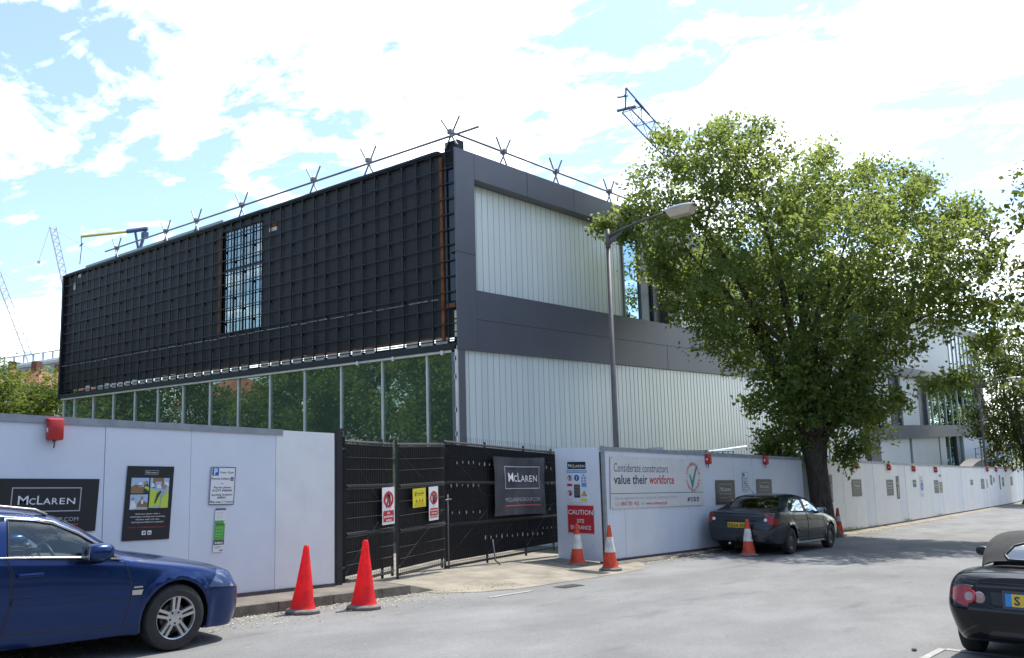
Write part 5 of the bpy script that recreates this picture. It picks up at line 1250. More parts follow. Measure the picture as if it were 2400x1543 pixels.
def leaves_mesh(name, centers, dirs, n_per, spread, size, material, parent, seed=1, droop=0.25):
    """leaf blades on short twigs: one mesh for a crown"""
    r = np.random.default_rng(seed)
    C = np.repeat(np.asarray(centers, float), n_per, axis=0); D = np.repeat(np.asarray(dirs, float), n_per, axis=0)
    n = len(C)
    t = r.random((n, 1))
    # leaves of one twig lie in a loose spray: a shared plane, jittered
    k = len(centers); pn = r.normal(0, .55, (k, 3)); pn[:, 2] += 1.0; pn += np.asarray(dirs, float) * .35; pn /= np.linalg.norm(pn, axis=1, keepdims=True); PN = np.repeat(pn, n_per, axis=0)
    jit = r.normal(0, 1, (n, 3)); jit -= PN * (jit * PN).sum(1, keepdims=True) * .62
    pos = C + D * (t - .3) * spread[0] + jit * spread[1] * 1.12
    ax = r.normal(0, 1, (n, 3)); ax += D * .9; ax[:, 2] -= droop; ax /= np.linalg.norm(ax, axis=1, keepdims=True)
    nr = r.normal(0, 1, (n, 3)) * .50 + PN
    sd = np.cross(ax, nr); sd /= np.linalg.norm(sd, axis=1, keepdims=True) + 1e-9
    up = np.cross(sd, ax)
    L = size * (0.55 + .85 * r.random((n, 1))); Wd = L * (.30 + .10 * r.random((n, 1)))
    fold = L * (.05 + .10 * r.random((n, 1)))
    curl = -L * .16 * r.random((n, 1))
    v = np.stack([pos, pos + ax * L * .45 + sd * Wd + up * fold, pos + ax * L + up * curl, pos + ax * L * .45 - sd * Wd + up * fold], axis=1).reshape(-1, 3)
    me = bpy.data.meshes.new(name)
    me.vertices.add(4 * n); me.vertices.foreach_set('co', v.astype(np.float32).ravel())
    me.loops.add(4 * n); me.loops.foreach_set('vertex_index', np.arange(4 * n, dtype=np.int32))
    me.polygons.add(n); me.polygons.foreach_set('loop_start', np.arange(0, 4 * n, 4, dtype=np.int32)); me.polygons.foreach_set('loop_total', np.full(n, 4, dtype=np.int32))
    base = np.repeat(r.random(len(centers)), n_per)
    hue = np.clip(.55 * base + .45 * r.random(n), 0, 1) ** 1.3
    a = me.attributes.new('hue', 'FLOAT', 'FACE'); a.data.foreach_set('value', hue.astype(np.float32))
    me.materials.append(material); me.update(calc_edges=True)
    o = bpy.data.objects.new(name, me); link(o)
    if parent: o.parent = parent
    return o

def lobe_twigs(lobes, n_total, seed, shell=.55):
    r = np.random.default_rng(seed)
    A = np.array([l[3] * l[4] + l[3] * l[5] + l[4] * l[5] for l in lobes]); A = A / A.sum()
    cs, ds = [], []
    for l, w in zip(lobes, A):
        k = max(4, int(round(n_total * w)))
        d = r.normal(0, 1, (k, 3)); d /= np.linalg.norm(d, axis=1, keepdims=True)
        rad = shell + (1 - shell) * r.random((k, 1)) ** .6
        rad *= 1 + .10 * r.normal(0, 1, (k, 1))
        p = np.array(l[:3]) + (d * rad) @ l[6].T
        out = d @ l[6].T; out /= np.linalg.norm(out, axis=1, keepdims=True)
        cs.append(p); ds.append(out)
    return np.concatenate(cs), np.concatenate(ds)
def lobe(c, ra, rb, rc, frame=None):
    f = np.eye(3) if frame is None else frame
    return (c[0], c[1], c[2], ra, rb, rc, f @ np.diag([ra, rb, rc]))

def limbs(name, base, fork, targets, r0, parent, mate, seed, flare=1.35):
    rr = random.Random(seed); mb = MB()
    b, f = Vector(base), Vector(fork); lean = (f - b)
    path = [b + Vector((0, 0, -.4)), b, b + lean * .12, b + lean * .45, b + lean * .8, f, f + Vector((0, 0, .5))]
    mb.tube(path, [r0 * flare * 1.5, r0 * flare * 1.25, r0 * 1.10, r0, r0 * 1.0, r0 * 1.25, r0 * .8], 14)
    m2 = MB()
    for T in targets:
        T = Vector(T); st = f + Vector((rr.uniform(-.15, .15), rr.uniform(-.15, .15), rr.uniform(-.5, .2)))
        mid = st + (T - st) * .45 + Vector((rr.uniform(-.4, .4), rr.uniform(-.4, .4), .5 + .1 * (T - st).length)); L = (T - st).length
        R0 = r0 * min(.55, .22 + .035 * L)
        pts = [st, st + (mid - st) * .5 + Vector((rr.uniform(-.15, .15), rr.uniform(-.15, .15), .1)), mid, mid + (T - mid) * .5 + Vector((rr.uniform(-.2, .2), rr.uniform(-.2, .2), .1)), T]
        mb.tube(pts, [R0, R0 * .8, R0 * .6, R0 * .38, R0 * .12], 8)
        for k in range(5):
            s = rr.uniform(.35, .95); i = min(3, int(s * 4)); p0 = pts[i] + (pts[i + 1] - pts[i]) * (s * 4 - i)
            e = p0 + Vector((rr.gauss(0, 1), rr.gauss(0, 1), rr.gauss(.5, .7))).normalized() * rr.uniform(.8, 1.9)
            m2.tube([p0, (p0 + e) / 2 + Vector((0, 0, .12)), e], [R0 * .22, R0 * .15, .008], 5)
    inv = Matrix.Translation(-Vector(parent.location))
    for m_, nm, mt in ((mb, 'trunk', mate), (m2, 'branch', TWIG)):
        m_.v = [tuple(inv @ Vector(v)) for v in m_.v]; o = m_.build(nm, mt, None, True); o.parent = parent

# the big street tree, lobes laid out in the tree's own frame: u along the photo's width, w away from it, z up
TX, TY = 27.45, 10.15
UU = np.array([0.64, -0.768, 0]) / math.hypot(.64, .768); WW = np.array([-UU[1], UU[0], 0])
FR = np.stack([UU, WW, np.array([0, 0, 1.0])], axis=1)
bt = empty('street_tree', (TX, TY, g(TX)), None, 'big leafy street tree in front of the hoarding, its trunk behind the grey saloon', 'tree')
spec = [  # u, w, z, radius along u / w / z
 (-4.45, .3, 8.2, 1.95, 2.3, 1.7), (-3.1, -.6, 9.0, 1.45, 1.9, 1.45), (-1.9, .8, 9.1, 1.5, 2.0, 1.3), (-5.2, -.4, 6.7, 1.35, 1.9, 1.5), (-3.9, 1.2, 6.4, 1.9, 2.2, 1.6),
 (-.9, -.8, 7.9, 1.9, 2.3, 1.5), (.4, 1.2, 8.2, 1.5, 2.4, 1.1), (1.9, -.5, 7.5, 1.8, 2.3, 1.35), (3.2, .8, 7.3, 1.5, 2.2, 1.2), (4.5, -.4, 6.4, 1.3, 1.9, 1.3), (5.0, .8, 4.9, 1.2, 1.9, 1.4),
 (-2.0, -1.9, 6.0, 2.0, 2.0, 1.8), (.2, 1.5, 5.9, 2.1, 2.6, 1.8), (2.4, -1.7, 5.2, 2.0, 2.2, 1.7), (-3.2, -.9, 4.4, 1.7, 2.2, 1.5), (-1.9, 1.4, 3.5, 2.0, 2.4, 1.6), (.2, -2.0, 3.7, 2.0, 2.1, 1.6),
 (2.0, 1.3, 3.7, 1.9, 2.3, 1.4), (3.9, -.2, 3.9, 1.4, 2.0, 1.15), (-2.7, .2, 3.0, 1.2, 1.7, .9), (-1.2, -.9, 1.5, 1.5, 1.9, 1.1), (.5, .9, 1.5, 1.6, 2.0, 1.1), (2.0, -.6, 2.6, 1.2, 1.6, .9), (-.9, .2, .2, 1.0, 1.1, .85), (.45, -.3, .3, .75, .9, .8),
 (-3.5, 1.9, 5.0, 1.3, 1.8, 1.3), (-.3, -3.6, 5.6, 2.0, 1.6, 1.8), (1.0, 3.6, 5.2, 2.2, 1.8, 1.9), (-2.3, 3.2, 5.9, 2.0, 1.8, 1.8), (3.6, 2.0, 5.0, 1.6, 1.8, 1.5),
 (-.75, -1.2, 1.0, 1.35, 1.2, 1.2), (.55, -1.1, .8, 1.25, 1.1, 1.15), (-.2, -1.5, 2.4, 1.8, 1.5, 1.45), (1.1, -.9, 1.3, 1.1, 1.1, .9), (-1.5, -.8, 1.7, 1.1, 1.1, .9), (-.2, .9, -.1, 1.1, .9, .8)]
lobes = []
for (u, w, z, a, b, c) in spec:
    p = np.array([0, 0, 0]) + UU * (u + .28) + WW * w + np.array([0, 0, z - g(TX)]); lobes.append(lobe(p, a - .30, b - .25, c - .25, FR))
cs, ds = lobe_twigs(lobes, 3600, 11, .42)
# free-standing sprays that break the outline
spr = [(-6.75, -.3, 7.0, .26), (-6.2, -.4, 6.6, .22), (-5.9, -.3, 7.4, .3), (-4.8, 0, 5.4, .4), (-4.5, .4, 4.3, .35), (3.4, -.6, 1.45, .36), (4.1, -.5, 1.55, .32), (2.4, -.2, 1.0, .34), (1.8, .3, .3, .45), (-1.75, .2, -.35, .35), (-1.35, .1, -.75, .3), (-1.9, .3, -.8, .25), (.95, -.3, -.45, .35), (.55, -.2, -.75, .25), (-1.9, .4, 1.0, .35), (6.0, .2, 5.6, .5), (6.1, 0, 3.8, .55), (5.5, 0, 2.9, .5), (-2.6, .4, 10.35, .45), (-1.3, .3, 10.3, .4), (4.0, .2, 8.3, .5), (2.0, .2, 8.7, .4), (.6, .1, 9.2, .4), (5.3, 0, 7.2, .5), (-4.6, 0, 9.9, .4), (-1.6, 0, -.1, .5), (1.2, 0, .75, .35)]
rs = np.random.default_rng(5); ex, ed = [], []
for (u, w, z, r_) in spr:
    for k in range(int(30 * r_ * 2)):
        p = UU * (u + .2 + rs.normal(0, r_ * .55)) + WW * (w + rs.normal(0, r_ * .7)) + np.array([0, 0, z - g(TX) + rs.normal(0, r_ * .42)]); ex.append(p); d = rs.normal(0, 1, 3); d[2] += .2; ed.append(d / np.linalg.norm(d))
leaves_mesh('crown', np.concatenate([cs, ex]), np.concatenate([ds, ed]), 23, (.30, .155), .135, LEAF, bt, 21)
tg = [np.array([TX, TY, g(TX)]) + np.array(l[:3]) for l in lobes]
limbs('limbs', (TX, TY, g(TX)), (TX - .12, TY + .12, -.35), tg[:25:2] + tg[26:], .33, bt, BARK, 3)

# a stock tree whose mesh is shared by the others
def stock_tree(name, H, rad, seed, n_tw, n_leaf, lsize, lm, trunk_h, label, cat='tree', group=None, r0=.22):
    t = empty(name, (0, 0, 0), None, label, cat, group); rr = random.Random(seed); lb = []
    for k in range(15):
        a = rr.uniform(0, 6.283); h = trunk_h + (H - trunk_h) * ((k + .5) / 15); s = math.sin(math.pi * min(.97, max(.12, (h - trunk_h) / (H - trunk_h) * .82 + .14)))
        q = rad * .58 * s * rr.uniform(.5, 1.05); lb.append(lobe((q * math.cos(a), q * math.sin(a), h), rad * rr.uniform(.36, .52), rad * rr.uniform(.36, .52), rad * rr.uniform(.28, .42)))
    c, d = lobe_twigs(lb, n_tw, seed, .45); leaves_mesh('crown', c, d, n_leaf, (lsize * 2.2, lsize * 1.2), lsize, lm, t, seed + 1)
    limbs('limbs', (0, 0, 0), (rr.uniform(-.2, .2), rr.uniform(-.2, .2), trunk_h), [l[:3] for l in lb[::2]], r0, t, BARK, seed)
    return t
t2 = stock_tree('street_tree', 10.8, 4.0, 31, 900, 22, .16, LEAFD, 3.2, 'dark green street tree beyond the second lamp, at the right edge of the photo', r0=.27)
t2.location = (67.4, 11.0, g(67.4)); t2.rotation_euler = (0, 0, .6)
t3 = stock_tree('street_tree', 12.2, 9.2, 77, 3900, 22, .18, LEAFD, 4.6, 'tall dark tree cut off by the right edge, over the near pavement', r0=.34)
t3.location = (34.5, -1.6, g(34.5)); t3.rotation_euler = (0, 0, 2.2)
t4 = copy_tree(t2); t4.location = (88, 12.8, g(88)); t4.rotation_euler = (0, 0, 4.0); tag(t4, 'street tree furthest down the hill behind the white wing', 'tree')
# trees beyond the flank: those at the left edge of the photo and the row that shows in the glazing
tb = stock_tree('garden_tree', 8.2, 3.3, 47, 620, 18, .20, LEAFB, 1.8, 'bushy pale green tree at the left edge of the photo', 'tree', None, .18)
tb.location = (21.8, 63.5, -2.6); tb.scale = (1.1, 1.1, 1.0)
c = copy_tree(tb); c.location = (25.6, 64.5, -3.0); c.scale = (1.1, 1.1, 1.0); c.rotation_euler = (0, 0, 1.9); tag(c, 'bushy pale green tree next to the black building corner', 'tree')
c = copy_tree(tb); c.location = (24.3, 71, -2.8); c.scale = (1.1, 1.1, 1.02); c.rotation_euler = (0, 0, 3.9); tag(c, 'pale green tree standing between and behind the two left trees', 'tree')
c = copy_tree(tb); c.location = (23.2, 56, -2.9); c.scale = (.8, .8, .50); c.rotation_euler = (0, 0, 5.2); tag(c, 'low yellow green bush just above the left hoarding', 'shrub')
gl_ = 'green trees mirrored in the ground floor glazing'
for i, (x, y, k, rz, dark) in enumerate(((14, 60, 1.0, .3, 0), (7, 57, 1.15, 1.2, 1), (0, 60, 1.1, 2.5, 0), (-7, 55, 1.2, 3.3, 1), (-14, 60, 1.15, 4.4, 0), (3.5, 44, .9, 5.1, 1), (-6, 40, .95, .9, 0), (-16, 46, 1.1, 2.0, 1), (-4, 30, .8, 3.0, 1), (-14, 33, .9, 4.0, 0), (-10, 50, 1.3, .2, 0), (10, 66, 1.3, 1.0, 0), (-20, 54, 1.3, 2.2, 0), (-1, 36, 1.0, 3.1, 0), (3, 64, 1.3, 4.6, 0), (-9, 35, 1.1, 5.5, 0), (-24, 42, 1.3, 1.6, 0))):
    c = copy_tree(tb); c.location = (x, y, g(x) - .3); c.scale = (k, k, k * .95); c.rotation_euler = (0, 0, rz); tag(c, 'leafy tree beyond the flank, seen mirrored in the ground floor glass', 'tree', gl_)
for i, (x, y, k, rz) in enumerate(((41, 24, .85, .4), (44, 33, .9, 2.2))):
    c = copy_tree(tb); c.location = (x, y, g(x)); c.scale = (k, k, k * .8); c.rotation_euler = (0, 0, rz); tag(c, 'small tree in the yard seen through the ground floor glass', 'tree', 'yard trees behind the glazed hall')
house(-10, 70, 6.2, 8, 10, R(10), 'white house with a red roof mirrored in the glazing'); house(4, 76, 6.2, 8, 10, R(-8), 'pale house with a red roof beyond the mirrored trees')

# across the street, behind the photographer: what the car bodies and windows mirror
ac = 'houses and trees across the street, seen mirrored in the cars'
for i, (x, k) in enumerate(((-14, 1), (-4, 1.1), (6.5, 1), (17, 1.15), (28, 1), (39, 1.1), (50, 1), (62, 1))):
    c = house(x, -13.5, g(x) + 7.1, 8.5, 8.5, R(90), 'pale house with a red roof across the street, mirrored in the paintwork'); c['group'] = ac
for i, (x, k) in enumerate(((-9, .8), (1.2, .75), (12, .9), (23, .85), (34, .8), (46, .9))):
    c = copy_tree(tb); c.location = (x, -7.0, g(x)); c.scale = (k, k, k * .8); c.rotation_euler = (0, 0, i * 1.3); tag(c, 'garden tree across the street, mirrored in the paintwork', 'tree', ac)
# ------------------------------------------------------------------ litter along the gutter
DEB = mat('dry seed litter', (0.50, 0.44, 0.28), 0.95, var=0.3, vscale=30)
rd = random.Random(9); mb = MB()
def chip(x, y, z, s):
    a = rd.uniform(0, 6.28); c_, s_ = math.cos(a) * s, math.sin(a) * s; h = rd.uniform(.2, .6) * s
    mb.add([(x - c_, y - s_, z), (x + s_ * .6, y - c_ * .6, z + h * .4), (x + c_, y + s_, z + h * .2), (x - s_ * .6, y + c_ * .6, z + h)], [(0, 1, 2, 3)])
for i in range(2600):
    x = rd.uniform(-.5, 11.5); y = kerbY(x) - abs(rd.gauss(0, .28)) - .01
    chip(x, y, g(x) + .006, rd.uniform(.006, .022))
for i in range(500):
    x = rd.uniform(3.0, 9.5); y = 9.3 + rd.gauss(0, .25); chip(x, y, g(x) + .006, rd.uniform(.006, .02))
for i in range(1500):
    x = rd.uniform(16, 46); y = kerbY(x) - .1 - abs(rd.gauss(0, .22)); chip(x, y, g(x) + .02, rd.uniform(.01, .03))
for i in range(420): 
    x = rd.uniform(3, 30); y = rd.uniform(2.2, 9.6); chip(x, y, g(x) + .005, rd.uniform(.004, .010))
tag(mb.build('gutter_litter', DEB), 'dry pale seed litter gathered along the gutter', 'litter', kind='stuff')
st_ = tag(bpy.data.objects.new('stone', None), 'small brown stone lying on the road', 'stone')
bpy.data.objects.remove(st_)
mb = MB(); bm = bmesh.new(); bmesh.ops.create_icosphere(bm, subdivisions=2, radius=.026)
for v in bm.verts: v.co = Vector((v.co.x * 1.3, v.co.y, v.co.z * .7)) * (1 + rd.uniform(-.15, .15))
mb.frombm(bm); bm.free(); o = mb.build('stone', KERB); q = at(2168, 1518, X=9.0); o.location = (9.85, 2.80, g(9.85) + .014); tag(o, 'small brown stone on the road near the black convertible', 'stone')
dc = wthing('drain_cover', (11.85, 8.72, g(11.85)), 'small dark drain slot in the road in front of the gate', 'drain'); mb = MB()
mb.hexa([(11.58, 8.60, g(11.58) - .05), (12.12, 8.60, g(12.12) - .05), (12.12, 8.86, g(12.12) - .05), (11.58, 8.86, g(11.58) - .05), (11.58, 8.60, g(11.58) + .006), (12.12, 8.60, g(12.12) + .006), (12.12, 8.86, g(12.12) + .006), (11.58, 8.86, g(11.58) + .006)]); mb.build('drain_frame', mat('drain iron', (.03, .029, .028), .7), dc)
mb = MB()
for i in range(6): x = 11.63 + .085 * i; mb.box(x, 8.63, g(x) + .007, x + .045, 8.83, g(x) + .011)
mb.build('drain_bars', mat('worn iron', (.075, .07, .065), .55, metal=.3), dc)
# weeds at the foot of the long hoarding
mb = MB()
for i in range(260):
    x = rd.choice([30.3, 31.2, 33.0, 38.2, 44.5, 29.6]) + rd.gauss(0, .35); y = hoardY(x) - rd.uniform(.02, .2)
    h = rd.uniform(.04, .16); a = rd.uniform(0, 6.28); dx, dy = math.cos(a) * h * .5, math.sin(a) * h * .5
    mb.add([(x - .008, y, g(x) + .05), (x + .008, y, g(x) + .05), (x + dx + .012, y + dy, g(x) + .05 + h), (x + dx - .006, y + dy, g(x) + .05 + h * .9)], [(0, 1, 2, 3)])
tag(mb.build('weeds', mat('weed green', (.10, .13, .03), .7)), 'low weeds along the foot of the long hoarding', 'weeds', kind='stuff')

# ------------------------------------------------------------------ cars
TYRE = mat('tyre rubber', (0.020, 0.020, 0.021), 0.75, var=0.3, vscale=20)
ALLOY = mat('silver alloy', (0.52, 0.52, 0.53), 0.28, metal=0.75)
DRIM = mat('dark wheel cover', (0.07, 0.07, 0.075), 0.4, metal=0.4)
BLK = mat('black trim', (0.014, 0.014, 0.015), 0.45)
CHROME = mat('bright trim', (0.55, 0.55, 0.54), 0.2, metal=0.9)
INTR = mat('car interior grey', (0.075, 0.08, 0.085), 0.8)
CGLASS = glass_mat('car glass', (0.78, 0.86, 0.86), refl=0.05, gcol=(.9, 1, 1))
DGLASS = glass_mat('dark car glass', (0.16, 0.19, 0.19), refl=0.10, gcol=(.9, 1, 1))
SGLASS = glass_mat('shiny dark car glass', (0.16, 0.19, 0.19), refl=0.30, gcol=(.9, 1, 1))
PLATE = mat('yellow number plate', (0.66, 0.42, 0.03), 0.4)
TAIL = mat('red tail lamp', (0.27, 0.008, 0.011), 0.14, coat=0.4)
TAILW = mat('pale lamp lens', (0.36, 0.23, 0.23), 0.15, coat=0.4)
HLAMP = mat('head lamp lens', (0.06, 0.09, 0.20), 0.06, coat=0.9, spec=.7)

def car_paint(name, col, flake=0.0, rough=.28, ct=1.0, sp=.5):
    if name in MATS: return MATS[name]
    m = mat(name, col, rough, metal=flake, spec=sp, coat=ct, var=.05, vscale=2.5)
    m.node_tree.nodes['Principled BSDF'].inputs['Coat Roughness'].default_value = .025
    return m

def pchip(t, y, q):
    t, y, q = np.asarray(t, float), np.asarray(y, float), np.asarray(q, float)
    h = np.diff(t); d = np.diff(y, axis=0) / h[:, None]
    m = np.zeros_like(y)
    a, b = d[:-1], d[1:]; h0, h1 = h[:-1, None], h[1:, None]
    w1, w2 = 2 * h1 + h0, h1 + 2 * h0
    with np.errstate(divide='ignore', invalid='ignore'):
        hm = (w1 + w2) / (w1 / a + w2 / b)
    m[1:-1] = np.where(a * b > 0, hm, 0); m[0] = d[0]; m[-1] = d[-1]
    i = np.clip(np.searchsorted(t, q) - 1, 0, len(t) - 2); s = ((q - t[i]) / h[i])[:, None]; H = h[i][:, None]
    return (2 * s**3 - 3 * s**2 + 1) * y[i] + (s**3 - 2 * s**2 + s) * H * m[i] + (-2 * s**3 + 3 * s**2) * y[i + 1] + (s**3 - s**2) * H * m[i + 1]

def loft(stations, rsub=4, ssub=6):
    """stations: (x, [(y, z[, dx]) ...]); rows run from the underside centre over the side to the roof centre"""
    K = len(stations[0][1]); G = np.array([[(x + (p[2] if len(p) > 2 else 0), p[0], p[1]) for p in rows] for x, rows in stations], float)
    rq = np.linspace(0, K - 1, (K - 1) * rsub + 1)
    A = np.stack([pchip(np.arange(K), G[i], rq) for i in range(len(G))])
    sx = np.array([s[0] for s in stations]); tt = np.concatenate([[0], np.cumsum(np.abs(np.diff(sx)) ** .6 + .05)])
    sq = np.concatenate([np.linspace(tt[i], tt[i + 1], ssub, endpoint=False) for i in range(len(tt) - 1)] + [[tt[-1]]])
    B = np.stack([pchip(tt, A[:, j], sq) for j in range(A.shape[1])], axis=1)
    B[:, 0, 1] = 0; B[:, -1, 1] = 0
    bm = bmesh.new(); ns, nr = B.shape[:2]; V = {}
    for i in range(ns):
        for j in range(nr):
            x, y, z = B[i, j]; V[i, j, 1] = bm.verts.new((x, y, z))
            V[i, j, -1] = V[i, j, 1] if j in (0, nr - 1) else bm.verts.new((x, -y, z))
    def f(*v):
        u = []
        for k in v:
            if k not in u: u.append(k)
        if len(u) > 2:
            try: bm.faces.new(u)
            except ValueError: pass
    for i in range(ns - 1):
        for j in range(nr - 1):
            f(V[i, j, 1], V[i, j + 1, 1], V[i + 1, j + 1, 1], V[i + 1, j, 1]); f(V[i, j, -1], V[i + 1, j, -1], V[i + 1, j + 1, -1], V[i, j + 1, -1])
    for i in (0, ns - 1):
        for j in range(nr - 1): f(V[i, j, 1], V[i, j, -1], V[i, j + 1, -1], V[i, j + 1, 1])
    bmesh.ops.remove_doubles(bm, verts=bm.verts[:], dist=1e-5)
    bmesh.ops.recalc_face_normals(bm, faces=bm.faces[:]); return bm

def inpoly(p, poly):
    c = False; n = len(poly)
    for i in range(n):
        a, b = poly[i], poly[i - 1]
        if (a[1] > p[1]) != (b[1] > p[1]) and p[0] < (b[0] - a[0]) * (p[1] - a[1]) / (b[1] - a[1]) + a[0]: c = not c
    return c
def cut(bm, poly, u, v, keep):
    u, v = Vector(u), Vector(v); w = u.cross(v)
    x0, x1 = min(p[0] for p in poly) - .02, max(p[0] for p in poly) + .02; y0, y1 = min(p[1] for p in poly) - .02, max(p[1] for p in poly) + .02
    def near(f):
        a = [q.co.dot(u) for q in f.verts]; b = [q.co.dot(v) for q in f.verts]
        return min(a) < x1 and max(a) > x0 and min(b) < y1 and max(b) > y0 and keep(f.calc_center_median(), f.normal)
    bm.normal_update()
    fs = [f for f in bm.faces if near(f)]
    n = len(poly)
    for i in range(n):
        p, q = poly[i], poly[(i + 1) % n]; e = (u * (q[0] - p[0]) + v * (q[1] - p[1])); no = e.cross(w)
        if no.length < 1e-9: continue
        es = set(); vs = set()
        for f in fs: es.update(f.edges); vs.update(f.verts)
        r = bmesh.ops.bisect_plane(bm, geom=fs + list(es) + list(vs), dist=1e-5, plane_co=u * p[0] + v * p[1], plane_no=no.normalized())
        fs = [x for x in r['geom'] if isinstance(x, bmesh.types.BMFace) and x.is_valid]
    out = []
    for f in fs:
        c = f.calc_center_median()
        if inpoly((c.dot(u), c.dot(v)), poly) and keep(c, f.normal): out.append(f)
    return out
def boundary_loops(faces):
    fs = set(faces); es = {}
    for f in fs:
        for e in f.edges:
            if sum(1 for k in e.link_faces if k in fs) == 1:
                a, b = e.verts; es.setdefault(a, []).append(b); es.setdefault(b, []).append(a)
    loops = []; seen = set()
    for s in es:
        if s in seen: continue
        L = [s]; seen.add(s); cur = s
        while True:
            nx = [k for k in es[cur] if k not in seen]
            if not nx: break
            cur = nx[0]; seen.add(cur); L.append(cur)
        loops.append([k.co.copy() for k in L])
    return loops
def take(bm, faces, name, material, parent, push=0.0, trim=None, smooth=True):
    """lift these faces off the body as a part of their own; trim = (radius, material) runs a seal round the edge"""
    loops = boundary_loops(faces); mb = MB(); ids = {}
    bm.normal_update()
    for f in faces:
        for v in f.verts:
            if v not in ids: ids[v] = len(mb.v); mb.v.append(tuple(v.co + v.normal * push))
        mb.f.append([ids[v] for v in f.verts]); mb.m.append(0)
    mats = [material]
    if trim:
        mats.append(trim[1]); mb.cur = 1
        for L in loops:
            if len(L) > 3: mb.tube(L + [L[0]], trim[0], 5, cap=False)
    o = mb.build(name, mats, parent, smooth)
    bmesh.ops.delete(bm, geom=faces, context='FACES'); return o

def wheel(parent, x, y, z, rad, width, rim_r, side, style, matr):
    t = empty('wheel', (x, y, z)); t.parent = parent; s = side    # s = +1 outer face towards +y
    mb = MB(); w = width / 2
    pr = [(rim_r * .97, -w), (rim_r + .02, -w), (rad - .05, -w * 1.02), (rad - .015, -w * .9), (rad, -w * .66), (rad, w * .66), (rad - .015, w * .9), (rad - .05, w * 1.02), (rim_r + .02, w), (rim_r * .97, w * .94)]
    mb.lathe(pr, 40, 'y'); o = mb.build('tyre', TYRE, t, 'auto')
    mb = MB(); o_ = s * w
    mb.lathe([(rim_r * .98, -w * .9), (rim_r * .93, -w * .5 * s * s), (rim_r * .90, o_ * .6), (rim_r * .93, o_ * .92), (rim_r * 1.0, o_ * .97), (rim_r * 1.0, o_ * .8)], 40, 'y')
    if style == 'twin5':
        for k in range(5):
            for d in (-.30, .30):
                a = math.pi / 2 + k * 2 * math.pi / 5 + R(0); a2 = a + d * .48; hub = .062
                p = Vector((math.cos(a + d * 1.2) * hub, o_ * .80, math.sin(a + d * 1.2) * hub)); q = Vector((math.cos(a2) * rim_r * .94, o_ * .90, math.sin(a2) * rim_r * .94)); dr = (q - p).normalized(); n = Vector((0, 1, 0)).cross(dr).normalized() * .0145; dp = Vector((0, -s * .035, 0))
                q2 = n * 1.0
                mb.add([p + n * .9, p - n * .9, q - q2, q + q2, p + n * 1.3 + dp, p - n * 1.3 + dp, q - q2 * 1.4 + dp, q + q2 * 1.4 + dp], [(0, 1, 2, 3), (0, 3, 7, 4), (1, 5, 6, 2), (4, 7, 6, 5)])
        mb.lathe([(0, o_ * .84), (.045, o_ * .84), (.082, o_ * .78), (.088, o_ * .5)], 24, 'y')
    elif style == 'five':
        for k in range(5):
            a = math.pi / 2 + k * 2 * math.pi / 5; p = Vector((math.cos(a) * .05, o_ * .8, math.sin(a) * .05)); q = Vector((math.cos(a) * rim_r * .95, o_ * .88, math.sin(a) * rim_r * .95)); dr = (q - p).normalized(); n = Vector((0, 1, 0)).cross(dr).normalized(); dp = Vector((0, -s * .03, 0))
            mb.add([p + n * .045, p - n * .045, q - n * .028, q + n * .028, p + n * .05 + dp, p - n * .05 + dp, q - n * .034 + dp, q + n * .034 + dp], [(0, 1, 2, 3), (0, 3, 7, 4), (1, 5, 6, 2), (4, 7, 6, 5)])
        mb.lathe([(0, o_ * .84), (.06, o_ * .83), (.085, o_ * .7)], 20, 'y')
    else:
        mb.lathe([(0, o_ * .82), (.06, o_ * .84), (.10, o_ * .70), (rim_r * .7, o_ * .72), (rim_r * .9, o_ * .85)], 30, 'y')
        for k in range(10):
            a = k * 2 * math.pi / 10; mb.add([(math.cos(a + d) * r_, o_ * .80, math.sin(a + d) * r_) for r_, d in ((rim_r * .45, -.1), (rim_r * .8, -.08), (rim_r * .8, .08), (rim_r * .45, .1))], [(0, 1, 2, 3)])
    mb.build('rim', matr, t, 'auto')
    mb = MB(); mb.lathe([(0, o_ * .3), (rim_r * .62, o_ * .3), (rim_r * .62, o_ * .15)], 28, 'y'); mb.build('brake_disc', mat('brake disc', (.10, .09, .08), .5, metal=.6), t)
    if style == 'twin5':
        mb = MB()
        for k in range(5):
            a = -math.pi / 2 + k * 2 * math.pi / 5; mb.lathe([(0, o_ * .845), (.011, o_ * .845), (.013, o_ * .80)], 10, 'y', (math.cos(a) * .056, 0, math.sin(a) * .056))
        mb.build_each('wheel_bolt', BLK, t)
    return t

from mathutils.bvhtree import BVHTree
def probe(bm, y, z, x0=-9):
    h = BVHTree.FromBMesh(bm).ray_cast(Vector((x0, y, z)), Vector((1, 0, 0)))
    return h[0].x if h[0] is not None else 0.0
def lens(bm, y, z, prof, n, c_off=.004):
    h = BVHTree.FromBMesh(bm).ray_cast(Vector((-9, y, z)), Vector((1, 0, 0))); nn = h[1] if h[1].x < 0 else -h[1]
    q = Vector((-1, 0, 0)).rotation_difference(nn); m = MB(); m.lathe(prof, n, 'x'); m.v = [tuple(q @ Vector(v) + h[0] + nn * c_off) for v in m.v]; return m
SX, SZ, SY = (1, 0, 0), (0, 0, 1), (0, 1, 0)
def side(s, ymin=.35): return lambda c, n: c.y * s > ymin
def circ(cx, cz, r, n=26): return [(cx + r * math.cos(2 * math.pi * i / n), cz + r * math.sin(2 * math.pi * i / n)) for i in range(n)]
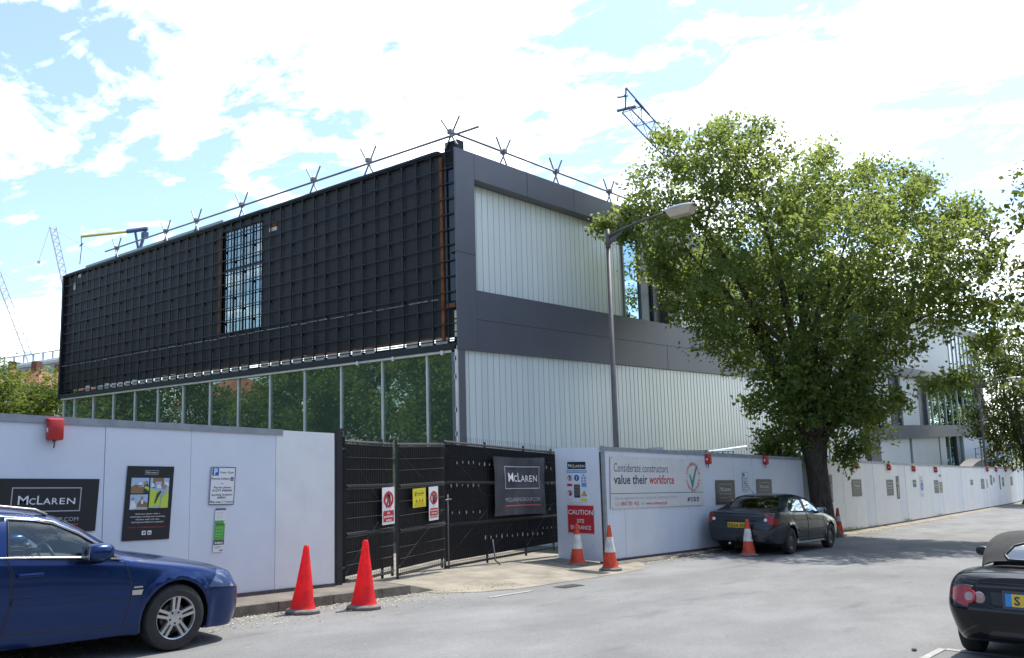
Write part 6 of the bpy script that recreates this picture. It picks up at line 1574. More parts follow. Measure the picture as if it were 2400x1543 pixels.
def strip(pts, w):
    L, Rr = [], []
    for i, p in enumerate(pts):
        a = pts[max(0, i - 1)]; b = pts[min(len(pts) - 1, i + 1)]; d = Vector((b[0] - a[0], b[1] - a[1])).normalized(); L.append((p[0] - d.y * w / 2, p[1] + d.x * w / 2)); Rr.append((p[0] + d.y * w / 2, p[1] - d.x * w / 2))
    return L + Rr[::-1]
def finish_body(bm, paint, parent, arches, wheel_r, rad_lip=.02, yo=.865):
    # flare, open the arches and line them
    for (cx, cz) in arches:
        for v in bm.verts:
            d = math.hypot(v.co.x - cx, v.co.z - cz)
            if abs(v.co.y) > .6 and d < wheel_r + .16:
                k = math.exp(-((d - wheel_r - .03) / .035) ** 2); v.co.y += math.copysign(rad_lip * k, v.co.y)
    for (cx, cz) in arches:
        for s in (1, -1):
            mbl = MB()
            fs = cut(bm, circ(cx, cz, wheel_r), SX, SZ, side(s, .5))
            bmesh.ops.delete(bm, geom=fs, context='FACES')
            n = 26; vs = []
            for i in range(n + 1):
                a = math.pi * 1.11 - math.pi * 1.22 * i / n
                for yy in (yo, .52): vs.append((cx + (wheel_r + .004) * math.cos(a), s * yy, cz + (wheel_r + .004) * math.sin(a)))
            mbl.add(vs, [(2 * i, 2 * i + 1, 2 * i + 3, 2 * i + 2) for i in range(n)])
            vs = [(cx, s * .52, cz)] + [(cx + (wheel_r + .004) * math.cos(2 * math.pi * i / n), s * .52, max(.17, cz + (wheel_r + .004) * math.sin(2 * math.pi * i / n))) for i in range(n)]
            mbl.add(vs, [(0, 1 + i, 1 + (i + 1) % n) for i in range(n)])
            mbl.build('wheel_arch', BLK, parent)
def body_mesh(bm, paint, parent, name='body'):
    bm.normal_update(); bmesh.ops.dissolve_degenerate(bm, dist=1e-5, edges=bm.edges[:])
    me = bpy.data.meshes.new(name); bm.to_mesh(me); me.materials.append(paint); me.materials.append(BLK)
    me.polygons.foreach_set('use_smooth', [True] * len(me.polygons))
    try: me.set_sharp_from_angle(angle=R(42))
    except Exception: pass
    o = bpy.data.objects.new(name, me); link(o); o.parent = parent; return o
def mark(bm, poly, u, v, keep, mi=1):
    for f in cut(bm, poly, u, v, keep): f.material_index = mi
def cabin(parent, x0, x1, zf, w, dash, seats, wheel_side, zs=.92, low=0):
    mb = MB(); mb.box(x1, -w, .22, x0, w, zf); mb.bevbox(dash - .05, -w, zf, dash + .40, w, zs, .05); mb.build('cabin_floor', INTR, parent)
    for (sx, sy) in seats:
        mb = MB(); mb.bevbox(sx - .45, sy - .25, zf, sx + .1, sy + .25, zf + .28, .06)
        bm = bmesh.new(); bmesh.ops.create_cube(bm, size=1)
        for v in bm.verts: z = v.co.z + .5; v.co = (sx - .42 - z * .20 + v.co.x * .16, sy + v.co.y * (.5 - .08 * z), zf + .2 + z * (.56 - .12 * low))
        bmesh.ops.bevel(bm, geom=bm.edges[:], offset=.05, segments=2, affect='EDGES'); mb.frombm(bm); bm.free()
        mb.bevbox(sx - .66, sy - .12, zf + .74 - .14 * low, sx - .56, sy + .12, zf + .90 - .16 * low, .04); mb.build('seat', INTR, parent, 'auto')
    mb = MB(); c = Vector((dash - .28, wheel_side * .37, zs + .0)); n = 24; ring = []
    for i in range(n + 1):
        a = 2 * math.pi * i / n; ring.append(c + Vector((-.35 * .185 * math.sin(a), .185 * math.cos(a), .94 * .185 * math.sin(a))))
    mb.tube(ring, .015, 6, cap=False); mb.tube([c + Vector((0, -.17, 0)), c + Vector((0, .17, 0))], .02, 5); mb.tube([c, c + Vector((.3, 0, -.12))], .03, 6); mb.build('steering_wheel', BLK, parent, True)
def blob(name, m, parent, c, r, seed=0, sq=.0):
    bm = bmesh.new(); bmesh.ops.create_uvsphere(bm, u_segments=20, v_segments=12, radius=1)
    for v in bm.verts:
        p = v.co
        for k in range(3): p[k] = math.copysign(abs(p[k]) ** (1 - sq), p[k])
        v.co = Vector((c[0] + p.x * r[0], c[1] + p.y * r[1], c[2] + p.z * r[2]))
    mb = MB(); mb.frombm(bm); bm.free(); return mb.build(name, m, parent, True)

# ---- blue estate, nose to the right (local: x forward, front axle at 0, its right side is -y)
def blue_estate():
    t = empty('parked_car', (0, 0, 0)); P = car_paint('metallic blue paint', (0.0022, 0.023, 0.108), .6, .24, .32)
    S = [
     (.90, [(0, .22), (.40, .20, -.02), (.50, .38, .0), (.52, .55, -.015), (.47, .63, -.05), (.44, .665, -.09), (.40, .69, -.11), (.25, .705, -.10), (0, .71, -.09)]),
     (.84, [(0, .19), (.56, .17, -.02), (.66, .38, .0), (.67, .545, -.01), (.62, .63, -.04), (.58, .675, -.06), (.54, .705, -.08), (.3, .735, -.06), (0, .745, -.04)]),
     (.70, [(0, .18), (.72, .17), (.78, .38), (.79, .555), (.76, .65), (.72, .70), (.67, .735), (.36, .775), (0, .785)]),
     (.45, [(0, .18), (.80, .18), (.845, .40), (.855, .58), (.835, .70), (.80, .765), (.74, .80), (.38, .84), (0, .85)]),
     (.05, [(0, .20), (.83, .20), (.875, .42), (.885, .64), (.875, .77), (.85, .835), (.78, .875), (.40, .915), (0, .925)]),
     (-.40, [(0, .21), (.84, .21), (.885, .44), (.90, .66), (.89, .84), (.87, .905), (.80, .945), (.42, .99), (0, 1.005)]),
     (-.58, [(0, .21), (.84, .22), (.885, .44), (.90, .66), (.893, .86), (.875, .93), (.805, .985), (.45, 1.06), (0, 1.085)]),
     (-.78, [(0, .21), (.84, .22), (.885, .44), (.902, .66), (.896, .88), (.878, .952), (.775, 1.105), (.45, 1.175), (0, 1.20)]),
     (-1.0, [(0, .21), (.84, .22), (.885, .44), (.902, .66), (.897, .895), (.88, .975), (.735, 1.235), (.45, 1.30), (0, 1.32)]),
     (-1.25, [(0, .21), (.84, .22), (.885, .44), (.902, .67), (.898, .91), (.88, .99), (.695, 1.345), (.43, 1.40), (0, 1.415)]),
     (-1.6, [(0, .21), (.84, .23), (.885, .45), (.902, .68), (.898, .93), (.88, 1.015), (.665, 1.395), (.42, 1.455), (0, 1.47)]),
     (-2.2, [(0, .21), (.84, .24), (.885, .46), (.90, .69), (.896, .95), (.878, 1.035), (.655, 1.415), (.42, 1.48), (0, 1.495)]),
     (-2.9, [(0, .22), (.83, .25), (.88, .47), (.897, .70), (.89, .97), (.87, 1.055), (.655, 1.39), (.42, 1.46), (0, 1.475)]),
     (-3.45, [(0, .26), (.79, .27), (.845, .48), (.865, .70), (.86, .97), (.84, 1.06), (.65, 1.33), (.42, 1.41), (0, 1.425)]),
     (-3.68, [(0, .30), (.72, .30), (.79, .48), (.82, .68), (.82, .95), (.79, 1.05, .0), (.62, 1.20, .0), (.4, 1.26, .0), (0, 1.275, .0)]),
     (-3.80, [(0, .36), (.62, .36), (.71, .5), (.745, .66), (.73, .90, .03), (.70, .97, .04), (.58, 1.02, .05), (.38, 1.04, .05), (0, 1.05, .05)])]
    bm = loft(S)
    AR = [(-.005, .335), (-2.835, .345)]
    finish_body(bm, P, t, AR, .375, .022)
    for s in (-1, 1):
        fg = cut(bm, [(-.64, .955), (-.80, 1.068), (-1.0, 1.195), (-1.24, 1.305), (-1.40, 1.335), (-1.63, 1.355), (-1.655, 1.035), (-.86, .985)], SX, SZ, side(s, .5)); take(bm, fg, 'side_window', CGLASS, t, -.004, (.011, BLK if s < 0 else BLK))
        for pl in ([(-1.75, 1.045), (-1.73, 1.365), (-2.2, 1.375), (-2.58, 1.36), (-2.62, 1.075)], [(-2.70, 1.085), (-2.68, 1.35), (-3.1, 1.315), (-3.36, 1.22), (-3.44, 1.10)]):
            fg = cut(bm, pl, SX, SZ, side(s, .5)); take(bm, fg, 'side_window', DGLASS, t, -.004, (.010, BLK))
        fg = cut(bm, [(.36, .605), (.50, .775), (.60, .755), (.72, .70), (.80, .645), (.83, .56), (.62, .585)], SX, SZ, side(s, .36)); take(bm, fg, 'headlight', HLAMP, t, .003, (.004, BLK))
        fd = cut(bm, [(-.585, .928), (-.535, .80), (-.500, .675), (-.505, .55), (-.555, .325), (-1.635, .365), (-1.59, .67), (-1.61, .89), (-1.665, 1.018)], SX, SZ, side(s, .5)); d = take(bm, fd, 'door', P, t, 0, (.0045, BLK))
        mb = MB(); mb.bevbox(-1.57, s * .885, .845, -1.345, s * .925, .885, .014) if s > 0 else mb.bevbox(-1.57, -.925, .845, -1.345, -.885, .885, .014); 
        ho = mb.build('door_handle', P, None); ho.parent = d
        fd = cut(bm, [(-1.655, .36), (-1.612, .67), (-1.63, .89), (-1.685, 1.02), (-2.68, 1.055), (-2.62, .80), (-2.45, .60), (-2.38, .38)], SX, SZ, side(s, .5)); d2 = take(bm, fd, 'door', P, t, 0, (.0045, BLK))
        mb = MB(); mb.bevbox(*((-2.56, .875, .875, -2.34, .915, .912) if s > 0 else (-2.56, -.915, .875, -2.34, -.875, .912)), .014); ho = mb.build('door_handle', P, None); ho.parent = d2
        mb = MB(); mb.hexa([(-1.60, s * .888, .605), (-.515, s * .888, .575), (-.515, s * .914, .580), (-1.60, s * .914, .61), (-1.60, s * .888, .675), (-.515, s * .888, .645), (-.515, s * .914, .638), (-1.60, s * .914, .668)]); mb.build('side_moulding', P, t)
        mb = MB(); mb.hexa([(-.500, s * .888, .605), (-.40, s * .878, .60), (-.40, s * .908, .60), (-.500, s * .914, .605), (-.500, s * .888, .648), (-.385, s * .878, .648), (-.385, s * .908, .648), (-.500, s * .914, .648)]); mb.build('side_badge', CHROME, t)
        mb = MB(); mb.box(-.48, min(s * .885, s * .905), .668, -.39, max(s * .885, s * .905), .682); mb.build('badge_lettering', CHROME, t)
        mb = MB(); mb.tube([(-.62, s * .885, .952), (-.86, s * .893, .985), (-1.66, s * .893, 1.028), (-2.65, s * .885, 1.066), (-3.4, s * .845, 1.085)], .009, 5); mb.tube([(-.62, s * .83, .965), (-.80, s * .79, 1.09), (-1.0, s * .755, 1.215), (-1.24, s * .715, 1.325), (-1.45, s * .69, 1.362), (-1.7, s * .675, 1.385), (-2.6, s * .67, 1.385), (-3.1, s * .675, 1.34)], .008, 5); mb.build_each('window_trim', CHROME, t, True)
        mb = MB(); mb.tube([(-1.25, s * .60, 1.385), (-1.36, s * .595, 1.435), (-1.7, s * .585, 1.475), (-2.4, s * .58, 1.497), (-3.0, s * .58, 1.475), (-3.2, s * .585, 1.42)], .016, 7); mb.build('roof_rail', mat('grey roof rail', (.30, .29, .29), .35, metal=.5), t, True)
        mo = empty('mirror', (0, 0, 0)); mo.parent = t
        blob('mirror_shell', P, mo, (-.905, s * 1.01, 1.045), (.135, .105, .082), sq=.22)
        mb = MB(); mb.tube([(-.80, s * .87, .975), (-.84, s * .95, 1.0)], .045, 8); mb.build('mirror_arm', BLK, mo, True)
        mb = MB(); mb.box(-1.033, s * 1.01 - .08, .985, -1.028, s * 1.01 + .08, 1.105); mb.build('mirror_glass', CHROME, mo)
        wheel(t, -.005, s * .785, .335, .327, .225, .218, s, 'twin5', ALLOY); wheel(t, -2.835, s * .785, .335, .327, .225, .218, s, 'twin5', ALLOY)
        mark(bm, strip([(.29, .602), (.60, .588), (.86, .578)], .007), SX, SZ, side(s, .3)); mark(bm, strip([(.30, .60), (.33, .52), (.37, .42)], .006), SX, SZ, side(s, .5))
        mark(bm, strip([(-.40, .318), (-1.0, .338), (-1.65, .357), (-2.42, .385)], .006), SX, SZ, side(s, .5)); mark(bm, strip([(.60, .475), (.705, .475), (.705, .34), (.66, .30)], .006), SX, SZ, side(s, .3))
        mark(bm, strip([(-.45, .925), (-.2, .905), (.1, .855), (.47, .785)], .006), SX, SZ, lambda c, n, s=s: c.y * s > .5)
    fg = cut(bm, [(-.70, 1.09), (-.58, 1.035), (0, 1.06), (.58, 1.035), (.70, 1.09), (.62, 1.33), (.0, 1.395), (-.62, 1.33)], SY, SZ, lambda c, n: n.x > .2 and c.x > -1.4 and c.x < -.4); take(bm, fg, 'windscreen', CGLASS, t, -.004, (.010, BLK))
    fg = cut(bm, [(-.58, 1.08), (.58, 1.08), (.52, 1.38), (-.52, 1.38)], SY, SZ, lambda c, n: n.x < -.2 and c.x < -3.3); take(bm, fg, 'rear_window', DGLASS, t, -.004, (.012, BLK))
    for s in (-1, 1):
        fg = cut(bm, [(s * .60, .80), (s * .74, .80), (s * .74, 1.02), (s * .60, 1.02)], SY, SZ, lambda c, n: n.x < -.1 and c.x < -3.4); take(bm, fg, 'tail_light', TAIL, t, .003)
    fg = cut(bm, [(-.30, .53), (.30, .53), (.33, .66), (-.33, .66)], SY, SZ, lambda c, n: n.x > .3 and c.x > .6); take(bm, fg, 'grille', BLK, t, .0)
    mark(bm, [(-.45, .24), (.45, .24), (.5, .40), (-.5, .40)], SY, SZ, lambda c, n: n.x > .3 and c.x > .6)
    body_mesh(bm, P, t)
    cabin(t, -.6, -3.3, .42, .80, -.82, [(-1.75, .37), (-1.75, -.37), (-2.6, .37), (-2.6, -.37)], -1, .93)
    mb = MB(); mb.bevbox(-1.14, -.10, 1.265, -1.11, .10, 1.33, .012); mb.tube([(-1.11, 0, 1.33), (-1.06, 0, 1.37)], .012, 5); mb.build('rear_view_mirror', BLK, t)
    mb = MB(); mb.box(-1.7, .80, .5, -1.64, .84, 1.34); mb.box(-1.72, -.72, 1.0, -1.66, -.66, 1.38); mb.build_each('inner_pillar', INTR, t)
    return t
be = blue_estate(); be.location = (4.74, 9.39, g(4.74) - .006); be.rotation_euler = (0, math.atan(.0537), 0); tag(be, 'metallic blue estate car parked in front of the left hoarding', 'car')

# ---- dark grey saloon further down, seen from behind
def grey_saloon():
    t = empty('parked_car', (0, 0, 0)); P = car_paint('dark slate paint', (0.012, 0.019, 0.027), .2, .25, .45)
    S = [
     (.93, [(0, .24), (.45, .22, -.02), (.55, .4), (.56, .54, -.01), (.52, .62, -.05), (.48, .66, -.08), (.42, .68, -.1), (.25, .69, -.1), (0, .70, -.1)]),
     (.72, [(0, .19), (.72, .18), (.79, .40), (.80, .57), (.76, .66), (.72, .71), (.66, .74), (.36, .78), (0, .79)]),
     (.4, [(0, .19), (.80, .19), (.86, .42), (.87, .60), (.85, .73), (.81, .785), (.74, .82), (.38, .86), (0, .87)]),
     (-.4, [(0, .21), (.84, .21), (.89, .44), (.90, .66), (.89, .84), (.865, .905), (.80, .945), (.42, .985), (0, 1.0)]),
     (-.6, [(0, .21), (.84, .22), (.89, .44), (.90, .66), (.893, .86), (.872, .925), (.80, .98), (.45, 1.05), (0, 1.07)]),
     (-.95, [(0, .21), (.84, .22), (.89, .44), (.903, .66), (.897, .885), (.876, .955), (.735, 1.19), (.45, 1.24), (0, 1.26)]),
     (-1.25, [(0, .21), (.84, .22), (.89, .44), (.903, .67), (.898, .90), (.876, .97), (.68, 1.315), (.43, 1.365), (0, 1.38)]),
     (-1.75, [(0, .21), (.84, .23), (.89, .45), (.903, .68), (.898, .915), (.876, .985), (.64, 1.365), (.41, 1.42), (0, 1.43)]),
     (-2.3, [(0, .21), (.84, .24), (.89, .46), (.903, .69), (.897, .93), (.874, 1.0), (.635, 1.335), (.41, 1.395), (0, 1.41)]),
     (-2.75, [(0, .22), (.83, .25), (.885, .47), (.90, .70), (.893, .945), (.868, 1.01), (.66, 1.22), (.43, 1.30), (0, 1.32)]),
     (-3.1, [(0, .24), (.81, .26), (.87, .48), (.89, .71), (.882, .955), (.855, 1.015), (.70, 1.095), (.45, 1.145), (0, 1.165)]),
     (-3.38, [(0, .26), (.79, .28), (.855, .49), (.875, .71), (.868, .96), (.84, 1.01), (.74, 1.035), (.45, 1.05), (0, 1.055)]),
     (-3.62, [(0, .28), (.75, .30), (.83, .49), (.85, .70), (.835, .93), (.80, .985), (.72, 1.01), (.45, 1.025), (0, 1.03)]),
     (-3.74, [(0, .30), (.68, .32), (.79, .48), (.81, .66), (.77, .85, .03), (.73, .945, .05), (.66, .985, .06), (.42, 1.0, .05), (0, 1.005, .05)]),
     (-3.80, [(0, .34), (.60, .34), (.72, .48), (.74, .62), (.70, .80, .06), (.66, .91, .08), (.60, .955, .10), (.40, .97, .09), (0, .975, .09)])]
    bm = loft(S); AR = [(0, .325), (-2.754, .325)]
    finish_body(bm, P, t, AR, .365, .02)
    for s in (-1, 1):
        for pl in ([(-.70, .945), (-.95, 1.10), (-1.2, 1.24), (-1.42, 1.30), (-1.60, 1.315), (-1.70, 1.0), (-.95, .97)], [(-1.79, 1.0), (-1.70, 1.32), (-2.1, 1.315), (-2.4, 1.27), (-2.66, 1.16), (-2.72, 1.06), (-2.70, 1.02)]):
            fg = cut(bm, pl, SX, SZ, side(s, .5)); take(bm, fg, 'side_window', SGLASS, t, -.004, (.012, BLK))
        fd = cut(bm, [(-.58, .92), (-.50, .70), (-.56, .33), (-1.62, .34), (-1.64, .7), (-1.735, .985)], SX, SZ, side(s, .5)); d = take(bm, fd, 'door', P, t, 0, (.005, BLK))
        mb = MB(); mb.bevbox(*((-1.55, .885, .80, -1.36, .92, .835) if s > 0 else (-1.55, -.92, .80, -1.36, -.885, .835)), .012); q = mb.build('door_handle', P, None); q.parent = d
        fd = cut(bm, [(-1.645, .34), (-1.66, .7), (-1.755, .985), (-2.62, 1.0), (-2.56, .75), (-2.34, .50), (-2.33, .36)], SX, SZ, side(s, .5)); d = take(bm, fd, 'door', P, t, 0, (.005, BLK))
        mb = MB(); mb.bevbox(*((-2.5, .88, .82, -2.31, .915, .855) if s > 0 else (-2.5, -.915, .82, -2.31, -.88, .855)), .012); q = mb.build('door_handle', P, None); q.parent = d
        mb = MB(); mb.hexa([(-2.3, s * .895, .535), (-.5, s * .895, .525), (-.5, s * .912, .53), (-2.3, s * .912, .54), (-2.3, s * .895, .59), (-.5, s * .895, .58), (-.5, s * .912, .575), (-2.3, s * .912, .585)]); mb.build('side_moulding', BLK, t)
        mb = MB(); mb.tube([(-.42, s * .87, .24), (-2.36, s * .87, .25)], .012, 5); mb.build('sill_strip', CHROME, t)
        # lamps wrap round the corner: cut along the diagonal view
        uu = Vector((math.sin(R(38)), s * math.cos(R(38)), 0)); b0 = lambda x, y: Vector((x, s * y, 0)).dot(uu)
        a = b0(-3.40, .86); b = b0(-3.79, .56); lo, hi = min(a, b), max(a, b)
        fg = cut(bm, [(b0(-3.78, .47), .735), (b0(-3.74, .60), .965), (b0(-3.66, .73), .965), (b0(-3.30, .872), .735)], uu, SZ, lambda c, n, s=s: c.y * s > .3 and c.x < -3.25 and c.z > .6)
        l1 = lens(bm, s * .655, .835, [(0, -.010), (.036, -.007), (.042, .004)], 18); xi = probe(bm, s * .665, .93)
        lamp = take(bm, fg, 'tail_light', TAIL, t, .004, (.004, BLK))
        q = l1.build('reversing_lens', PWHITE, None); q.parent = lamp
        mb = MB(); mb.hexa([(xi - .012, s * .62, .90), (xi + .012, s * .71, .90), (xi + .05, s * .71, .90), (xi + .03, s * .62, .90), (xi + .01, s * .63, .952), (xi + .03, s * .69, .95), (xi + .06, s * .69, .95), (xi + .04, s * .63, .952)]); q = mb.build('indicator_lens', TAILW, None); q.parent = lamp
        mo = empty('mirror', (0, 0, 0)); mo.parent = t
        blob('mirror_shell', P, mo, (-.95, s * 1.0, 1.02), (.09, .11, .075), sq=.2); mb = MB(); mb.tube([(-.85, s * .86, .955), (-.90, s * .93, .985)], .035, 7); mb.build('mirror_arm', BLK, mo)
        mb = MB(); mb.box(-1.042, s * 1.0 - .085, .965, -1.037, s * 1.0 + .085, 1.075); mb.build('mirror_glass', CHROME, mo)
        wheel(t, 0, s * .79, .325, .317, .205, .20, s, 'cover', DRIM); wheel(t, -2.754, s * .79, .325, .317, .205, .20, s, 'cover', DRIM)
        fg = cut(bm, [(.42, .66), (.52, .79), (.72, .72), (.86, .62), (.66, .60)], SX, SZ, side(s, .36)); take(bm, fg, 'headlight', TAILW, t, .003)
    fg = cut(bm, [(-.64, 1.085), (.64, 1.085), (.70, 1.12), (.56, 1.33), (.42, 1.365), (-.42, 1.365), (-.56, 1.33), (-.70, 1.12)], SY, SZ, lambda c, n: n.x < -.1 and c.x < -2.2 and c.x > -3.35); take(bm, fg, 'rear_window', glass_mat('tinted rear glass', (.14, .17, .17), refl=.06), t, -.004, (.012, BLK))
    fg = cut(bm, [(-.70, 1.06), (0, 1.03), (.70, 1.06), (.60, 1.30), (0, 1.355), (-.60, 1.30)], SY, SZ, lambda c, n: n.x > .2 and c.x > -1.4 and c.x < -.4); take(bm, fg, 'windscreen', CGLASS, t, -.004, (.010, BLK))
    mark(bm, strip([(-.80, .615), (0, .605), (.80, .615)], .016), SY, SZ, lambda c, n: c.x < -3.5 and n.x < -.2)
    mark(bm, strip([(-.62, .955), (-.40, .66), (.40, .66), (.62, .955)], .007), SY, SZ, lambda c, n: c.x < -3.5 and n.x < -.2)
    mark(bm, [(-.5, .33), (.5, .33), (.46, .42), (-.46, .42)], SY, SZ, lambda c, n: c.x < -3.5 and n.x < -.2)
    body_mesh(bm, P, t)
    cabin(t, -.6, -2.9, .38, .80, -.85, [(-1.70, .37), (-1.70, -.37), (-2.2, .37), (-2.2, -.37)], -1, .93, .4)
    # plate recess, plate, lettering
    pl = empty('number_plate', (-3.795, 0, .70)); pl.parent = t; pl.rotation_euler = (0, R(-8), 0)
    mb = MB(); mb.box(-.008, -.27, -.058, .10, .27, .058); mb.build('plate', PLATE, pl)
    mb = MB(); vs, fs = text_geo('RE54 FG', .02); mx = max(v.x for v in vs); mn = min(v.x for v in vs); mb.add([(-.0095, .25 - (v.x - mn) / (mx - mn) * .43, -.04 + v.y / .729 * .08) for v in vs], fs); mb.build('plate_lettering', PBLACK, pl)
    mb = MB(); mb.bevbox(-3.76, -.42, .80, -3.66, .42, .835, .01); mb.build('boot_trim', P, t)
    mb = MB(); mb.tube([(-3.70, .22, .28), (-3.86, .22, .27)], .03, 8); mb.build('exhaust', CHROME, t, True); mb = MB(); mb.tube([(-3.7, 0, .36), (-3.86, 0, .35), (-3.9, 0, .42)], .018, 6); mb.lathe([(0, .0), (.026, .015), (.026, .04), (0, .055)], 10, 'z', (-3.9, 0, .41)); mb.build('tow_ball', BLK, t)
    mb = MB(); mb.tube([(-2.2, .25, 1.40), (-2.62, .34, 1.72)], .006, 5); mb.build('aerial', BLK, t); mb = MB(); mb.tube([(-3.30, .05, 1.075), (-3.18, .28, 1.11), (-3.05, .30, 1.16)], .012, 5); mb.build('rear_wiper', BLK, t)
    return t
gs = grey_saloon(); gs.location = (23.25, 9.35, g(23.25) - .006); gs.rotation_euler = (0, math.atan(.0502), R(1.0)); tag(gs, 'dark grey saloon parked against the hoarding, seen from behind', 'car')

# ---- black convertible, tail towards us at the right edge (local: rear axle at 0, x forward)
def black_roadster():
    t = empty('parked_car', (0, 0, 0)); P = car_paint('black paint', (0.002, 0.0022, 0.0045), 0, .3, .6, .1)
    S = [
     (-.80, [(0, .30), (.42, .30), (.56, .42), (.60, .52), (.585, .60, .02), (.56, .72, .05), (.50, .80, .09), (.3, .835, .10), (0, .845, .10)]),
     (-.74, [(0, .25), (.55, .25), (.70, .40), (.74, .525), (.72, .61, .02), (.69, .73, .05), (.62, .815, .08), (.35, .855, .09), (0, .865, .09)]),
     (-.60, [(0, .21), (.66, .21), (.78, .38), (.815, .54), (.80, .66), (.765, .765), (.70, .835, .02), (.4, .875, .03), (0, .885, .03)]),
     (-.35, [(0, .19), (.72, .19), (.815, .38), (.84, .57), (.83, .71), (.79, .80), (.71, .855), (.42, .885), (0, .893)]),
     (0, [(0, .18), (.74, .18), (.825, .38), (.848, .59), (.84, .735), (.80, .815), (.71, .86), (.42, .88), (0, .885)]),
     (.4, [(0, .17), (.74, .17), (.81, .38), (.83, .58), (.825, .74), (.795, .80), (.72, .83), (.42, .84), (0, .845)]),
     (1.3, [(0, .16), (.74, .16), (.81, .36), (.83, .56), (.82, .73), (.79, .785), (.70, .82), (.4, .84), (0, .845)]),
     (2.0, [(0, .16), (.74, .16), (.82, .36), (.84, .55), (.825, .69), (.78, .745), (.68, .79), (.4, .825), (0, .835)]),
     (2.6, [(0, .17), (.70, .17), (.79, .34), (.815, .50), (.79, .61), (.74, .66), (.64, .69), (.36, .72), (0, .73)]),
     (3.0, [(0, .20), (.52, .20), (.62, .34), (.64, .46), (.60, .54), (.56, .57), (.48, .59), (.3, .61), (0, .615)]),
     (3.12, [(0, .26), (.36, .26), (.46, .36), (.47, .45), (.44, .50), (.40, .525), (.34, .535), (.2, .545), (0, .55)])]
    bm = loft(S); AR = [(0, .305), (2.265, .305)]
    finish_body(bm, P, t, AR, .345, .02, .80)
    for s in (1, -1):
        wheel(t, 0, s * .735, .305, .297, .205, .19, s, 'five', ALLOY); wheel(t, 2.265, s * .735, .305, .297, .205, .19, s, 'five', ALLOY)
        # rear lamp: a leaf-shaped oval wrapping the corner
        an = R(24); uu = Vector((math.sin(an), s * math.cos(an), 0)); ac = Vector((-.70, s * .57, 0)).dot(uu)
        pts = []
        for i in range(22):
            a = 2 * math.pi * i / 22; rx = .215
            pts.append((ac + s * .0 + rx * math.cos(a), .645 + .098 * math.sin(a) * (1.0) + .02 * math.cos(a) * s))
        fg = cut(bm, pts, uu, SZ, lambda c, n, s=s: c.y * s > .2 and c.x < -.42)
        l1 = lens(bm, s * .585, .645, [(0, -.010), (.044, -.008), (.050, .004)], 22); l2 = lens(bm, s * .585, .645, [(.048, -.007), (.066, -.009), (.072, .006)], 22); xk = probe(bm, s * .493, .64)
        lm = take(bm, fg, 'tail_light', TAIL, t, .004, (.006, BLK))
        q = l1.build('round_lens', TAILW, None, 'auto'); q.parent = lm
        q = l2.build('lens_ring', mat('bright red lens', (.38, .012, .015), .14, coat=.4), None, 'auto'); q.parent = lm
        bmx = bmesh.new(); bmesh.ops.create_uvsphere(bmx, u_segments=16, v_segments=8, radius=1)
        for v in bmx.verts: v.co = Vector((xk - .006 + v.co.x * .014, s * .493 + v.co.y * .052, .640 + v.co.z * .058))
        mb = MB(); mb.frombm(bmx); bmx.free(); q = mb.build('indicator_lens', TAILW, None, True); q.parent = lm
        mo = empty('mirror', (0, 0, 0)); mo.parent = t; blob('mirror_shell', P, mo, (1.55, s * .90, .93), (.07, .09, .06), sq=.2)
        mb = MB(); mb.tube([(1.6, s * .80, .86), (1.57, s * .86, .90)], .03, 6); mb.build('mirror_arm', BLK, mo)
        fd = cut(bm, [(.42, .80), (.40, .5), (.52, .30), (1.6, .28), (1.66, .55), (1.64, .79)], SX, SZ, side(s, .5)); take(bm, fd, 'door', P, t, 0, (.004, BLK))
        mark(bm, strip([(-.66, .565), (-.45, .555), (-.30, .55)], .007), SX, SZ, side(s, .5))
    mark(bm, strip([(-.66, .79), (-.52, .775), (-.505, .60), (-.36, .552), (.36, .552), (.505, .60), (.52, .775), (.66, .79)], .007), SY, SZ, lambda c, n: c.x < -.4 and n.x < -.05)
    mark(bm, strip([(-.80, .545), (-.5, .54), (0, .535), (.5, .54), (.80, .545)], .008), SY, SZ, lambda c, n: c.x < -.4 and n.x < -.1)
    mark(bm, [(-.38, .585), (.38, .585), (.40, .70), (-.40, .70)], SY, SZ, lambda c, n: c.x < -.55 and n.x < -.2)
    mark(bm, [(-.45, .27), (.45, .27), (.40, .345), (-.40, .345)], SY, SZ, lambda c, n: c.x < -.4 and n.x < -.2)
    body_mesh(bm, P, t)
    # fabric top
    T = [(.02, [(.60, .855), (.58, .90), (.50, .93), (.30, .945), (0, .95)]), (.22, [(.66, .85), (.63, .98), (.54, 1.07), (.32, 1.10), (0, 1.11)]), (.48, [(.70, .84), (.655, 1.04), (.55, 1.165), (.33, 1.20), (0, 1.21)]), (.85, [(.715, .835), (.65, 1.06), (.54, 1.19), (.33, 1.225), (0, 1.235)]), (1.3, [(.715, .835), (.64, 1.04), (.53, 1.15), (.33, 1.18), (0, 1.19)]), (1.55, [(.70, .84), (.62, .98), (.52, 1.09), (.33, 1.12), (0, 1.13)])]
    bt_ = bmesh.new(); vv = []
    for x, rows in T: vv.append([(x, y, z) for y, z in rows] + [(x, -y, z) for y, z in rows[-2::-1]])
    A = np.array(vv); tq = np.linspace(0, len(T) - 1, 31); rq = np.linspace(0, A.shape[1] - 1, 41)
    B = np.stack([pchip(np.arange(len(T)), A[:, j], tq) for j in range(A.shape[1])], axis=1); B = np.stack([pchip(np.arange(A.shape[1]), B[i], rq) for i in range(len(tq))])
    VV = [[bt_.verts.new(B[i, j]) for j in range(B.shape[1])] for i in range(B.shape[0])]
    for i in range(len(VV) - 1):
        for j in range(len(VV[0]) - 1): bt_.faces.new((VV[i][j], VV[i + 1][j], VV[i + 1][j + 1], VV[i][j + 1]))
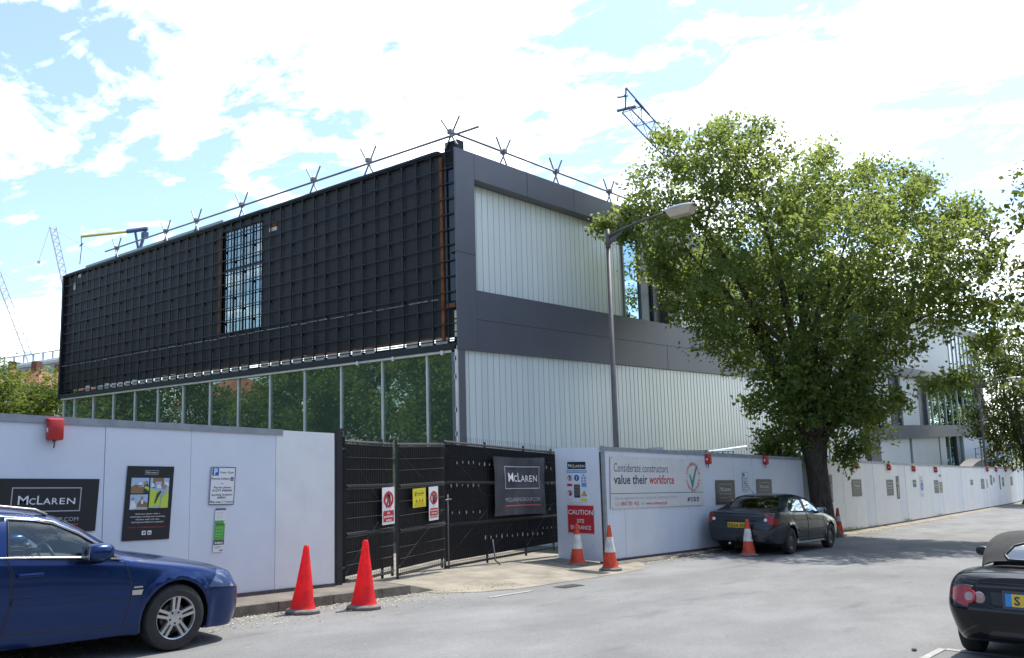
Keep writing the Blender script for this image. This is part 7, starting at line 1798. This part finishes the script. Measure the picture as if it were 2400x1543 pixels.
    bmesh.ops.recalc_face_normals(bt_, faces=bt_.faces[:])
    bt_.faces.ensure_lookup_table()
    if bt_.faces[len(bt_.faces) // 2].normal.z < 0: bmesh.ops.reverse_faces(bt_, faces=bt_.faces[:])
    CLOTH = mat('black hood cloth', (0.040, 0.038, 0.036), 0.92, var=.2, vscale=6, bump=.25, bscale=120)
    pw = [(-.36, .955), (-.40, 1.0), (-.33, 1.09), (-.2, 1.13), (.2, 1.13), (.33, 1.09), (.40, 1.0), (.36, .955)]
    fg = cut(bt_, pw, SY, SZ, lambda c, n: c.x < .5 and n.x < -.1)
    take(bt_, fg, 'rear_window', glass_mat('plastic hood window', (.15, .18, .22), refl=.30), t, -.003, (.012, BLK))
    for s in (1, -1):
        fg = cut(bt_, [(.62, .87), (.66, 1.06), (.9, 1.09), (1.3, 1.04), (1.48, .95), (1.52, .87)], SX, SZ, side(s, .4)); take(bt_, fg, 'side_window', DGLASS, t, -.003, (.010, BLK))
    body_mesh(bt_, CLOTH, t, 'fabric_roof')
    mb = MB(); mb.tube([(-.02, -.60, .862), (-.10, -.4, .895), (-.12, 0, .902), (-.10, .4, .895), (-.02, .60, .862), (.2, .69, .845)], .014, 6); mb.build('roof_seal', BLK, t, True)
    mb = MB(); mb.box(1.45, -.66, .84, 1.9, .66, .86); mb.add([(1.88, -.66, .83), (1.88, .66, .83), (1.56, .55, 1.12), (1.56, -.55, 1.12)], [(0, 1, 2, 3)]); mb.build('windscreen', CGLASS, t)
    cabin(t, 1.5, .1, .35, .66, 1.25, [(.95, .35), (.95, -.35)], -1, .80, 1)
    pl = empty('number_plate', (-.792, 0, .64)); pl.parent = t; pl.rotation_euler = (0, R(6), 0)
    mb = MB(); mb.box(-.01, -.29, -.085, .03, .29, .085); mb.build('plate_holder', mat('navy plate holder', (.03, .04, .06), .4), pl)
    mb = MB(); mb.box(-.014, -.24, -.058, -.0105, .21, .058); mb.build('plate', PLATE, pl); mb = MB(); mb.box(-.014, .21, -.058, -.0105, .265, .058); mb.build('plate_band', mat('plate blue', (.02, .22, .55), .4), pl)
    mb = MB(); vs, fs = text_geo('S', .03); mn = min(v.x for v in vs); mx = max(v.x for v in vs); mb.add([(-.0155, .19 - (v.x - mn) / (mx - mn) * .05, -.04 + v.y / .729 * .08) for v in vs], fs); mb.build('plate_lettering', PBLACK, pl)
    mb = MB(); mb.box(-.768, .335, .555, -.762, .425, .577); mb.build('maker_badge', mat('silver sticker', (.5, .5, .5), .4), t)
    return t
br = black_roadster(); br.location = (10.3, 1.575, g(10.3) - .006); br.rotation_euler = (0, math.atan(.0525), R(0)); tag(br, 'black convertible with a fabric roof cut off by the right edge', 'car')
